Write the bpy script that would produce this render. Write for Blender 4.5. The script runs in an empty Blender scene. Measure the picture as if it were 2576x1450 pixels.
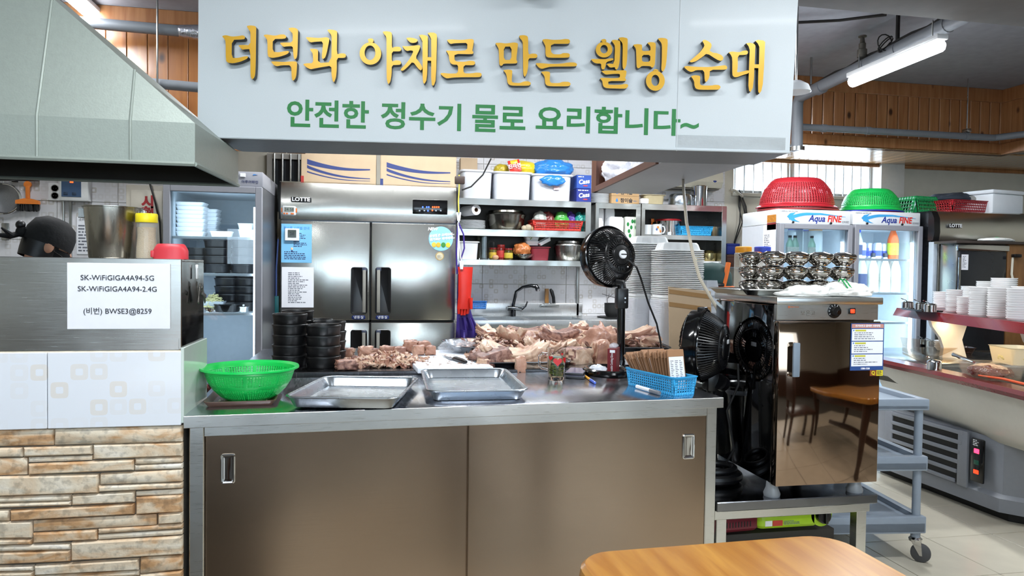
import bpy, bmesh, math, random
from math import sin, cos, pi, radians, atan, atan2, sqrt, hypot
from mathutils import Vector, Matrix, noise
R = radians
random.seed(7)
sc = bpy.context.scene
COL = sc.collection

# ------------------------------------------------------------------ camera
F, CX, CY, H = 1800.0, 1288.0, 725.0, 1.26          # focal length in pixels of a 2576x1450 frame, eye height in m
YAW, PITCH, ROLL = R(11.0), atan((725 - 678) / 1800.0), R(0.75)
FW = Vector((sin(YAW) * cos(PITCH), cos(YAW) * cos(PITCH), -sin(PITCH)))
RT0 = Vector((cos(YAW), -sin(YAW), 0)); UP0 = RT0.cross(FW)
RT = RT0 * cos(ROLL) + UP0 * sin(ROLL); UP = UP0 * cos(ROLL) - RT0 * sin(ROLL)
EYE = Vector((0, 0, H))
cam_d = bpy.data.cameras.new('camera'); cam = bpy.data.objects.new('camera', cam_d); COL.objects.link(cam)
cam_d.sensor_width = 36; cam_d.lens = F * 36 / 2576; cam_d.clip_start = .02
m4 = Matrix((RT, UP, -FW)).transposed().to_4x4(); m4.translation = EYE
cam.matrix_world = m4
sc.camera = cam

def at(px, py, Y=None, Z=None, X=None, D=None):
    """world point seen at a pixel, on the plane Y=, Z= or X= (or at distance D)"""
    d = FW + RT * ((px - CX) / F) - UP * ((py - CY) / F)
    t = D if D is not None else (Y / d.y if Y is not None else ((Z - H) / d.z if Z is not None else X / d.x))
    return EYE + d * t

# ------------------------------------------------------------------ world, daylight, exposure
w = bpy.data.worlds.new('sky'); sc.world = w; w.use_nodes = True
w.node_tree.nodes['Background'].inputs[0].default_value = (.86, .93, 1, 1)
w.node_tree.nodes['Background'].inputs[1].default_value = 5.0
sc.view_settings.view_transform = 'Standard'; sc.view_settings.look = 'None'
sc.view_settings.gamma = 1; sc.view_settings.use_curve_mapping = False
sc.view_settings.exposure = 0.12

def area(name, loc, rot, sx, sy, power, col=(1, 1, 1), spread=180, parent=None):
    l = bpy.data.lights.new(name, 'AREA'); l.shape = 'RECTANGLE'; l.size = sx; l.size_y = sy; l.energy = power; l.color = col; l.spread = R(spread)
    o = bpy.data.objects.new(name, l); COL.objects.link(o); o.location = loc; o.rotation_euler = rot
    if parent: o.parent = parent
    return o
area('window_daylight', (4.1, 6.35, 2.15), (R(-80), 0, 0), 1.7, .35, 60, (.85, .93, 1))
area('added_front_fill', (.6, -4.35, 1.7), (R(90), 0, 0), 6.0, 1.5, 55, (.9, .95, 1))  # area lamp added behind the viewer for frontal fill and steel reflections

# ------------------------------------------------------------------ mesh helpers
class MB:
    def __init__(s): s.v = []; s.f = []; s.M = Matrix()
    def add(s, vs, fs):
        n = len(s.v); s.v += [tuple(s.M @ Vector(v)) for v in vs]; s.f += [tuple(i + n for i in f) for f in fs]; return s
    def mat(s, M): s.M = M; return s
    def box(s, x0, x1, y0, y1, z0, z1):
        return s.add([(x0, y0, z0), (x1, y0, z0), (x1, y1, z0), (x0, y1, z0), (x0, y0, z1), (x1, y0, z1), (x1, y1, z1), (x0, y1, z1)],
                     [(0, 3, 2, 1), (4, 5, 6, 7), (0, 1, 5, 4), (1, 2, 6, 5), (2, 3, 7, 6), (3, 0, 4, 7)])
    def rbox(s, x0, x1, y0, y1, z0, z1, r=.004, seg=2):
        bm = bmesh.new(); bmesh.ops.create_cube(bm, size=1)
        for v in bm.verts: v.co = ((x0 + x1) / 2 + v.co.x * (x1 - x0), (y0 + y1) / 2 + v.co.y * (y1 - y0), (z0 + z1) / 2 + v.co.z * (z1 - z0))
        bmesh.ops.bevel(bm, geom=bm.edges[:], offset=r, segments=seg, profile=.5, affect='EDGES')
        bm.verts.index_update(); s.add([v.co[:] for v in bm.verts], [[v.index for v in f.verts] for f in bm.faces]); bm.free(); return s
    def quad(s, a, b, c, d): return s.add([a, b, c, d], [(0, 1, 2, 3)])
    def ring(s, pts_list, cap0=True, cap1=True, closed=True):
        """loft through equal-length point rings"""
        n = len(pts_list[0]); vs = [p for r in pts_list for p in r]; fs = []
        for k in range(len(pts_list) - 1):
            for i in range(n if closed else n - 1):
                j = (i + 1) % n; fs.append((k * n + i, k * n + j, (k + 1) * n + j, (k + 1) * n + i))
        if cap0: fs.append(tuple(range(n - 1, -1, -1)))
        if cap1: fs.append(tuple((len(pts_list) - 1) * n + i for i in range(n)))
        return s.add(vs, fs)
    def tube(s, path, r, seg=8, closed=False, cap=True):
        P = [Vector(p) for p in path]; n = len(P); rr = r if isinstance(r, (list, tuple)) else [r] * n
        rings = []; prev = None
        for i, p in enumerate(P):
            if closed: t = P[(i + 1) % n] - P[i - 1]
            else: t = P[min(i + 1, n - 1)] - P[max(i - 1, 0)]
            t.normalize()
            if prev is None:
                a = Vector((0, 0, 1)) if abs(t.z) < .9 else Vector((1, 0, 0)); u = t.cross(a).normalized()
            else: u = (prev - t * prev.dot(t)).normalized()
            prev = u; v = t.cross(u)
            rings.append([tuple(p + (u * cos(2 * pi * k / seg) + v * sin(2 * pi * k / seg)) * rr[i]) for k in range(seg)])
        if closed: rings.append(rings[0]); return s.ring(rings, False, False)
        return s.ring(rings, cap, cap)
    def cyl(s, p0, p1, r0, r1=None, seg=16, cap=True): return s.tube([p0, p1], [r0, r0 if r1 is None else r1], seg, False, cap)
    def lathe(s, prof, seg=24, c=(0, 0, 0), sx=1, sy=1, cap0=True, cap1=True, n=0):
        """profile (r,z) turned about z; n>0: superellipse exponent for squarish plan"""
        rings = []
        for r, z in prof:
            q = []
            for k in range(seg):
                a = 2 * pi * k / seg; ca, sa = cos(a), sin(a)
                g = 1 if not n else (abs(ca) ** n + abs(sa) ** n) ** (-1 / n)
                q.append((c[0] + r * ca * g * sx, c[1] + r * sa * g * sy, c[2] + z))
            rings.append(q)
        return s.ring(rings, cap0, cap1)
    def prism(s, poly, z0, z1):
        return s.ring([[(x, y, z0) for x, y in poly], [(x, y, z1) for x, y in poly]])
    def rtray(s, w, d, prof, r=.03, seg=5, cap=True):
        """rounded-rectangle rings: prof = [(inset, z), ...] from outside round to inside"""
        rings = []
        for ins, z in prof:
            rr = max(r - ins, .002); q = []
            for qx, qy, a0 in ((1, 1, 0), (-1, 1, 90), (-1, -1, 180), (1, -1, 270)):
                cx, cy = qx * (w / 2 - ins - rr), qy * (d / 2 - ins - rr)
                for k in range(seg + 1):
                    a = R(a0 + 90 * k / seg); q.append((cx + rr * cos(a), cy + rr * sin(a), z))
            rings.append(q)
        return s.ring(rings, cap, cap)
    def sphere(s, c, rx, ry=None, rz=None, seg=16, rings=10):
        ry = ry or rx; rz = rz or rx
        return s.lathe([(max(sin(pi * i / rings), .001), -cos(pi * i / rings) * rz) for i in range(rings + 1)], seg, c, rx, ry)
    def mesh(s, name, mat=None, sharp=35, flip=True):
        me = bpy.data.meshes.new(name); me.from_pydata(s.v, [], s.f); me.validate()
        if flip:
            bm = bmesh.new(); bm.from_mesh(me); bmesh.ops.recalc_face_normals(bm, faces=bm.faces); bm.to_mesh(me); bm.free()
        me.polygons.foreach_set('use_smooth', [True] * len(me.polygons))
        if sharp: me.set_sharp_from_angle(angle=R(sharp))
        if mat: me.materials.append(mat)
        return me
    def to(s, name, mat, parent=None, label=None, sharp=35, loc=None, rot=None, flip=True):
        return link(name, s.mesh(name, mat, sharp, flip), parent, label, loc, rot)

def link(name, me, parent=None, label=None, loc=None, rot=None):
    o = bpy.data.objects.new(name, me); COL.objects.link(o)
    if parent: o.parent = parent
    if label: o['label'] = label
    if loc: o.location = loc
    if rot: o.rotation_euler = rot
    return o
def tag(o, label, cat, group=None, kind=None):
    if label: o['label'] = label
    if cat: o['category'] = cat
    if group: o['group'] = group
    if kind: o['kind'] = kind
    return o
def thing(name, label, cat, loc=(0, 0, 0), rz=0, group=None, kind=None):
    o = bpy.data.objects.new(name, None); COL.objects.link(o); o.empty_display_size = .05
    o.location = loc; o.rotation_euler = (0, 0, rz); return tag(o, label, cat, group, kind)
def solo(mb, name, mat, label, cat, loc=(0, 0, 0), rz=0, group=None, sharp=35, rot=None):
    o = mb.to(name, mat, None, None, sharp); o.location = loc; o.rotation_euler = rot or (0, 0, rz); return tag(o, label, cat, group)
def struct(o): o['kind'] = 'structure'; return o
def dup(root, loc, rz=None, label=None, group=None, rot=None):
    r = root.copy(); COL.objects.link(r); r.location = loc
    if rz is not None: r.rotation_euler = (0, 0, rz)
    if rot is not None: r.rotation_euler = rot
    if label: r['label'] = label
    if group: r['group'] = group
    for ch in list(root.children):
        c = ch.copy(); COL.objects.link(c); c.parent = r
        for g in list(ch.children): d = g.copy(); COL.objects.link(d); d.parent = c
    return r
def text(body, size, mat, parent, loc, rot=(R(90), 0, 0), name='lettering', align='CENTER', ext=.0004, sx=1, label=None, shear=0, bold=0, sp=1):
    c = bpy.data.curves.new(name, 'FONT'); c.body = body; c.size = size; c.align_x = align; c.align_y = 'CENTER'; c.extrude = ext; c.resolution_u = 3
    c.shear = shear; c.offset = bold; c.space_character = sp
    o = bpy.data.objects.new(name, c); COL.objects.link(o); bpy.context.view_layer.update()
    me = bpy.data.meshes.new_from_object(o.evaluated_get(bpy.context.evaluated_depsgraph_get()))
    bpy.data.objects.remove(o); bpy.data.curves.remove(c)
    me.materials.clear(); me.materials.append(mat)
    for v in me.vertices: v.co.x *= sx
    return link(name, me, parent, label, loc, rot)
def lines(parent, mat, x0, x1, z0, z1, n, y, seed=1, h=.5, fill=(.4, .95), name='printed_lines', ragged=True):
    """small unreadable print: rows of short bars in the xz plane facing -y"""
    rnd = random.Random(seed); mb = MB(); dz = (z1 - z0) / n
    for i in range(n):
        zt = z1 - i * dz - dz * .2; zb = zt - dz * h; x = x0; xe = x0 + (x1 - x0) * (rnd.uniform(*fill) if ragged else 1)
        while x < xe:
            l = min(rnd.uniform(.5, 2.2) * dz, xe - x); mb.quad((x, y, zb), (x + l, y, zb), (x + l, y, zt), (x, y, zt)); x += l + dz * .35
    return mb.to(name, mat, parent, flip=False)

# ------------------------------------------------------------------ materials
MATS = {}
def nt(name):
    m = bpy.data.materials.new(name); m.use_nodes = True; n = m.node_tree; b = n.nodes['Principled BSDF']; return m, n, b
def hexc(h):
    c = [int(h[i:i + 2], 16) / 255 for i in (0, 2, 4)]
    return tuple(((x + .055) / 1.055) ** 2.4 if x > .04045 else x / 12.92 for x in c) + (1,)
def M(name, col, rough=.5, metal=0, noise_amt=.06, scale=30, bump=0, spec=None, trans=0, alpha=1, coat=0, emit=0, bscale=None, sss=0, stretch=None, ior=None):
    """plain procedural material: base colour broken up by noise"""
    if name in MATS: return MATS[name]
    m, n, b = nt(name); L = n.links; c = hexc(col) if isinstance(col, str) else tuple(col) + (1,)
    tc = n.nodes.new('ShaderNodeTexCoord'); mp = n.nodes.new('ShaderNodeMapping'); L.new(tc.outputs['Object'], mp.inputs[0])
    if stretch: mp.inputs['Scale'].default_value = stretch
    tx = n.nodes.new('ShaderNodeTexNoise'); tx.inputs['Scale'].default_value = scale; tx.inputs['Detail'].default_value = 4; L.new(mp.outputs[0], tx.inputs['Vector'])
    if noise_amt:
        mx = n.nodes.new('ShaderNodeMix'); mx.data_type = 'RGBA'
        k = 1 - noise_amt * 2; mx.inputs['A'].default_value = (c[0] * k, c[1] * k, c[2] * k, 1)
        k = 1 + noise_amt; mx.inputs['B'].default_value = (min(c[0] * k, 1), min(c[1] * k, 1), min(c[2] * k, 1), 1)
        L.new(tx.outputs['Fac'], mx.inputs['Factor']); L.new(mx.outputs['Result'], b.inputs['Base Color'])
    else: b.inputs['Base Color'].default_value = c
    b.inputs['Roughness'].default_value = rough; b.inputs['Metallic'].default_value = metal
    if spec is not None: b.inputs['Specular IOR Level'].default_value = spec
    if trans: b.inputs['Transmission Weight'].default_value = trans
    if ior: b.inputs['IOR'].default_value = ior
    if alpha < 1: b.inputs['Alpha'].default_value = alpha
    if coat: b.inputs['Coat Weight'].default_value = coat; b.inputs['Coat Roughness'].default_value = .08
    if sss: b.inputs['Subsurface Weight'].default_value = sss; b.inputs['Subsurface Radius'].default_value = (.02, .008, .005)
    if emit: b.inputs['Emission Color'].default_value = c; b.inputs['Emission Strength'].default_value = emit
    if bump:
        bp = n.nodes.new('ShaderNodeBump'); bp.inputs['Strength'].default_value = bump; bp.inputs['Distance'].default_value = .01
        if bscale:
            t2 = n.nodes.new('ShaderNodeTexNoise'); t2.inputs['Scale'].default_value = bscale; L.new(mp.outputs[0], t2.inputs['Vector']); L.new(t2.outputs['Fac'], bp.inputs['Height'])
        else: L.new(tx.outputs['Fac'], bp.inputs['Height'])
        L.new(bp.outputs[0], b.inputs['Normal'])
    MATS[name] = m; return m
def steel(name, col='c4c6c4', rough=.22, brush=(2, 2, 120), wave=.0, wscale=2.5, var=.08, bstr=.012):
    """stainless: fine brushing across, optional low waviness of thin sheet"""
    if name in MATS: return MATS[name]
    m, n, b = nt(name); L = n.links; c = hexc(col)
    tc = n.nodes.new('ShaderNodeTexCoord'); mp = n.nodes.new('ShaderNodeMapping'); mp.inputs['Scale'].default_value = brush; L.new(tc.outputs['Object'], mp.inputs[0])
    tx = n.nodes.new('ShaderNodeTexNoise'); tx.inputs['Scale'].default_value = 6; tx.inputs['Detail'].default_value = 3; L.new(mp.outputs[0], tx.inputs['Vector'])
    t2 = n.nodes.new('ShaderNodeTexNoise'); t2.inputs['Scale'].default_value = wscale; t2.inputs['Detail'].default_value = 2; L.new(tc.outputs['Object'], t2.inputs['Vector'])
    rr = n.nodes.new('ShaderNodeMapRange'); rr.inputs['To Min'].default_value = max(rough - var, .02); rr.inputs['To Max'].default_value = rough + var; L.new(tx.outputs['Fac'], rr.inputs[0]); L.new(rr.outputs[0], b.inputs['Roughness'])
    mx = n.nodes.new('ShaderNodeMix'); mx.data_type = 'RGBA'; mx.inputs['A'].default_value = (c[0] * .85, c[1] * .85, c[2] * .85, 1); mx.inputs['B'].default_value = c
    L.new(t2.outputs['Fac'], mx.inputs['Factor']); L.new(mx.outputs['Result'], b.inputs['Base Color'])
    b.inputs['Metallic'].default_value = 1
    bp = n.nodes.new('ShaderNodeBump'); bp.inputs['Strength'].default_value = bstr; bp.inputs['Distance'].default_value = .002; L.new(tx.outputs['Fac'], bp.inputs['Height'])
    if wave:
        b2 = n.nodes.new('ShaderNodeBump'); b2.inputs['Strength'].default_value = wave; b2.inputs['Distance'].default_value = .08; L.new(t2.outputs['Fac'], b2.inputs['Height']); L.new(bp.outputs[0], b2.inputs['Normal']); L.new(b2.outputs[0], b.inputs['Normal'])
    else: L.new(bp.outputs[0], b.inputs['Normal'])
    MATS[name] = m; return m
def wood(name, c1, c2, rough=.4, stretch=(8, 8, .8), scale=3, coat=.3, knots=0, dark='3a1c0c', bump=.1):
    if name in MATS: return MATS[name]
    m, n, b = nt(name); L = n.links
    tc = n.nodes.new('ShaderNodeTexCoord'); oi = n.nodes.new('ShaderNodeObjectInfo'); ad = n.nodes.new('ShaderNodeVectorMath'); ad.operation = 'ADD'
    mu = n.nodes.new('ShaderNodeMath'); mu.operation = 'MULTIPLY'; mu.inputs[1].default_value = 37; L.new(oi.outputs['Random'], mu.inputs[0]); L.new(tc.outputs['Object'], ad.inputs[0]); L.new(mu.outputs[0], ad.inputs[1])
    mp = n.nodes.new('ShaderNodeMapping'); mp.inputs['Scale'].default_value = stretch; L.new(ad.outputs[0], mp.inputs[0])
    tx = n.nodes.new('ShaderNodeTexNoise'); tx.inputs['Scale'].default_value = scale; tx.inputs['Detail'].default_value = 6; tx.inputs['Distortion'].default_value = .6; L.new(mp.outputs[0], tx.inputs['Vector'])
    cr = n.nodes.new('ShaderNodeValToRGB'); cr.color_ramp.elements[0].position = .3; cr.color_ramp.elements[0].color = hexc(c2); cr.color_ramp.elements[1].position = .7; cr.color_ramp.elements[1].color = hexc(c1); L.new(tx.outputs['Fac'], cr.inputs[0])
    out = cr.outputs[0]
    if knots:
        vo = n.nodes.new('ShaderNodeTexVoronoi'); vo.inputs['Scale'].default_value = knots; m2 = n.nodes.new('ShaderNodeMapping'); m2.inputs['Scale'].default_value = (1, 1, .6); L.new(ad.outputs[0], m2.inputs[0]); L.new(m2.outputs[0], vo.inputs['Vector'])
        rg = n.nodes.new('ShaderNodeMapRange'); rg.inputs['From Min'].default_value = .06; rg.inputs['From Max'].default_value = .13; L.new(vo.outputs['Distance'], rg.inputs[0])
        mx = n.nodes.new('ShaderNodeMix'); mx.data_type = 'RGBA'; mx.inputs['A'].default_value = hexc(dark); L.new(rg.outputs[0], mx.inputs['Factor']); L.new(out, mx.inputs['B']); out = mx.outputs['Result']
    L.new(out, b.inputs['Base Color']); b.inputs['Roughness'].default_value = rough; b.inputs['Coat Weight'].default_value = coat; b.inputs['Coat Roughness'].default_value = .15
    if bump:
        bp = n.nodes.new('ShaderNodeBump'); bp.inputs['Strength'].default_value = bump; bp.inputs['Distance'].default_value = .004; L.new(tx.outputs['Fac'], bp.inputs['Height']); L.new(bp.outputs[0], b.inputs['Normal'])
    MATS[name] = m; return m
def emis(name, col, s):
    if name in MATS: return MATS[name]
    m, n, b = nt(name); b.inputs['Base Color'].default_value = hexc(col); b.inputs['Emission Color'].default_value = hexc(col); b.inputs['Emission Strength'].default_value = s; MATS[name] = m; return m
def glass(name, col='ffffff', rough=0, fac=.12, tint=.0):
    """thin clear sheet: mostly transparent with a glossy coat"""
    if name in MATS: return MATS[name]
    m = bpy.data.materials.new(name); m.use_nodes = True; n = m.node_tree; n.nodes.clear(); L = n.links
    o = n.nodes.new('ShaderNodeOutputMaterial'); t = n.nodes.new('ShaderNodeBsdfTransparent'); g = n.nodes.new('ShaderNodeBsdfGlossy'); x = n.nodes.new('ShaderNodeMixShader')
    c = hexc(col); t.inputs[0].default_value = c; g.inputs['Roughness'].default_value = rough; x.inputs[0].default_value = fac
    nz = n.nodes.new('ShaderNodeTexNoise'); nz.inputs['Scale'].default_value = 9; mr = n.nodes.new('ShaderNodeMapRange'); mr.inputs['To Min'].default_value = fac * .8; mr.inputs['To Max'].default_value = fac * 1.2; L.new(nz.outputs['Fac'], mr.inputs[0]); L.new(mr.outputs[0], x.inputs[0])
    L.new(t.outputs[0], x.inputs[1]); L.new(g.outputs[0], x.inputs[2]); L.new(x.outputs[0], o.inputs[0]); MATS[name] = m; return m
def film(name, col, alpha, rough=.15, bump=.4, bs=30):
    """thin see-through plastic"""
    if name in MATS: return MATS[name]
    m = M(name, col, rough, 0, .05, 20, bump, alpha=alpha, bscale=bs); return m

def tilemat(name, base='e6e7ea', ring='d8d2c8', cell=.042, rough=.12, amount=.5):
    """glazed wall tile with printed rounded squares, a hollow one in some cells of a grid (world xz)"""
    if name in MATS: return MATS[name]
    m, n, b = nt(name); L = n.links; N = n.nodes.new
    def math(op, a, bb=None, c=None):
        q = N('ShaderNodeMath'); q.operation = op
        for i, s in enumerate((a, bb, c)):
            if s is None: continue
            if isinstance(s, (int, float)): q.inputs[i].default_value = s
            else: L.new(s, q.inputs[i])
        return q.outputs[0]
    g = N('ShaderNodeNewGeometry'); sp = N('ShaderNodeSeparateXYZ'); L.new(g.outputs['Position'], sp.inputs[0])
    u = math('DIVIDE', math('ADD', sp.outputs[0], sp.outputs[1]), cell); v = math('DIVIDE', sp.outputs[2], cell)
    fu = math('ABSOLUTE', math('SUBTRACT', math('FRACT', u), .5)); fv = math('ABSOLUTE', math('SUBTRACT', math('FRACT', v), .5))
    d = math('POWER', math('ADD', math('POWER', fu, 5.0), math('POWER', fv, 5.0)), .2)
    outer = math('LESS_THAN', d, .45); inner = math('LESS_THAN', d, .19); ringm = math('SUBTRACT', outer, inner)
    cb = N('ShaderNodeCombineXYZ'); L.new(math('FLOOR', u), cb.inputs[0]); L.new(math('FLOOR', v), cb.inputs[1])
    wn = N('ShaderNodeTexWhiteNoise'); wn.noise_dimensions = '2D'; L.new(cb.outputs[0], wn.inputs['Vector'])
    amt = math('MULTIPLY', math('POWER', wn.outputs['Value'], 3.0), amount)
    mx = N('ShaderNodeMix'); mx.data_type = 'RGBA'; mx.inputs['A'].default_value = hexc(base); mx.inputs['B'].default_value = hexc(ring)
    L.new(math('MULTIPLY', ringm, math('MULTIPLY', amt, 2.0)), mx.inputs['Factor']); L.new(mx.outputs['Result'], b.inputs['Base Color'])
    b.inputs['Roughness'].default_value = rough; MATS[name] = m; return m

STEEL = steel('stainless', 'c9cac8', .2, (2, 2, 90))
STEELD = steel('stainless_worn', 'a9aaa8', .3, (60, 2, 2), var=.1)
STEELM = steel('stainless_mirror', 'd2d2d0', .09, (3, 3, 60), var=.03, bstr=.01)
ALU = steel('aluminium_sheet', 'bac2ca', .27, (2, 2, 2), var=.06, bstr=.0)
CHROME = steel('chrome', 'dcdcdc', .07, (3, 3, 3), var=.02, bstr=0)
BLACK = M('black_plastic', '0d0d0f', .32, 0, .1, 40)
BLACKG = M('black_gloss_plastic', '08080a', .14, 0, .1, 40, coat=.3)
RUBBER = M('black_rubber', '151515', .6)
WHITEP = M('white_plastic', 'e9eaec', .35, 0, .03)
WHITEE = M('white_enamel', 'dfe1e3', .25, 0, .03)
PAPER = M('white_paper', 'eeeff4', .6, 0, .02)
INK = M('dark_ink', '2a2c33', .7, 0, 0)
INKG = M('grey_ink', '70737c', .7, 0, 0)
RED = M('red_plastic', 'c22a2c', .35, 0, .06)
GREY = M('grey_plastic', '8a9199', .4, 0, .04)
# ------------------------------------------------------------------ the setting
CEIL = 2.86; YB = 6.05
GROUT = M('floor_grout', '4b463e', .8); FTILE = M('floor_tile_cream', 'cfc8b6', .28, 0, .07, 9)
PLASTER = M('pale_plaster', 'c9c4b6', .8, 0, .06, 12, .1); CEILM = M('grey_painted_concrete', '9da1aa', .75, 0, .12, 14, .15)
WTILE = tilemat('printed_wall_tile', 'd9d8db', 'b9b3ac', .042, .12, .4); WTILE2 = tilemat('printed_partition_tile', 'e9ecf2', 'e3d9cb', .0475, .1, .34)
DARKW = M('dark_wainscot', '5a3a28', .5, 0, .2, 6, stretch=(6, 6, .5))
PINE = wood('orange_pine', 'a9764c', '8d5a34', .32, (10, 10, .7), 3, .4, 5.5)
PINEL = wood('pale_pine', 'b08a5c', '94683a', .22, (10, .7, 10), 3, .5, 0)

fl = struct(MB().box(-3.6, 6.6, -4.2, 6.2, -.1, -.004).to('floor', GROUT))
TX, TY = .362, .405
tile = MB().rbox(.002, TX - .002, .002, TY - .002, -.004, 0, .0015, 1).mesh('tile', FTILE)
X0, Y0 = 2.972 - TX * 9, 2.945 - TY * 10
for i in range(12):
    for j in range(20):
        x, y = X0 + i * TX, Y0 + j * TY
        if (x > .6 and y > .2 and j < 15) or j < 10: link('tile', tile, fl, loc=(x, y, 0))
def shell(name, x0, x1, y0, y1, z0, z1, m): return struct(MB().box(x0, x1, y0, y1, z0, z1).to(name, m))
shell('ceiling', -3.6, 6.6, -4.2, 6.2, CEIL, CEIL + .1, CEILM)
wb = struct(MB().box(-1.35, 3.22, YB, YB + .12, 0, CEIL).box(3.22, 4.95, YB, YB + .12, 0, 1.985).box(3.22, 4.95, YB, YB + .12, 2.315, CEIL).box(4.95, 6.6, YB, YB + .12, 0, CEIL).to('wall_back', PLASTER))
wl = shell('wall_left_alcove', -3.6, -1.35, 5.15, 5.3, 0, CEIL, PLASTER)
struct(MB().box(-1.36, -1.3, 5.3, 6.1, 0, CEIL).to('wall_alcove_return', PLASTER))
shell('wall_left', -3.6, -3.45, -4.2, 5.2, 0, CEIL, PLASTER)
shell('wall_right', 6.5, 6.6, -4.2, 6.2, 0, CEIL, PLASTER)
struct(MB().box(-3.6, -2.6, -4.2, -4.1, .9, CEIL).box(3.8, 6.6, -4.2, -4.1, .9, CEIL).box(-2.6, 3.8, -4.2, -4.1, 2.45, CEIL).to('wall_front', PLASTER))
shell('wall_front_wainscot', -3.6, 6.6, -4.2, -4.08, 0, .9, DARKW)
w3 = thing('added_window_3', None, None, kind='structure')  # unseen glazed front, added to brighten the room and the steel reflections
for k in range(6): MB().rbox(-2.6 + k * 1.27, -2.55 + k * 1.27, -4.18, -4.1, .9, 2.45, .004).to('mullion', DARKW, w3)
for k in range(5): MB().box(-2.55 + k * 1.27, -2.6 + (k + 1) * 1.27, -4.15, -4.145, .9, 2.45).to('pane', glass('front_glass', 'eef6fb', .02, .08), w3)
shell('wall_right_wainscot', 6.46, 6.5, -4.1, 4, 0, 1.0, DARKW)
# glazed tiles on the wall over the sink and behind the cook, each its own piece
def tiles(parent, xs, zs, y, m, t=.008):
    cache = {}
    for a, b in zip(xs, xs[1:]):
        for c, d in zip(zs, zs[1:]):
            k = (round(b - a, 4), round(d - c, 4))
            if k not in cache: cache[k] = MB().rbox(.0015, k[0] - .0015, -t, 0, .0015, k[1] - .0015, .0015, 1).mesh('tile', m)
            link('tile', cache[k], parent, loc=(a, y, c))
tiles(wb, [.55, .915, 1.285, 1.655, 2.025, 2.395, 2.765, 3.135], [.60, .878, 1.133, 1.388, 1.643, 1.898, 2.153, 2.3], YB, WTILE)
tiles(wl, [-2.75, -2.385, -2.02, -1.655, -1.352], [.9, 1.155, 1.41, 1.665, 1.92, 2.175], 5.15, WTILE)
MB().box(-1.945, -1.93, 5.13, 5.143, .9, 2.2).to('trim_strip', STEELD, wl)
# window with vertical bars on the right of the back wall
WFR = M('window_aluminium', 'a9a6a0', .4, .3); WWHITE = M('white_window_reveal', 'dcdad4', .6)
win = thing('window_1', None, None, (0, 0, 0), kind='structure')
MB().rbox(4.70, 4.95, YB - .06, YB + .10, 1.95, 2.32, .004).to('reveal', WWHITE, win)
MB().box(3.22, 4.7, YB + .07, YB + .11, 1.985, 2.02).box(3.22, 4.7, YB + .07, YB + .11, 2.285, 2.315).box(3.22, 3.26, YB + .07, YB + .11, 2.02, 2.285).box(4.655, 4.7, YB + .07, YB + .11, 2.02, 2.285).to('window_frame', WFR, win)
MB().rbox(3.79, 3.87, YB + .055, YB + .1, 2.02, 2.285, .004).to('mullion', WFR, win)
pane = glass('window_glass', 'f2f8ff', .02, .06)
MB().box(3.26, 3.79, YB + .085, YB + .09, 2.02, 2.285).to('pane', pane, win); MB().box(3.87, 4.655, YB + .085, YB + .09, 2.02, 2.285).to('pane', pane, win)
barm = MB().cyl((0, 0, 1.96), (0, 0, 2.315), .007, seg=8).mesh('bar', STEELD)
for k in range(17): link('bar', barm, win, loc=(3.245 + k * .0925, YB + .02, 0))
MB().rbox(3.2, 4.75, YB - .03, YB + .1, 1.955, 1.985, .003).to('window_sill', PLASTER, win)
# barred dark window left of the cartons
w2 = thing('window_2', None, None, (0, 0, 0), kind='structure')
a, b = at(672, 470, Y=YB - .03), at(765, 384, Y=YB - .03)
MB().box(a.x, b.x, YB - .02, YB - .005, 1.7, 2.12).to('pane', M('dark_glass', '23272b', .15), w2)
MB().box(a.x, b.x, YB - .05, YB - .01, 2.12, 2.16).box(a.x, a.x + .04, YB - .05, YB - .01, 1.7, 2.12).to('window_frame', WFR, w2)
for k in range(5): MB().cyl((a.x + .06 + k * .062, YB - .07, 1.7), (a.x + .06 + k * .062, YB - .07, 2.16), .008, seg=8).to('bar', STEELD, w2)
# concrete beam, dropped pine fascia and board soffit
struct(MB().rbox(-1.15, 6.5, 2.72, 3.2, 2.56, CEIL, .01).to('trim_beam', M('dusty_beam', '716f6c', .8, 0, .1, 12, .1)))
FY = 5.3; SOF = 2.302
tr = thing('trim_fascia', None, None, kind='structure')
MB().box(1.9, 5.32, FY + .02, FY + .06, SOF, CEIL).box(5.32, 5.38, 3.2, FY + .06, SOF, CEIL).to('backing', PINE, tr)
pl = MB().rbox(.003, .097, -.016, .006, 0, .38, .006, 1).mesh('plank', PINE)
x = 2.9
while x < 5.3: link('plank', pl, tr, loc=(x, FY + .014, SOF + .09)); x += .1
MB().rbox(1.9, 5.335, FY - .02, FY + .02, SOF, SOF + .095, .004, 1).to('lower_rail', PINE, tr); MB().rbox(1.9, 5.335, FY - .02, FY + .02, CEIL - .11, CEIL, .004, 1).to('upper_rail', PINE, tr)
y = FY - .1
while y > 3.3: link('plank', pl, tr, loc=(5.335, y + .1, SOF + .09), rot=(0, 0, R(-90))); y -= .1
MB().rbox(5.3, 5.34, 3.2, FY, SOF, SOF + .095, .004, 1).to('lower_rail', PINE, tr); MB().rbox(5.3, 5.34, 3.2, FY, CEIL - .11, CEIL, .004, 1).to('upper_rail', PINE, tr)
so = thing('trim_soffit', None, None, kind='structure')
sb = MB().rbox(.001, .109, FY - .02, YB, SOF, SOF + .012, .002, 1).mesh('board', PINEL)
x = 2.75
while x < 6.3: link('board', sb, so, loc=(x, 0, 0)); x += .11
MB().rbox(2.75, 6.4, YB - .03, YB, SOF - .03, SOF, .003, 1).to('cornice', PINE, so)
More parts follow.
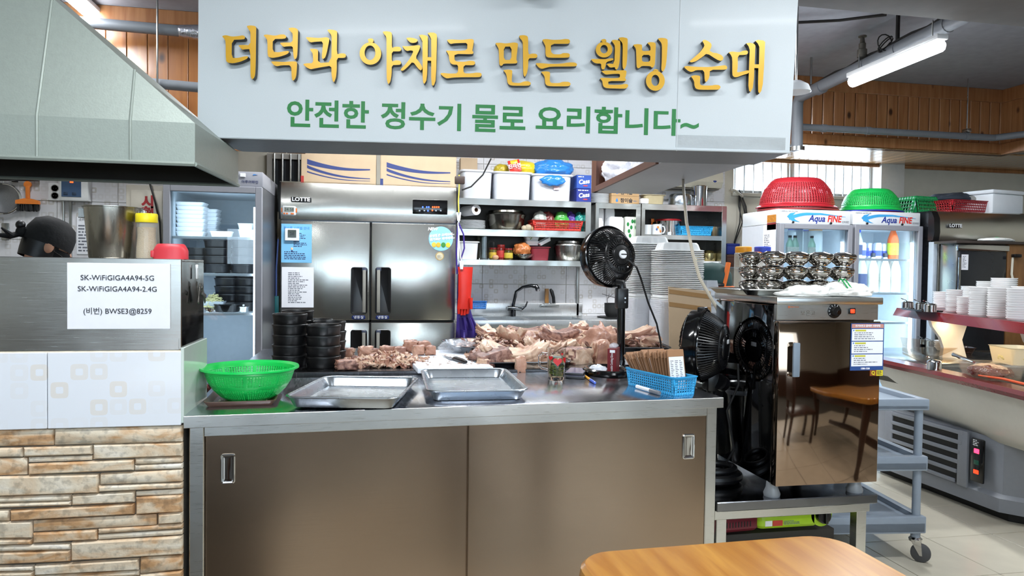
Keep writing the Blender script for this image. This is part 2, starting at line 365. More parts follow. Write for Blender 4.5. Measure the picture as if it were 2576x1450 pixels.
# pine boarding high on the left, seen between hood and sign
tl = thing('trim_left_boarding', None, None, kind='structure')
MB().box(-3.4, -.45, 4.90, 4.95, 2.15, CEIL).to('backing', PINE, tl)
p2 = MB().rbox(.0015, .1185, -.014, .006, 0, .82, .003, 1).mesh('plank', wood('amber_pine', '9c6430', '7e4a20', .35, (10, 10, .7), 3, .3, 4.5))
x = -2.0
while x < -.5: link('plank', p2, tl, loc=(x, 4.894, 2.0)); x += .12
MB().rbox(-3.4, -.45, 4.86, 4.9, CEIL - .09, CEIL, .004, 1).to('upper_rail', PINE, tl)
# pipes under the ceiling
PIPE = M('grey_pipe', '74787e', .5, 0, .08, 15)
a, b, c = at(1985, 318, Y=5.05), at(2500, 347, Y=5.05), at(2576, 338, X=5.12)
p = thing('water_pipe', 'grey horizontal pipe running along the pine boarding on the right', 'pipe')
MB().tube([a, b, c, c + (c - b) * 3], .027, 12).to('pipe_run', PIPE, p)
for t in (.16, .37, .86): q = a.lerp(b, t); MB().cyl(q - Vector((.02, 0, 0)), q + Vector((.02, 0, 0)), .031).to('coupling', PIPE, p)
q = a.lerp(b, .86); MB().cyl(q, (q.x, q.y, CEIL), .005, seg=6).to('hanger_rod', STEELD, p)
MB().rbox(q.x - .02, q.x + .02, q.y - .03, q.y + .03, q.z + .03, q.z + .06, .005).to('clamp', STEELD, p)
a = at(2005, 380, Y=5.0); b = at(2006, 250, Y=5.0); c = at(2470, 20, Z=2.68)
p = thing('drain_pipe', 'thick grey pipe rising and crossing toward the room above the tube light', 'pipe')
d = (c - b); MB().tube([a, b - Vector((0, 0, .04)), b + d * .02 + Vector((0, 0, .01)), c, c + d * .02], .042, 14).to('pipe_run', PIPE, p)
for t in (.17, .45, .62, .85): q = b + d * t; MB().cyl(q - d.normalized() * .03, q + d.normalized() * .03, .046, seg=14).to('coupling', PIPE, p)
MB().cyl(a, a + Vector((0, 0, .03)), .055, seg=14).to('flange', STEELD, p)
q = b + d * .1; MB().cyl(q, (q.x, q.y, CEIL), .008, seg=6).to('hanger_rod', STEELD, p)
q = b + d * .63; MB().cyl(q, (q.x, q.y, CEIL), .012, seg=8).to('hanger_rod', RUBBER, p)
q = b + d * .46 + Vector((-.03, 0, .05)); MB().lathe([(.03, 0), (.03, .05), (.022, .055), (.022, .09), (.016, .095), (.012, .13), (.026, .132), (.026, .14)], 12, q).to('sprinkler', M('brass_dull', '6d6a62', .5, .6), p)
mb = MB()
for k in range(3):
    q = b + d * .60 + Vector((-.05 + .02 * k, 0, .06)); mb.tube([(q.x + .05 * cos(u * .5), q.y + .02 * k, q.z + .05 * sin(u * .5 + k)) for u in range(12)], .004, 5)
path = [b + d * t + Vector((-.01, .01, .05 + .008 * sin(t * 30))) for t in [i / 14 for i in range(15)]]
solo(mb.tube(path, .007, 6), 'cable', RUBBER, 'black cable tied along the thick ceiling pipe, looped above the tube light', 'cable')
a, b = at(2000, 57, Z=2.82), at(2230, 37, Z=2.82)
solo(MB().tube([a, a.lerp(b, .5) - Vector((0, 0, .01)), b], .009, 6), 'cable', RUBBER, 'black cable strung close under the ceiling beside the white sign', 'cable')
a, b = at(270, 62, Y=4.7), at(520, 84, Y=4.7)
p = thing('exhaust_pipe', 'dark grey pipe with foil end behind the hood, close under the ceiling', 'pipe')
MB().tube([a - (b - a), a, b], .034, 12).to('pipe_run', PIPE, p); MB().tube([b - (b - a) * .28, b - (b - a) * .12, b], [.036, .046, .05], 12).to('foil_wrap', M('crumpled_foil', 'c8c8d0', .25, .9, .1, 40, .8), p)
MB().cyl(a.lerp(b, .5), (a.lerp(b, .5).x, a.y, CEIL), .005, seg=6).to('hanger_rod', STEELD, p)
a, b = at(420, 213, Y=4.7), at(520, 222, Y=4.7)
solo(MB().tube([a - (b - a) * 2, a, b], .031, 12), 'gas_pipe', PIPE, 'short visible length of grey pipe between hood and sign, below the foil one', 'pipe')
a = at(396, 40, Y=4.65); solo(MB().cyl((a.x, a.y, 1.9), (a.x, a.y, CEIL), .006, seg=6), 'hanger_rod', STEELD, 'thin vertical steel rod in front of the amber boards left of the sign', 'rod')

# ------------------------------------------------------------------ tube lamps
TUBE = emis('lamp_diffuser', 'f4faff', 14)
def tube_lamp(label, loc, rz, L=1.2, power=45, drop=.0):
    t = thing('tube_lamp', label, 'lamp', loc, rz, 'ceiling tube lamps')
    MB().rbox(-.035, .035, -L / 2, L / 2, .03, .06, .006).to('lamp_body', WHITEE, t)
    MB().tube([(0, -L / 2, 0), (0, -L / 2 + .02, 0), (0, L / 2 - .02, 0), (0, L / 2, 0)], [.02, .036, .036, .02], 12).to('lamp_shade', TUBE, t)
    if drop:
        for s in (-1, 1): MB().cyl((0, s * L * .4, .06), (0, s * L * .4, .06 + drop), .004, seg=6).to('hanger_rod', STEELD, t)
    area('lamp_light', (0, 0, -.045), (0, 0, 0), .07, L, power, (.93, .97, 1), parent=t)
    return t
ta, tb = at(2140, 208, Z=2.52), at(2372, 112, Z=2.52)
mid = (ta + tb) / 2
tube_lamp('bright tube lamp slung under the thick grey pipe on the right', mid, atan2(tb.y - ta.y, tb.x - ta.x) - pi / 2, (tb - ta).length, 26, .1)
for lab, loc, rz, pw in (('tube lamp on the dining ceiling in front of the left end of the sign', (-.55, 1.35, 2.78), R(90), 34),
                     ('tube lamp on the dining ceiling in front of the right end of the sign', (2.0, 1.3, 2.78), R(90), 34),
                     ('added unseen tube lamp on the ceiling over the dining tables at the back', (.4, -1.4, 2.78), R(90), 50),  # this lamp and those below are unseen, added for light and reflections
                     ('added unseen tube lamp on the kitchen ceiling above the big freezer', (.1, 4.35, 2.78), R(90), 50),
                     ('added unseen tube lamp on the kitchen ceiling above the sink', (1.75, 4.5, 2.78), R(90), 50),
                     ('added unseen tube lamp on the kitchen ceiling behind the hood', (-1.7, 4.4, 2.78), 0, 22),
                     ('added unseen tube lamp on the ceiling above the salad bar', (4.3, 2.2, 2.78), 0, 30)):
    tube_lamp(lab, loc, rz, 1.2, pw)
# small dome lamp just behind the right end of the sign
q = at(2002, 228, D=4.2); t = thing('dome_lamp', 'small white dome lamp peeking out behind the right end of the sign', 'lamp', q)
MB().lathe([(.012, .06), (.03, .055), (.07, .03), (.085, -.01), (.08, -.012), (.06, .02), (.02, .04)], 20, cap1=True).to('lamp_shade', WHITEE, t); MB().cyl((0, 0, .05), (0, 0, CEIL - q.z), .006, seg=6).to('stem', STEELD, t)
# ------------------------------------------------------------------ left partition: stone cladding, printed tiles, steel guard on top
PX = at(459, 880, Y=2.07).x
pw = struct(MB().box(-2.6, PX - .004, 2.085, 2.345, 0, 1.022).to('wall_partition', M('grey_mortar', '6b655b', .9, 0, .15, 40, .3)))
def stonemat():
    m, n, b = nt('layered_stone'); L = n.links; N = n.nodes.new
    tc = N('ShaderNodeTexCoord'); oi = N('ShaderNodeObjectInfo'); mu = N('ShaderNodeMath'); mu.operation = 'MULTIPLY'; mu.inputs[1].default_value = 91; L.new(oi.outputs['Random'], mu.inputs[0])
    ad = N('ShaderNodeVectorMath'); ad.operation = 'ADD'; L.new(tc.outputs['Object'], ad.inputs[0]); L.new(mu.outputs[0], ad.inputs[1])
    mp = N('ShaderNodeMapping'); mp.inputs['Scale'].default_value = (5, 5, 14); L.new(ad.outputs[0], mp.inputs[0])
    t1 = N('ShaderNodeTexNoise'); t1.inputs['Scale'].default_value = 1.6; t1.inputs['Detail'].default_value = 5; t1.inputs['Distortion'].default_value = .8; L.new(mp.outputs[0], t1.inputs['Vector'])
    cr = N('ShaderNodeValToRGB'); e = cr.color_ramp.elements; e[0].position = .25; e[0].color = hexc('a07c5a'); e[1].position = .8; e[1].color = hexc('ece4d6')
    for p, c in ((.40, 'c99d70'), (.5, 'dcc3a4'), (.62, 'e3d4bc')): q = e.new(p); q.color = hexc(c)
    sh = N('ShaderNodeMath'); sh.operation = 'MULTIPLY_ADD'; sh.inputs[1].default_value = .22; L.new(oi.outputs['Random'], sh.inputs[0]); L.new(t1.outputs['Fac'], sh.inputs[2])
    sb = N('ShaderNodeMath'); sb.operation = 'SUBTRACT'; sb.inputs[1].default_value = .06; L.new(sh.outputs[0], sb.inputs[0]); L.new(sb.outputs[0], cr.inputs[0])
    t2 = N('ShaderNodeTexNoise'); t2.inputs['Scale'].default_value = 55; t2.inputs['Detail'].default_value = 5; L.new(ad.outputs[0], t2.inputs['Vector'])
    r2 = N('ShaderNodeMapRange'); r2.inputs['From Min'].default_value = .36; r2.inputs['From Max'].default_value = .5; r2.inputs['To Min'].default_value = .7; L.new(t2.outputs['Fac'], r2.inputs[0])
    mx = N('ShaderNodeMix'); mx.data_type = 'RGBA'; mx.blend_type = 'MULTIPLY'; mx.inputs['Factor'].default_value = 1; L.new(cr.outputs[0], mx.inputs['A']); L.new(r2.outputs[0], mx.inputs['B']); L.new(mx.outputs['Result'], b.inputs['Base Color'])
    b.inputs['Roughness'].default_value = .55
    bp = N('ShaderNodeBump'); bp.inputs['Strength'].default_value = .5; bp.inputs['Distance'].default_value = .006; L.new(t1.outputs['Fac'], bp.inputs['Height']); b2 = N('ShaderNodeBump'); b2.inputs['Strength'].default_value = .5; b2.inputs['Distance'].default_value = .003; L.new(t2.outputs['Fac'], b2.inputs['Height']); L.new(bp.outputs[0], b2.inputs['Normal']); L.new(b2.outputs[0], b.inputs['Normal'])
    return m
STONE = stonemat()
ST = [(0,330,548,543,652,640),(340,1127,541,520,638,618),(0,138,662,656,720,712),(148,570,655,641,712,697),(578,1127,638,624,727,708),(178,568,718,706,746,732),(0,168,729,720,833,822),(178,828,756,730,822,794),(836,1127,724,712,760,746),(834,1127,766,753,796,785),
 (0,610,840,820,964,934),(620,1127,818,792,884,864),(610,1127,893,872,928,906),(0,438,971,946,1002,982),(446,832,950,927,1012,992),(842,1127,929,912,955,942),(0,438,1010,988,1036,1012),(842,1127,961,947,1068,1052),(0,58,1046,1042,1114,1108),(66,830,1045,1003,1109,1067),
 (0,200,1119,1112,1220,1214),(208,968,1108,1068,1175,1133),(978,1127,1066,1056,1130,1120),(206,600,1185,1164,1246,1224),(608,1127,1160,1128,1188,1156),(608,1127,1196,1164,1224,1192),(0,198,1228,1222,1264,1252),(0,436,1271,1250,1306,1286),(0,434,1313,1292,1388,1358),(442,1127,1243,1202,1354,1314),
 (0,206,1396,1388,1426,1416),(216,858,1386,1344,1444,1410),(868,1127,1338,1322,1434,1408),(0,206,1434,1424,1530,1520),(216,860,1452,1418,1480,1446),(868,1127,1442,1416,1520,1500),(216,860,1488,1454,1560,1530)]
def stone(q4, d):
    c = [sum(p[i] for p in q4) / 4 for i in (0, 2)]
    ins = [(p[0] + (.004 if p[0] < c[0] else -.004), p[2] + (.004 if p[2] < c[1] else -.004)) for p in q4]
    return MB().ring([[(p[0], 2.09, p[2]) for p in q4], [(p[0], 2.078 - d * .4, p[2]) for p in q4], [(x, 2.078 - d, z) for x, z in ins]], False, True).to('stone', STONE, pw, sharp=50)
rnd = random.Random(3)
for xl, xr, a, b, c, d in ST:
    ext = 0 if xl else -260
    f = lambda x, y: at(x / 2.4577, 860 + y / 2.4577, Y=2.075)
    stone([f(xl + ext, a), f(xr, b), f(xr, d), f(xl + ext, c)], rnd.uniform(.004, .011))
z = .19
for r in range(5):
    x = -1.75; hgt = rnd.uniform(.03, .05)
    while x < PX - .03:
        l = min(rnd.uniform(.15, .4), PX - .004 - x); stone([Vector((x, 0, z)), Vector((x + l - .005, 0, z)), Vector((x + l - .005, 0, z - hgt + .004)), Vector((x, 0, z - hgt + .004))], rnd.uniform(.004, .011)); x += l
    z -= hgt
TG = M('pale_green_glazed_tile', 'c9d6cc', .1, 0, .03)
zt, zb = 1.026, .823
xs = [at(120, 950, Y=2.07).x]; xs = [xs[0] - .8, xs[0] - .4, xs[0], PX - .002]
for a, b in zip(xs, xs[1:]): MB().rbox(a + .001, b - .001, 2.066, 2.086, zb + .002, zt, .0015, 1).to('tile', WTILE2, pw)
MB().rbox(PX - .004, PX + .004, 2.068, 2.345, .83, 1.036, .0015, 1).to('side_tile', M('edge_glazed_tile', 'cdd8d0', .08, 0, .02), pw)
MB().box(-2.6, PX - .002, 2.072, 2.345, 1.02, 1.029).to('ledge', M('cream_grout', 'd8ceb8', .7, 0, .15, 60), pw)
# stainless guard box with the wifi notice
GB = steel('guard_steel', 'b9b7b2', .24, (2, 2, 70), .25, 1.6)
g = thing('steel_guard', 'stainless steel guard box standing on the tiled partition', 'guard', (0, 0, 1.03))
MB().rbox(-2.5, PX - .004, 2.074, 2.076 + .004, 0, .246, .0015, 1).to('front_panel', GB, g)
MB().rbox(-2.5, PX - .004, 2.08, 2.335, .24, .246, .0015, 1).to('top_panel', GB, g)
MB().rbox(PX - .008, PX - .004, 2.08, 2.335, 0, .24, .0015, 1).to('end_panel', steel('guard_end_steel', '6a6966', .12, (2, 2, 40), .2), g, 'dark mirror-like end panel')
MB().box(-2.5, PX - .01, 2.072, 2.075, 0, .03).to('lower_lip', GB, g)
a, b = at(168, 661, Y=2.07), at(428, 828, Y=2.07)
n = thing('wifi_notice', 'white laminated wifi notice taped to the steel guard', 'notice', ((a.x + b.x) / 2, 2.0725, (a.z + b.z) / 2))
MB().rbox(-(b.x - a.x) / 2, (b.x - a.x) / 2, -.0015, 0, -(a.z - b.z) / 2, (a.z - b.z) / 2, .0006, 1).to('sheet', PAPER, n)
for s, py, sz in (('SK-WiFiGIGA4A94-5G', 700, .0195), ('SK-WiFiGIGA4A94-2.4G', 728, .0195), ('(비번) BWSE3@8259', 784, .0195)):
    q = at(296, py, Y=2.07); text(s, sz, INK, n, (q.x - n.location.x, -.0021, q.z - n.location.z), sx=.98)
# things standing on the guard
def onbox(px, y=2.2): q = at(px, 640, Y=y); return q.x
q = at(285, 640, Y=2.2); hh = at(285, 522, Y=2.2).z - 1.276
k = hh / .132
t = thing('steel_pail', 'tall tapered stainless steel pail on the steel guard', 'pail', (q.x, 2.2, 1.276))
MB().lathe([(.001, 0), (.054 * k, 0), (.056 * k, .003), (.067 * k, hh - .003), (.071 * k, hh - .002), (.071 * k, hh), (.066 * k, hh), (.055 * k, .006), (.001, .006)], 32).to('body', steel('pail_steel', 'a8a49a', .25, (30, 30, 2)), t)
for s in (1, -1): MB().rbox(s * .066 * k, s * .078 * k, -.008, .008, hh - .03, hh - .006, .002).to('ear', STEELD, t)
q = at(369, 643, Y=2.16); z1 = at(369, 538, Y=2.16).z - 1.276; r0 = (at(396, 600, Y=2.16) - at(343, 600, Y=2.16)).length / 2
t = thing('sesame_jar', 'waisted clear jar of sesame seeds with a yellow lid', 'jar', (q.x, 2.16, 1.276))
pr = [(r0 * .98, 0), (r0, .006), (r0 * .97, z1 * .25), (r0 * .86, z1 * .5), (r0 * .9, z1 * .68), (r0 * .98, z1 * .8)]
MB().lathe([(.001, 0)] + pr, 24).to('jar_body', M('clear_jar_plastic', 'd8d4c6', .1, 0, .02, alpha=.35), t)
MB().lathe([(.001, .002)] + [(r * .96, z + .002) for r, z in pr[:-1]] + [(.001, z1 * .7)], 24).to('seeds', M('sesame_seed', 'cdb388', .7, 0, .35, 420, .6), t)
MB().lathe([(r0 * 1.03, z1 * .8), (r0 * 1.05, z1 * .81), (r0 * 1.05, z1 * .97), (r0, z1), (.001, z1)], 24).to('lid', M('yellow_lid', 'f0dc1e', .35), t)
q = at(430, 645, Y=2.12); wd = (at(474, 640, Y=2.12) - at(385, 640, Y=2.12)).length
t = thing('lid_cap', 'red plastic cap lying beside the sesame jar', 'cap', (q.x, 2.12, 1.276))
hh = at(430, 614, Y=2.12).z - 1.276
MB().lathe([(wd * .5, 0), (wd * .5, hh * .55), (wd * .46, hh * .75), (wd * .40, hh * .95), (wd * .36, hh), (.001, hh * .9)], 28, sy=.55).to('cap_body', M('coral_red_plastic', 'cf3a44', .4), t)
MB().rbox(-wd * .55, -wd * .44, -.012, .012, .004, hh * .55, .003).to('tab', MATS['coral_red_plastic'], t)
# clips hanging on the dark end of the guard
t = thing('clip_bunch', 'bunch of dark metal clips and a white key tag hung on the guard end', 'clips', (PX + .001, 2.2, 1.2))
mb = MB()
for i, (dy, dz, a) in enumerate(((.0, 0, 20), (.02, -.005, -25), (.035, -.012, 40), (.01, -.02, 75))):
    mb.M = Matrix.Translation((.006 + .004 * i, dy, dz)) @ Matrix.Rotation(R(a), 4, 'X'); mb.rbox(-.0015, .0015, -.006, .006, -.05, 0, .001, 1); mb.tube([(0, .006 * cos(u), .006 + .008 * sin(u)) for u in [k * pi / 4 for k in range(9)]], .0012, 5)
mb.to('clip', M('dark_clip_metal', '6a6862', .35, .8), t); MB().rbox(.002, .006, .0, .02, .02, .055, .002).to('key_tag', WHITEP, t); MB().rbox(0, .008, .005, .013, .05, .062, .002).to('hook', WHITEP, t)

# ------------------------------------------------------------------ exhaust hood
HOODM = M('galvanized_sheet', '9aa39b', .45, .25, .05, 60, .06, bscale=160); HOODI = M('dark_hood_inside', '2b2925', .6, .2, .3, 10)  # lining colour much darker than the outer sheet
HZ0, HZ1 = 1.60, 1.732; HXR, HYF, HYB, HXL = -.585, 2.55, 3.16, -2.4
hd = thing('exhaust_hood', 'large pale galvanized exhaust hood over the left cooking area', 'hood')
top = dict(xr=-1.86, yf=2.84, yb=3.12, xl=-2.3, z=2.85)
c0 = [(HXL, HYF), (HXR, HYF), (HXR + .03, HYB), (HXL, HYB)]
c1 = [(top['xl'], top['yf']), (top['xr'], top['yf']), (top['xr'], top['yb']), (top['xl'], top['yb'])]
ring = lambda c, z: [(x, y, z) for x, y in c]
MB().ring([ring(c0, HZ0), ring(c0, HZ1)], False, False).to('lower_band', HOODM, hd, sharp=20)
MB().ring([ring(c0, HZ1), ring(c1, top['z'])], False, False).to('canopy', HOODM, hd, sharp=20)
sh = lambda c, d: [(x + (d if x < -1.5 else -d), y + (d if y < 2.9 else -d)) for x, y in c]
MB().ring([ring(sh(c0, .012), HZ0 + .001), ring(sh(c0, .012), HZ1), ring(sh(c1, .012), top['z'])], False, True).to('inner_lining', HOODI, hd, sharp=20)
mb = MB()
for (x0, y0), (x1, y1) in zip(c0, c0[1:] + c0[:1]): mb.tube([(x0, y0, HZ0 - .004), (x1, y1, HZ0 - .004)], .008, 6)
mb.to('rim', HOODM, hd)
for px, py in ((93, 345), (328, 360)):
    q = at(px, py, Y=HYF); nn = Vector((0, top['z'] - HZ1, HYF - top['yf'])).normalized(); d_ = FW + RT * (((131 if px < 200 else 339) - CX) / F) - UP * (((-4 if px < 200 else 176) - CY) / F); e_ = EYE + d_ * ((Vector((0, HYF, HZ1)) - EYE).dot(nn) / d_.dot(nn))
    MB().tube([(q.x, HYF - .001, HZ0), (q.x, HYF - .001, HZ1), e_], .005, 6).to('seam', HOODM, hd)

# ------------------------------------------------------------------ white sign over the counter
SN = Vector((sin(R(9.2)), cos(R(9.2)), 0)); S0 = at(497, 345, D=2.83)
def onplane(px, py, p0=S0, n=SN, off=0):
    d = FW + RT * ((px - CX) / F) - UP * ((py - CY) / F); t = ((p0 - n * off) - EYE).dot(n) / d.dot(n); return EYE + d * t
bl, br_, tr_, tl_ = onplane(497, 345), onplane(1986, 385), onplane(2014, -110), onplane(500, -110)
sx = (br_ - bl).normalized(); sz = SN.cross(sx) * -1
if sz.z < 0: sz = -sz
SM = Matrix((sx, SN, sz)).transposed().to_4x4(); SM.translation = bl
SI = SM.inverted()
sg = thing('shop_sign', 'big pale sign box with gold Korean lettering and a green line below', 'sign'); sg.matrix_world = SM
SIGNM = M('pale_sign_sheet', 'c8cfd2', .45, 0, .035, 320, .03, coat=.04)
loc = lambda px, py: SI @ onplane(px, py)
A, B, C_, D_ = [SI @ p for p in (bl, br_, tr_, tl_)]
MB().ring([[(p.x, 0, p.z) for p in (A, B, C_, D_)], [(p.x, .006, p.z) for p in (A, B, C_, D_)]]).to('front_sheet', SIGNM, sg)
dp = .34
back = [Vector((p.x + (.06 if i in (0, 3) else -.02), dp, p.z)) for i, p in enumerate((A, B, C_, D_))]
MB().ring([[(p.x, .006, p.z) for p in (A, B, C_, D_)], [p[:] for p in back]], False, True).to('box_body', M('shaded_sign_underside', '75777a', .5, .1, .06), sg, sharp=20)  # shade under the sign is put into this darker grey
MB().tube([(A.x, -.002, A.z + .001), (B.x, -.002, B.z + .001)], .004, 6).to('lower_edge', SIGNM, sg)
p0, p1 = loc(1712, 0), loc(1705, 380); MB().box(p0.x - .0015, p0.x + .0015, -.0025, 0, p1.z, p0.z + .1).to('sheet_joint', M('glossy_tape', 'd3d8da', .15), sg)
q0, q1 = loc(1700, 355), loc(1975, 378)
MB().box(q0.x, q1.x, -.0012, 0, q1.z, q1.z + .05).to('tape', film('clear_tape', 'e4eaec', .35, .06, .3, 60), sg)
GOLD = M('gold_letter_face', 'd3a01c', .32, .2, .04, 15); GSIDE = M('black_letter_side', '120f0d', .4)
def chaikin(P):
    o = []
    for a, b in zip(P, P[1:] + P[:1]): o += [(a[0] * .8 + b[0] * .2, a[1] * .8 + b[1] * .2), (a[0] * .2 + b[0] * .8, a[1] * .2 + b[1] * .8)]
    return o
def ell(cx, cy, rx, ry, n=28): return [(cx + rx * cos(2 * pi * k / n), cy + ry * sin(2 * pi * k / n)) for k in range(n)]
def letter(loops, ox, oy, k=5.152):
    me = None; mb = MB(); c = bpy.data.curves.new('letter', 'CURVE'); c.dimensions = '2D'; c.fill_mode = 'BOTH'; c.extrude = .013
    for lp in loops:
        lp = lp if len(lp) == 28 else chaikin(lp)
        s = c.splines.new('POLY'); s.points.add(len(lp) - 1); s.use_cyclic_u = True
        for i, (x, y) in enumerate(lp): v = SI @ onplane(ox + x / k, oy + y / k, off=.032); s.points[i].co = (v.x, v.z, 0, 1)
    o = bpy.data.objects.new('letter', c); COL.objects.link(o); bpy.context.view_layer.update()
    me = bpy.data.meshes.new_from_object(o.evaluated_get(bpy.context.evaluated_depsgraph_get())); bpy.data.objects.remove(o); bpy.data.curves.remove(c)
    me.materials.clear(); me.materials.append(GOLD); me.materials.append(GSIDE)
    for p in me.polygons: p.material_index = 0 if p.normal.z > .9 else 1; p.use_smooth = False
    return link('letter', me, sg, loc=(0, -.019, 0), rot=(R(90), 0, 0))
Z1, Z2, Z3, Z4 = (490, 40), (890, 40), (1220, 60), (1460, 60)
letter([[(350,262),(400,248),(480,268),(560,262),(625,250),(650,268),(650,290),(635,305),(480,310),(478,545),(560,545),(640,525),(685,520),(690,540),(670,560),(590,595),(500,615),(430,608),(402,580),(400,330),(385,300)],
 [(670,130),(720,122),(780,130),(797,150),(795,200),(790,640),(782,770),(770,800),(750,822),(735,812),(722,780),(720,430),(650,433),(620,440),(590,415),(562,383),(600,376),(720,380),(722,210),(700,180)]], *Z1)
letter([[(887,250),(930,240),(1040,258),(1110,240),(1160,240),(1185,262),(1185,280),(1165,297),(1010,300),(1010,465),(1090,472),(1160,458),(1215,452),(1222,475),(1190,500),(1100,530),(1010,545),(960,535),(943,505),(942,320),(925,290)],
 [(1210,160),(1260,150),(1310,158),(1338,180),(1338,230),(1330,500),(1320,545),(1300,566),(1285,550),(1275,480),(1270,392),(1190,395),(1150,402),(1120,375),(1102,350),(1140,345),(1268,345),(1270,230),(1240,200)],
 [(985,592),(1030,590),(1150,598),(1250,590),(1310,590),(1325,605),(1325,640),(1318,760),(1305,810),(1280,840),(1262,830),(1255,790),(1250,640),(1130,640),(1060,655),(1020,635)]], *Z1)
letter([[(1435,275),(1500,278),(1620,288),(1700,275),(1735,285),(1745,305),(1730,380),(1710,480),(1690,540),(1665,560),(1645,545),(1650,480),(1665,330),(1560,335),(1500,345),(1470,320)],
 [(1490,428),(1540,425),(1590,435),(1598,455),(1595,612),(1770,600),(1775,280),(1765,240),(1740,215),(1715,185),(1735,175),(1800,182),(1842,195),(1845,230),(1840,500),(1890,485),(1945,488),(1960,505),(1955,535),(1930,545),(1840,545),(1840,700),(1830,800),(1805,865),(1785,840),(1772,760),(1770,645),(1640,665),(1540,685),(1500,692),(1450,670),(1400,625),(1440,615),(1535,612),(1530,490),(1510,460)]], *Z1)
letter([ell(215,488,140,145), ell(210,478,70,95), [(180,300),(230,290),(255,305),(255,335),(240,346),(195,346),(190,330)],
 [(372,205),(420,198),(480,208),(495,230),(492,420),(530,400),(595,400),(615,425),(610,450),(590,460),(492,460),(492,595),(540,575),(595,578),(615,602),(608,628),(585,635),(492,638),(490,760),(475,850),(450,888),(435,860),(425,790),(425,300),(415,260),(390,235)]], *Z2)
letter([[(678,285),(730,280),(790,292),(825,305),(828,325),(805,345),(765,352),(730,345),(700,315)],
 [(625,390),(690,395),(780,385),(850,378),(862,395),(850,440),(800,540),(850,600),(885,655),(886,690),(870,708),(840,690),(765,590),(700,660),(640,712),(610,708),(607,690),(660,640),(730,550),(775,455),(735,445),(690,455),(665,440),(645,415)],
 [(845,250),(880,243),(940,255),(960,272),(958,535),(1005,535),(1003,300),(985,260),(957,228),(980,215),(1040,218),(1072,235),(1078,270),(1068,700),(1060,840),(1040,895),(1025,908),(1010,890),(1003,800),(1003,582),(955,580),(950,760),(940,840),(915,882),(900,865),(893,800),(890,330),(870,290)]], *Z2)
letter([[(1205,310),(1260,305),(1400,312),(1500,300),(1540,300),(1558,318),(1545,400),(1535,452),(1550,465),(1550,485),(1530,497),(1305,492),(1305,570),(1330,592),(1440,595),(1500,580),(1560,585),(1575,605),(1565,632),(1540,640),(1422,638),(1422,745),(1520,745),(1590,735),(1645,738),(1660,760),(1645,790),(1610,795),(1400,795),(1280,800),(1210,812),(1170,795),(1118,750),(1140,738),(1240,748),(1350,745),(1352,635),(1290,632),(1255,615),(1240,580),(1232,510),(1212,475),(1192,450),(1240,450),(1340,455),(1470,445),(1472,350),(1380,352),(1300,355),(1255,365),(1225,340)]], *Z2)
letter([[(130,248),(200,245),(270,255),(380,240),(425,250),(428,275),(405,470),(422,485),(415,508),(390,515),(240,515),(225,540),(200,545),(185,520),(180,330),(160,290)], [(245,295),(345,295),(343,468),(243,468)],
 [(440,152),(500,145),(545,155),(560,180),(560,400),(610,385),(665,388),(682,412),(670,440),(645,445),(562,445),(560,560),(545,640),(518,690),(500,665),(495,600),(492,250),(480,215),(455,190)],
 [(232,600),(300,592),(350,600),(355,625),(345,740),(360,762),(450,768),(510,745),(570,745),(595,765),(592,785),(565,803),(360,803),(310,790),(290,755),(285,690),(270,640)]], *Z3)
letter([[(740,205),(790,195),(880,208),(980,205),(1040,195),(1090,200),(1105,225),(1095,250),(1070,260),(855,258),(855,365),(890,395),(980,395),(1010,378),(1080,380),(1100,395),(1098,425),(1075,440),(830,440),(795,425),(785,390),(785,290),(765,250)],
 [(650,510),(720,508),(850,520),(1000,515),(1080,500),(1165,500),(1195,520),(1188,545),(1160,552),(850,555),(790,570),(740,585),(700,570)],
 [(722,622),(790,615),(840,622),(845,650),(838,740),(860,768),(960,768),(1010,750),(1090,752),(1112,775),(1105,795),(1080,810),(850,810),(800,800),(780,770),(775,690),(755,655)]], *Z3)
letter([ell(307,335,108,102), ell(307,328,48,55), [(268,205),(310,195),(335,205),(338,232),(278,234)],
 [(132,455),(200,455),(330,458),(400,445),(432,450),(425,470),(335,495),(325,555),(310,590),(288,595),(270,570),(270,515),(210,515),(170,500)],
 [(400,215),(450,205),(500,215),(520,235),(510,480),(495,560),(470,597),(452,585),(448,560),(385,570),(340,525),(365,515),(440,520),(450,290),(430,255)],
 [(495,180),(550,172),(605,185),(615,205),(608,450),(595,550),(565,595),(548,570),(545,500),(550,270),(535,235),(510,210)],
 [(268,610),(340,605),(470,605),(580,600),(600,615),(590,680),(578,705),(592,715),(592,735),(570,742),(362,742),(362,785),(390,790),(520,790),(575,778),(612,782),(622,805),(600,835),(560,842),(340,835),(305,820),(290,790),(285,740),(250,705),(290,698),(420,705),(510,700),(515,648),(420,650),(330,660),(300,640)]], *Z4)
letter([[(680,270),(740,262),(795,268),(800,290),(798,355),(910,350),(910,300),(890,270),(865,248),(900,235),(960,240),(980,260),(970,450),(965,530),(945,565),(925,568),(905,548),(795,545),(770,570),(745,578),(728,555),(725,400),(720,320)], [(800,402),(908,402),(905,492),(797,492)],
 [(1000,190),(1050,180),(1110,188),(1135,210),(1120,450),(1105,560),(1080,612),(1060,618),(1048,590),(1055,480),(1058,280),(1045,240)],
 ell(972,738,122,130), ell(972,733,52,72), [(950,592),(985,585),(1020,605),(1005,612),(945,612)]], *Z4)
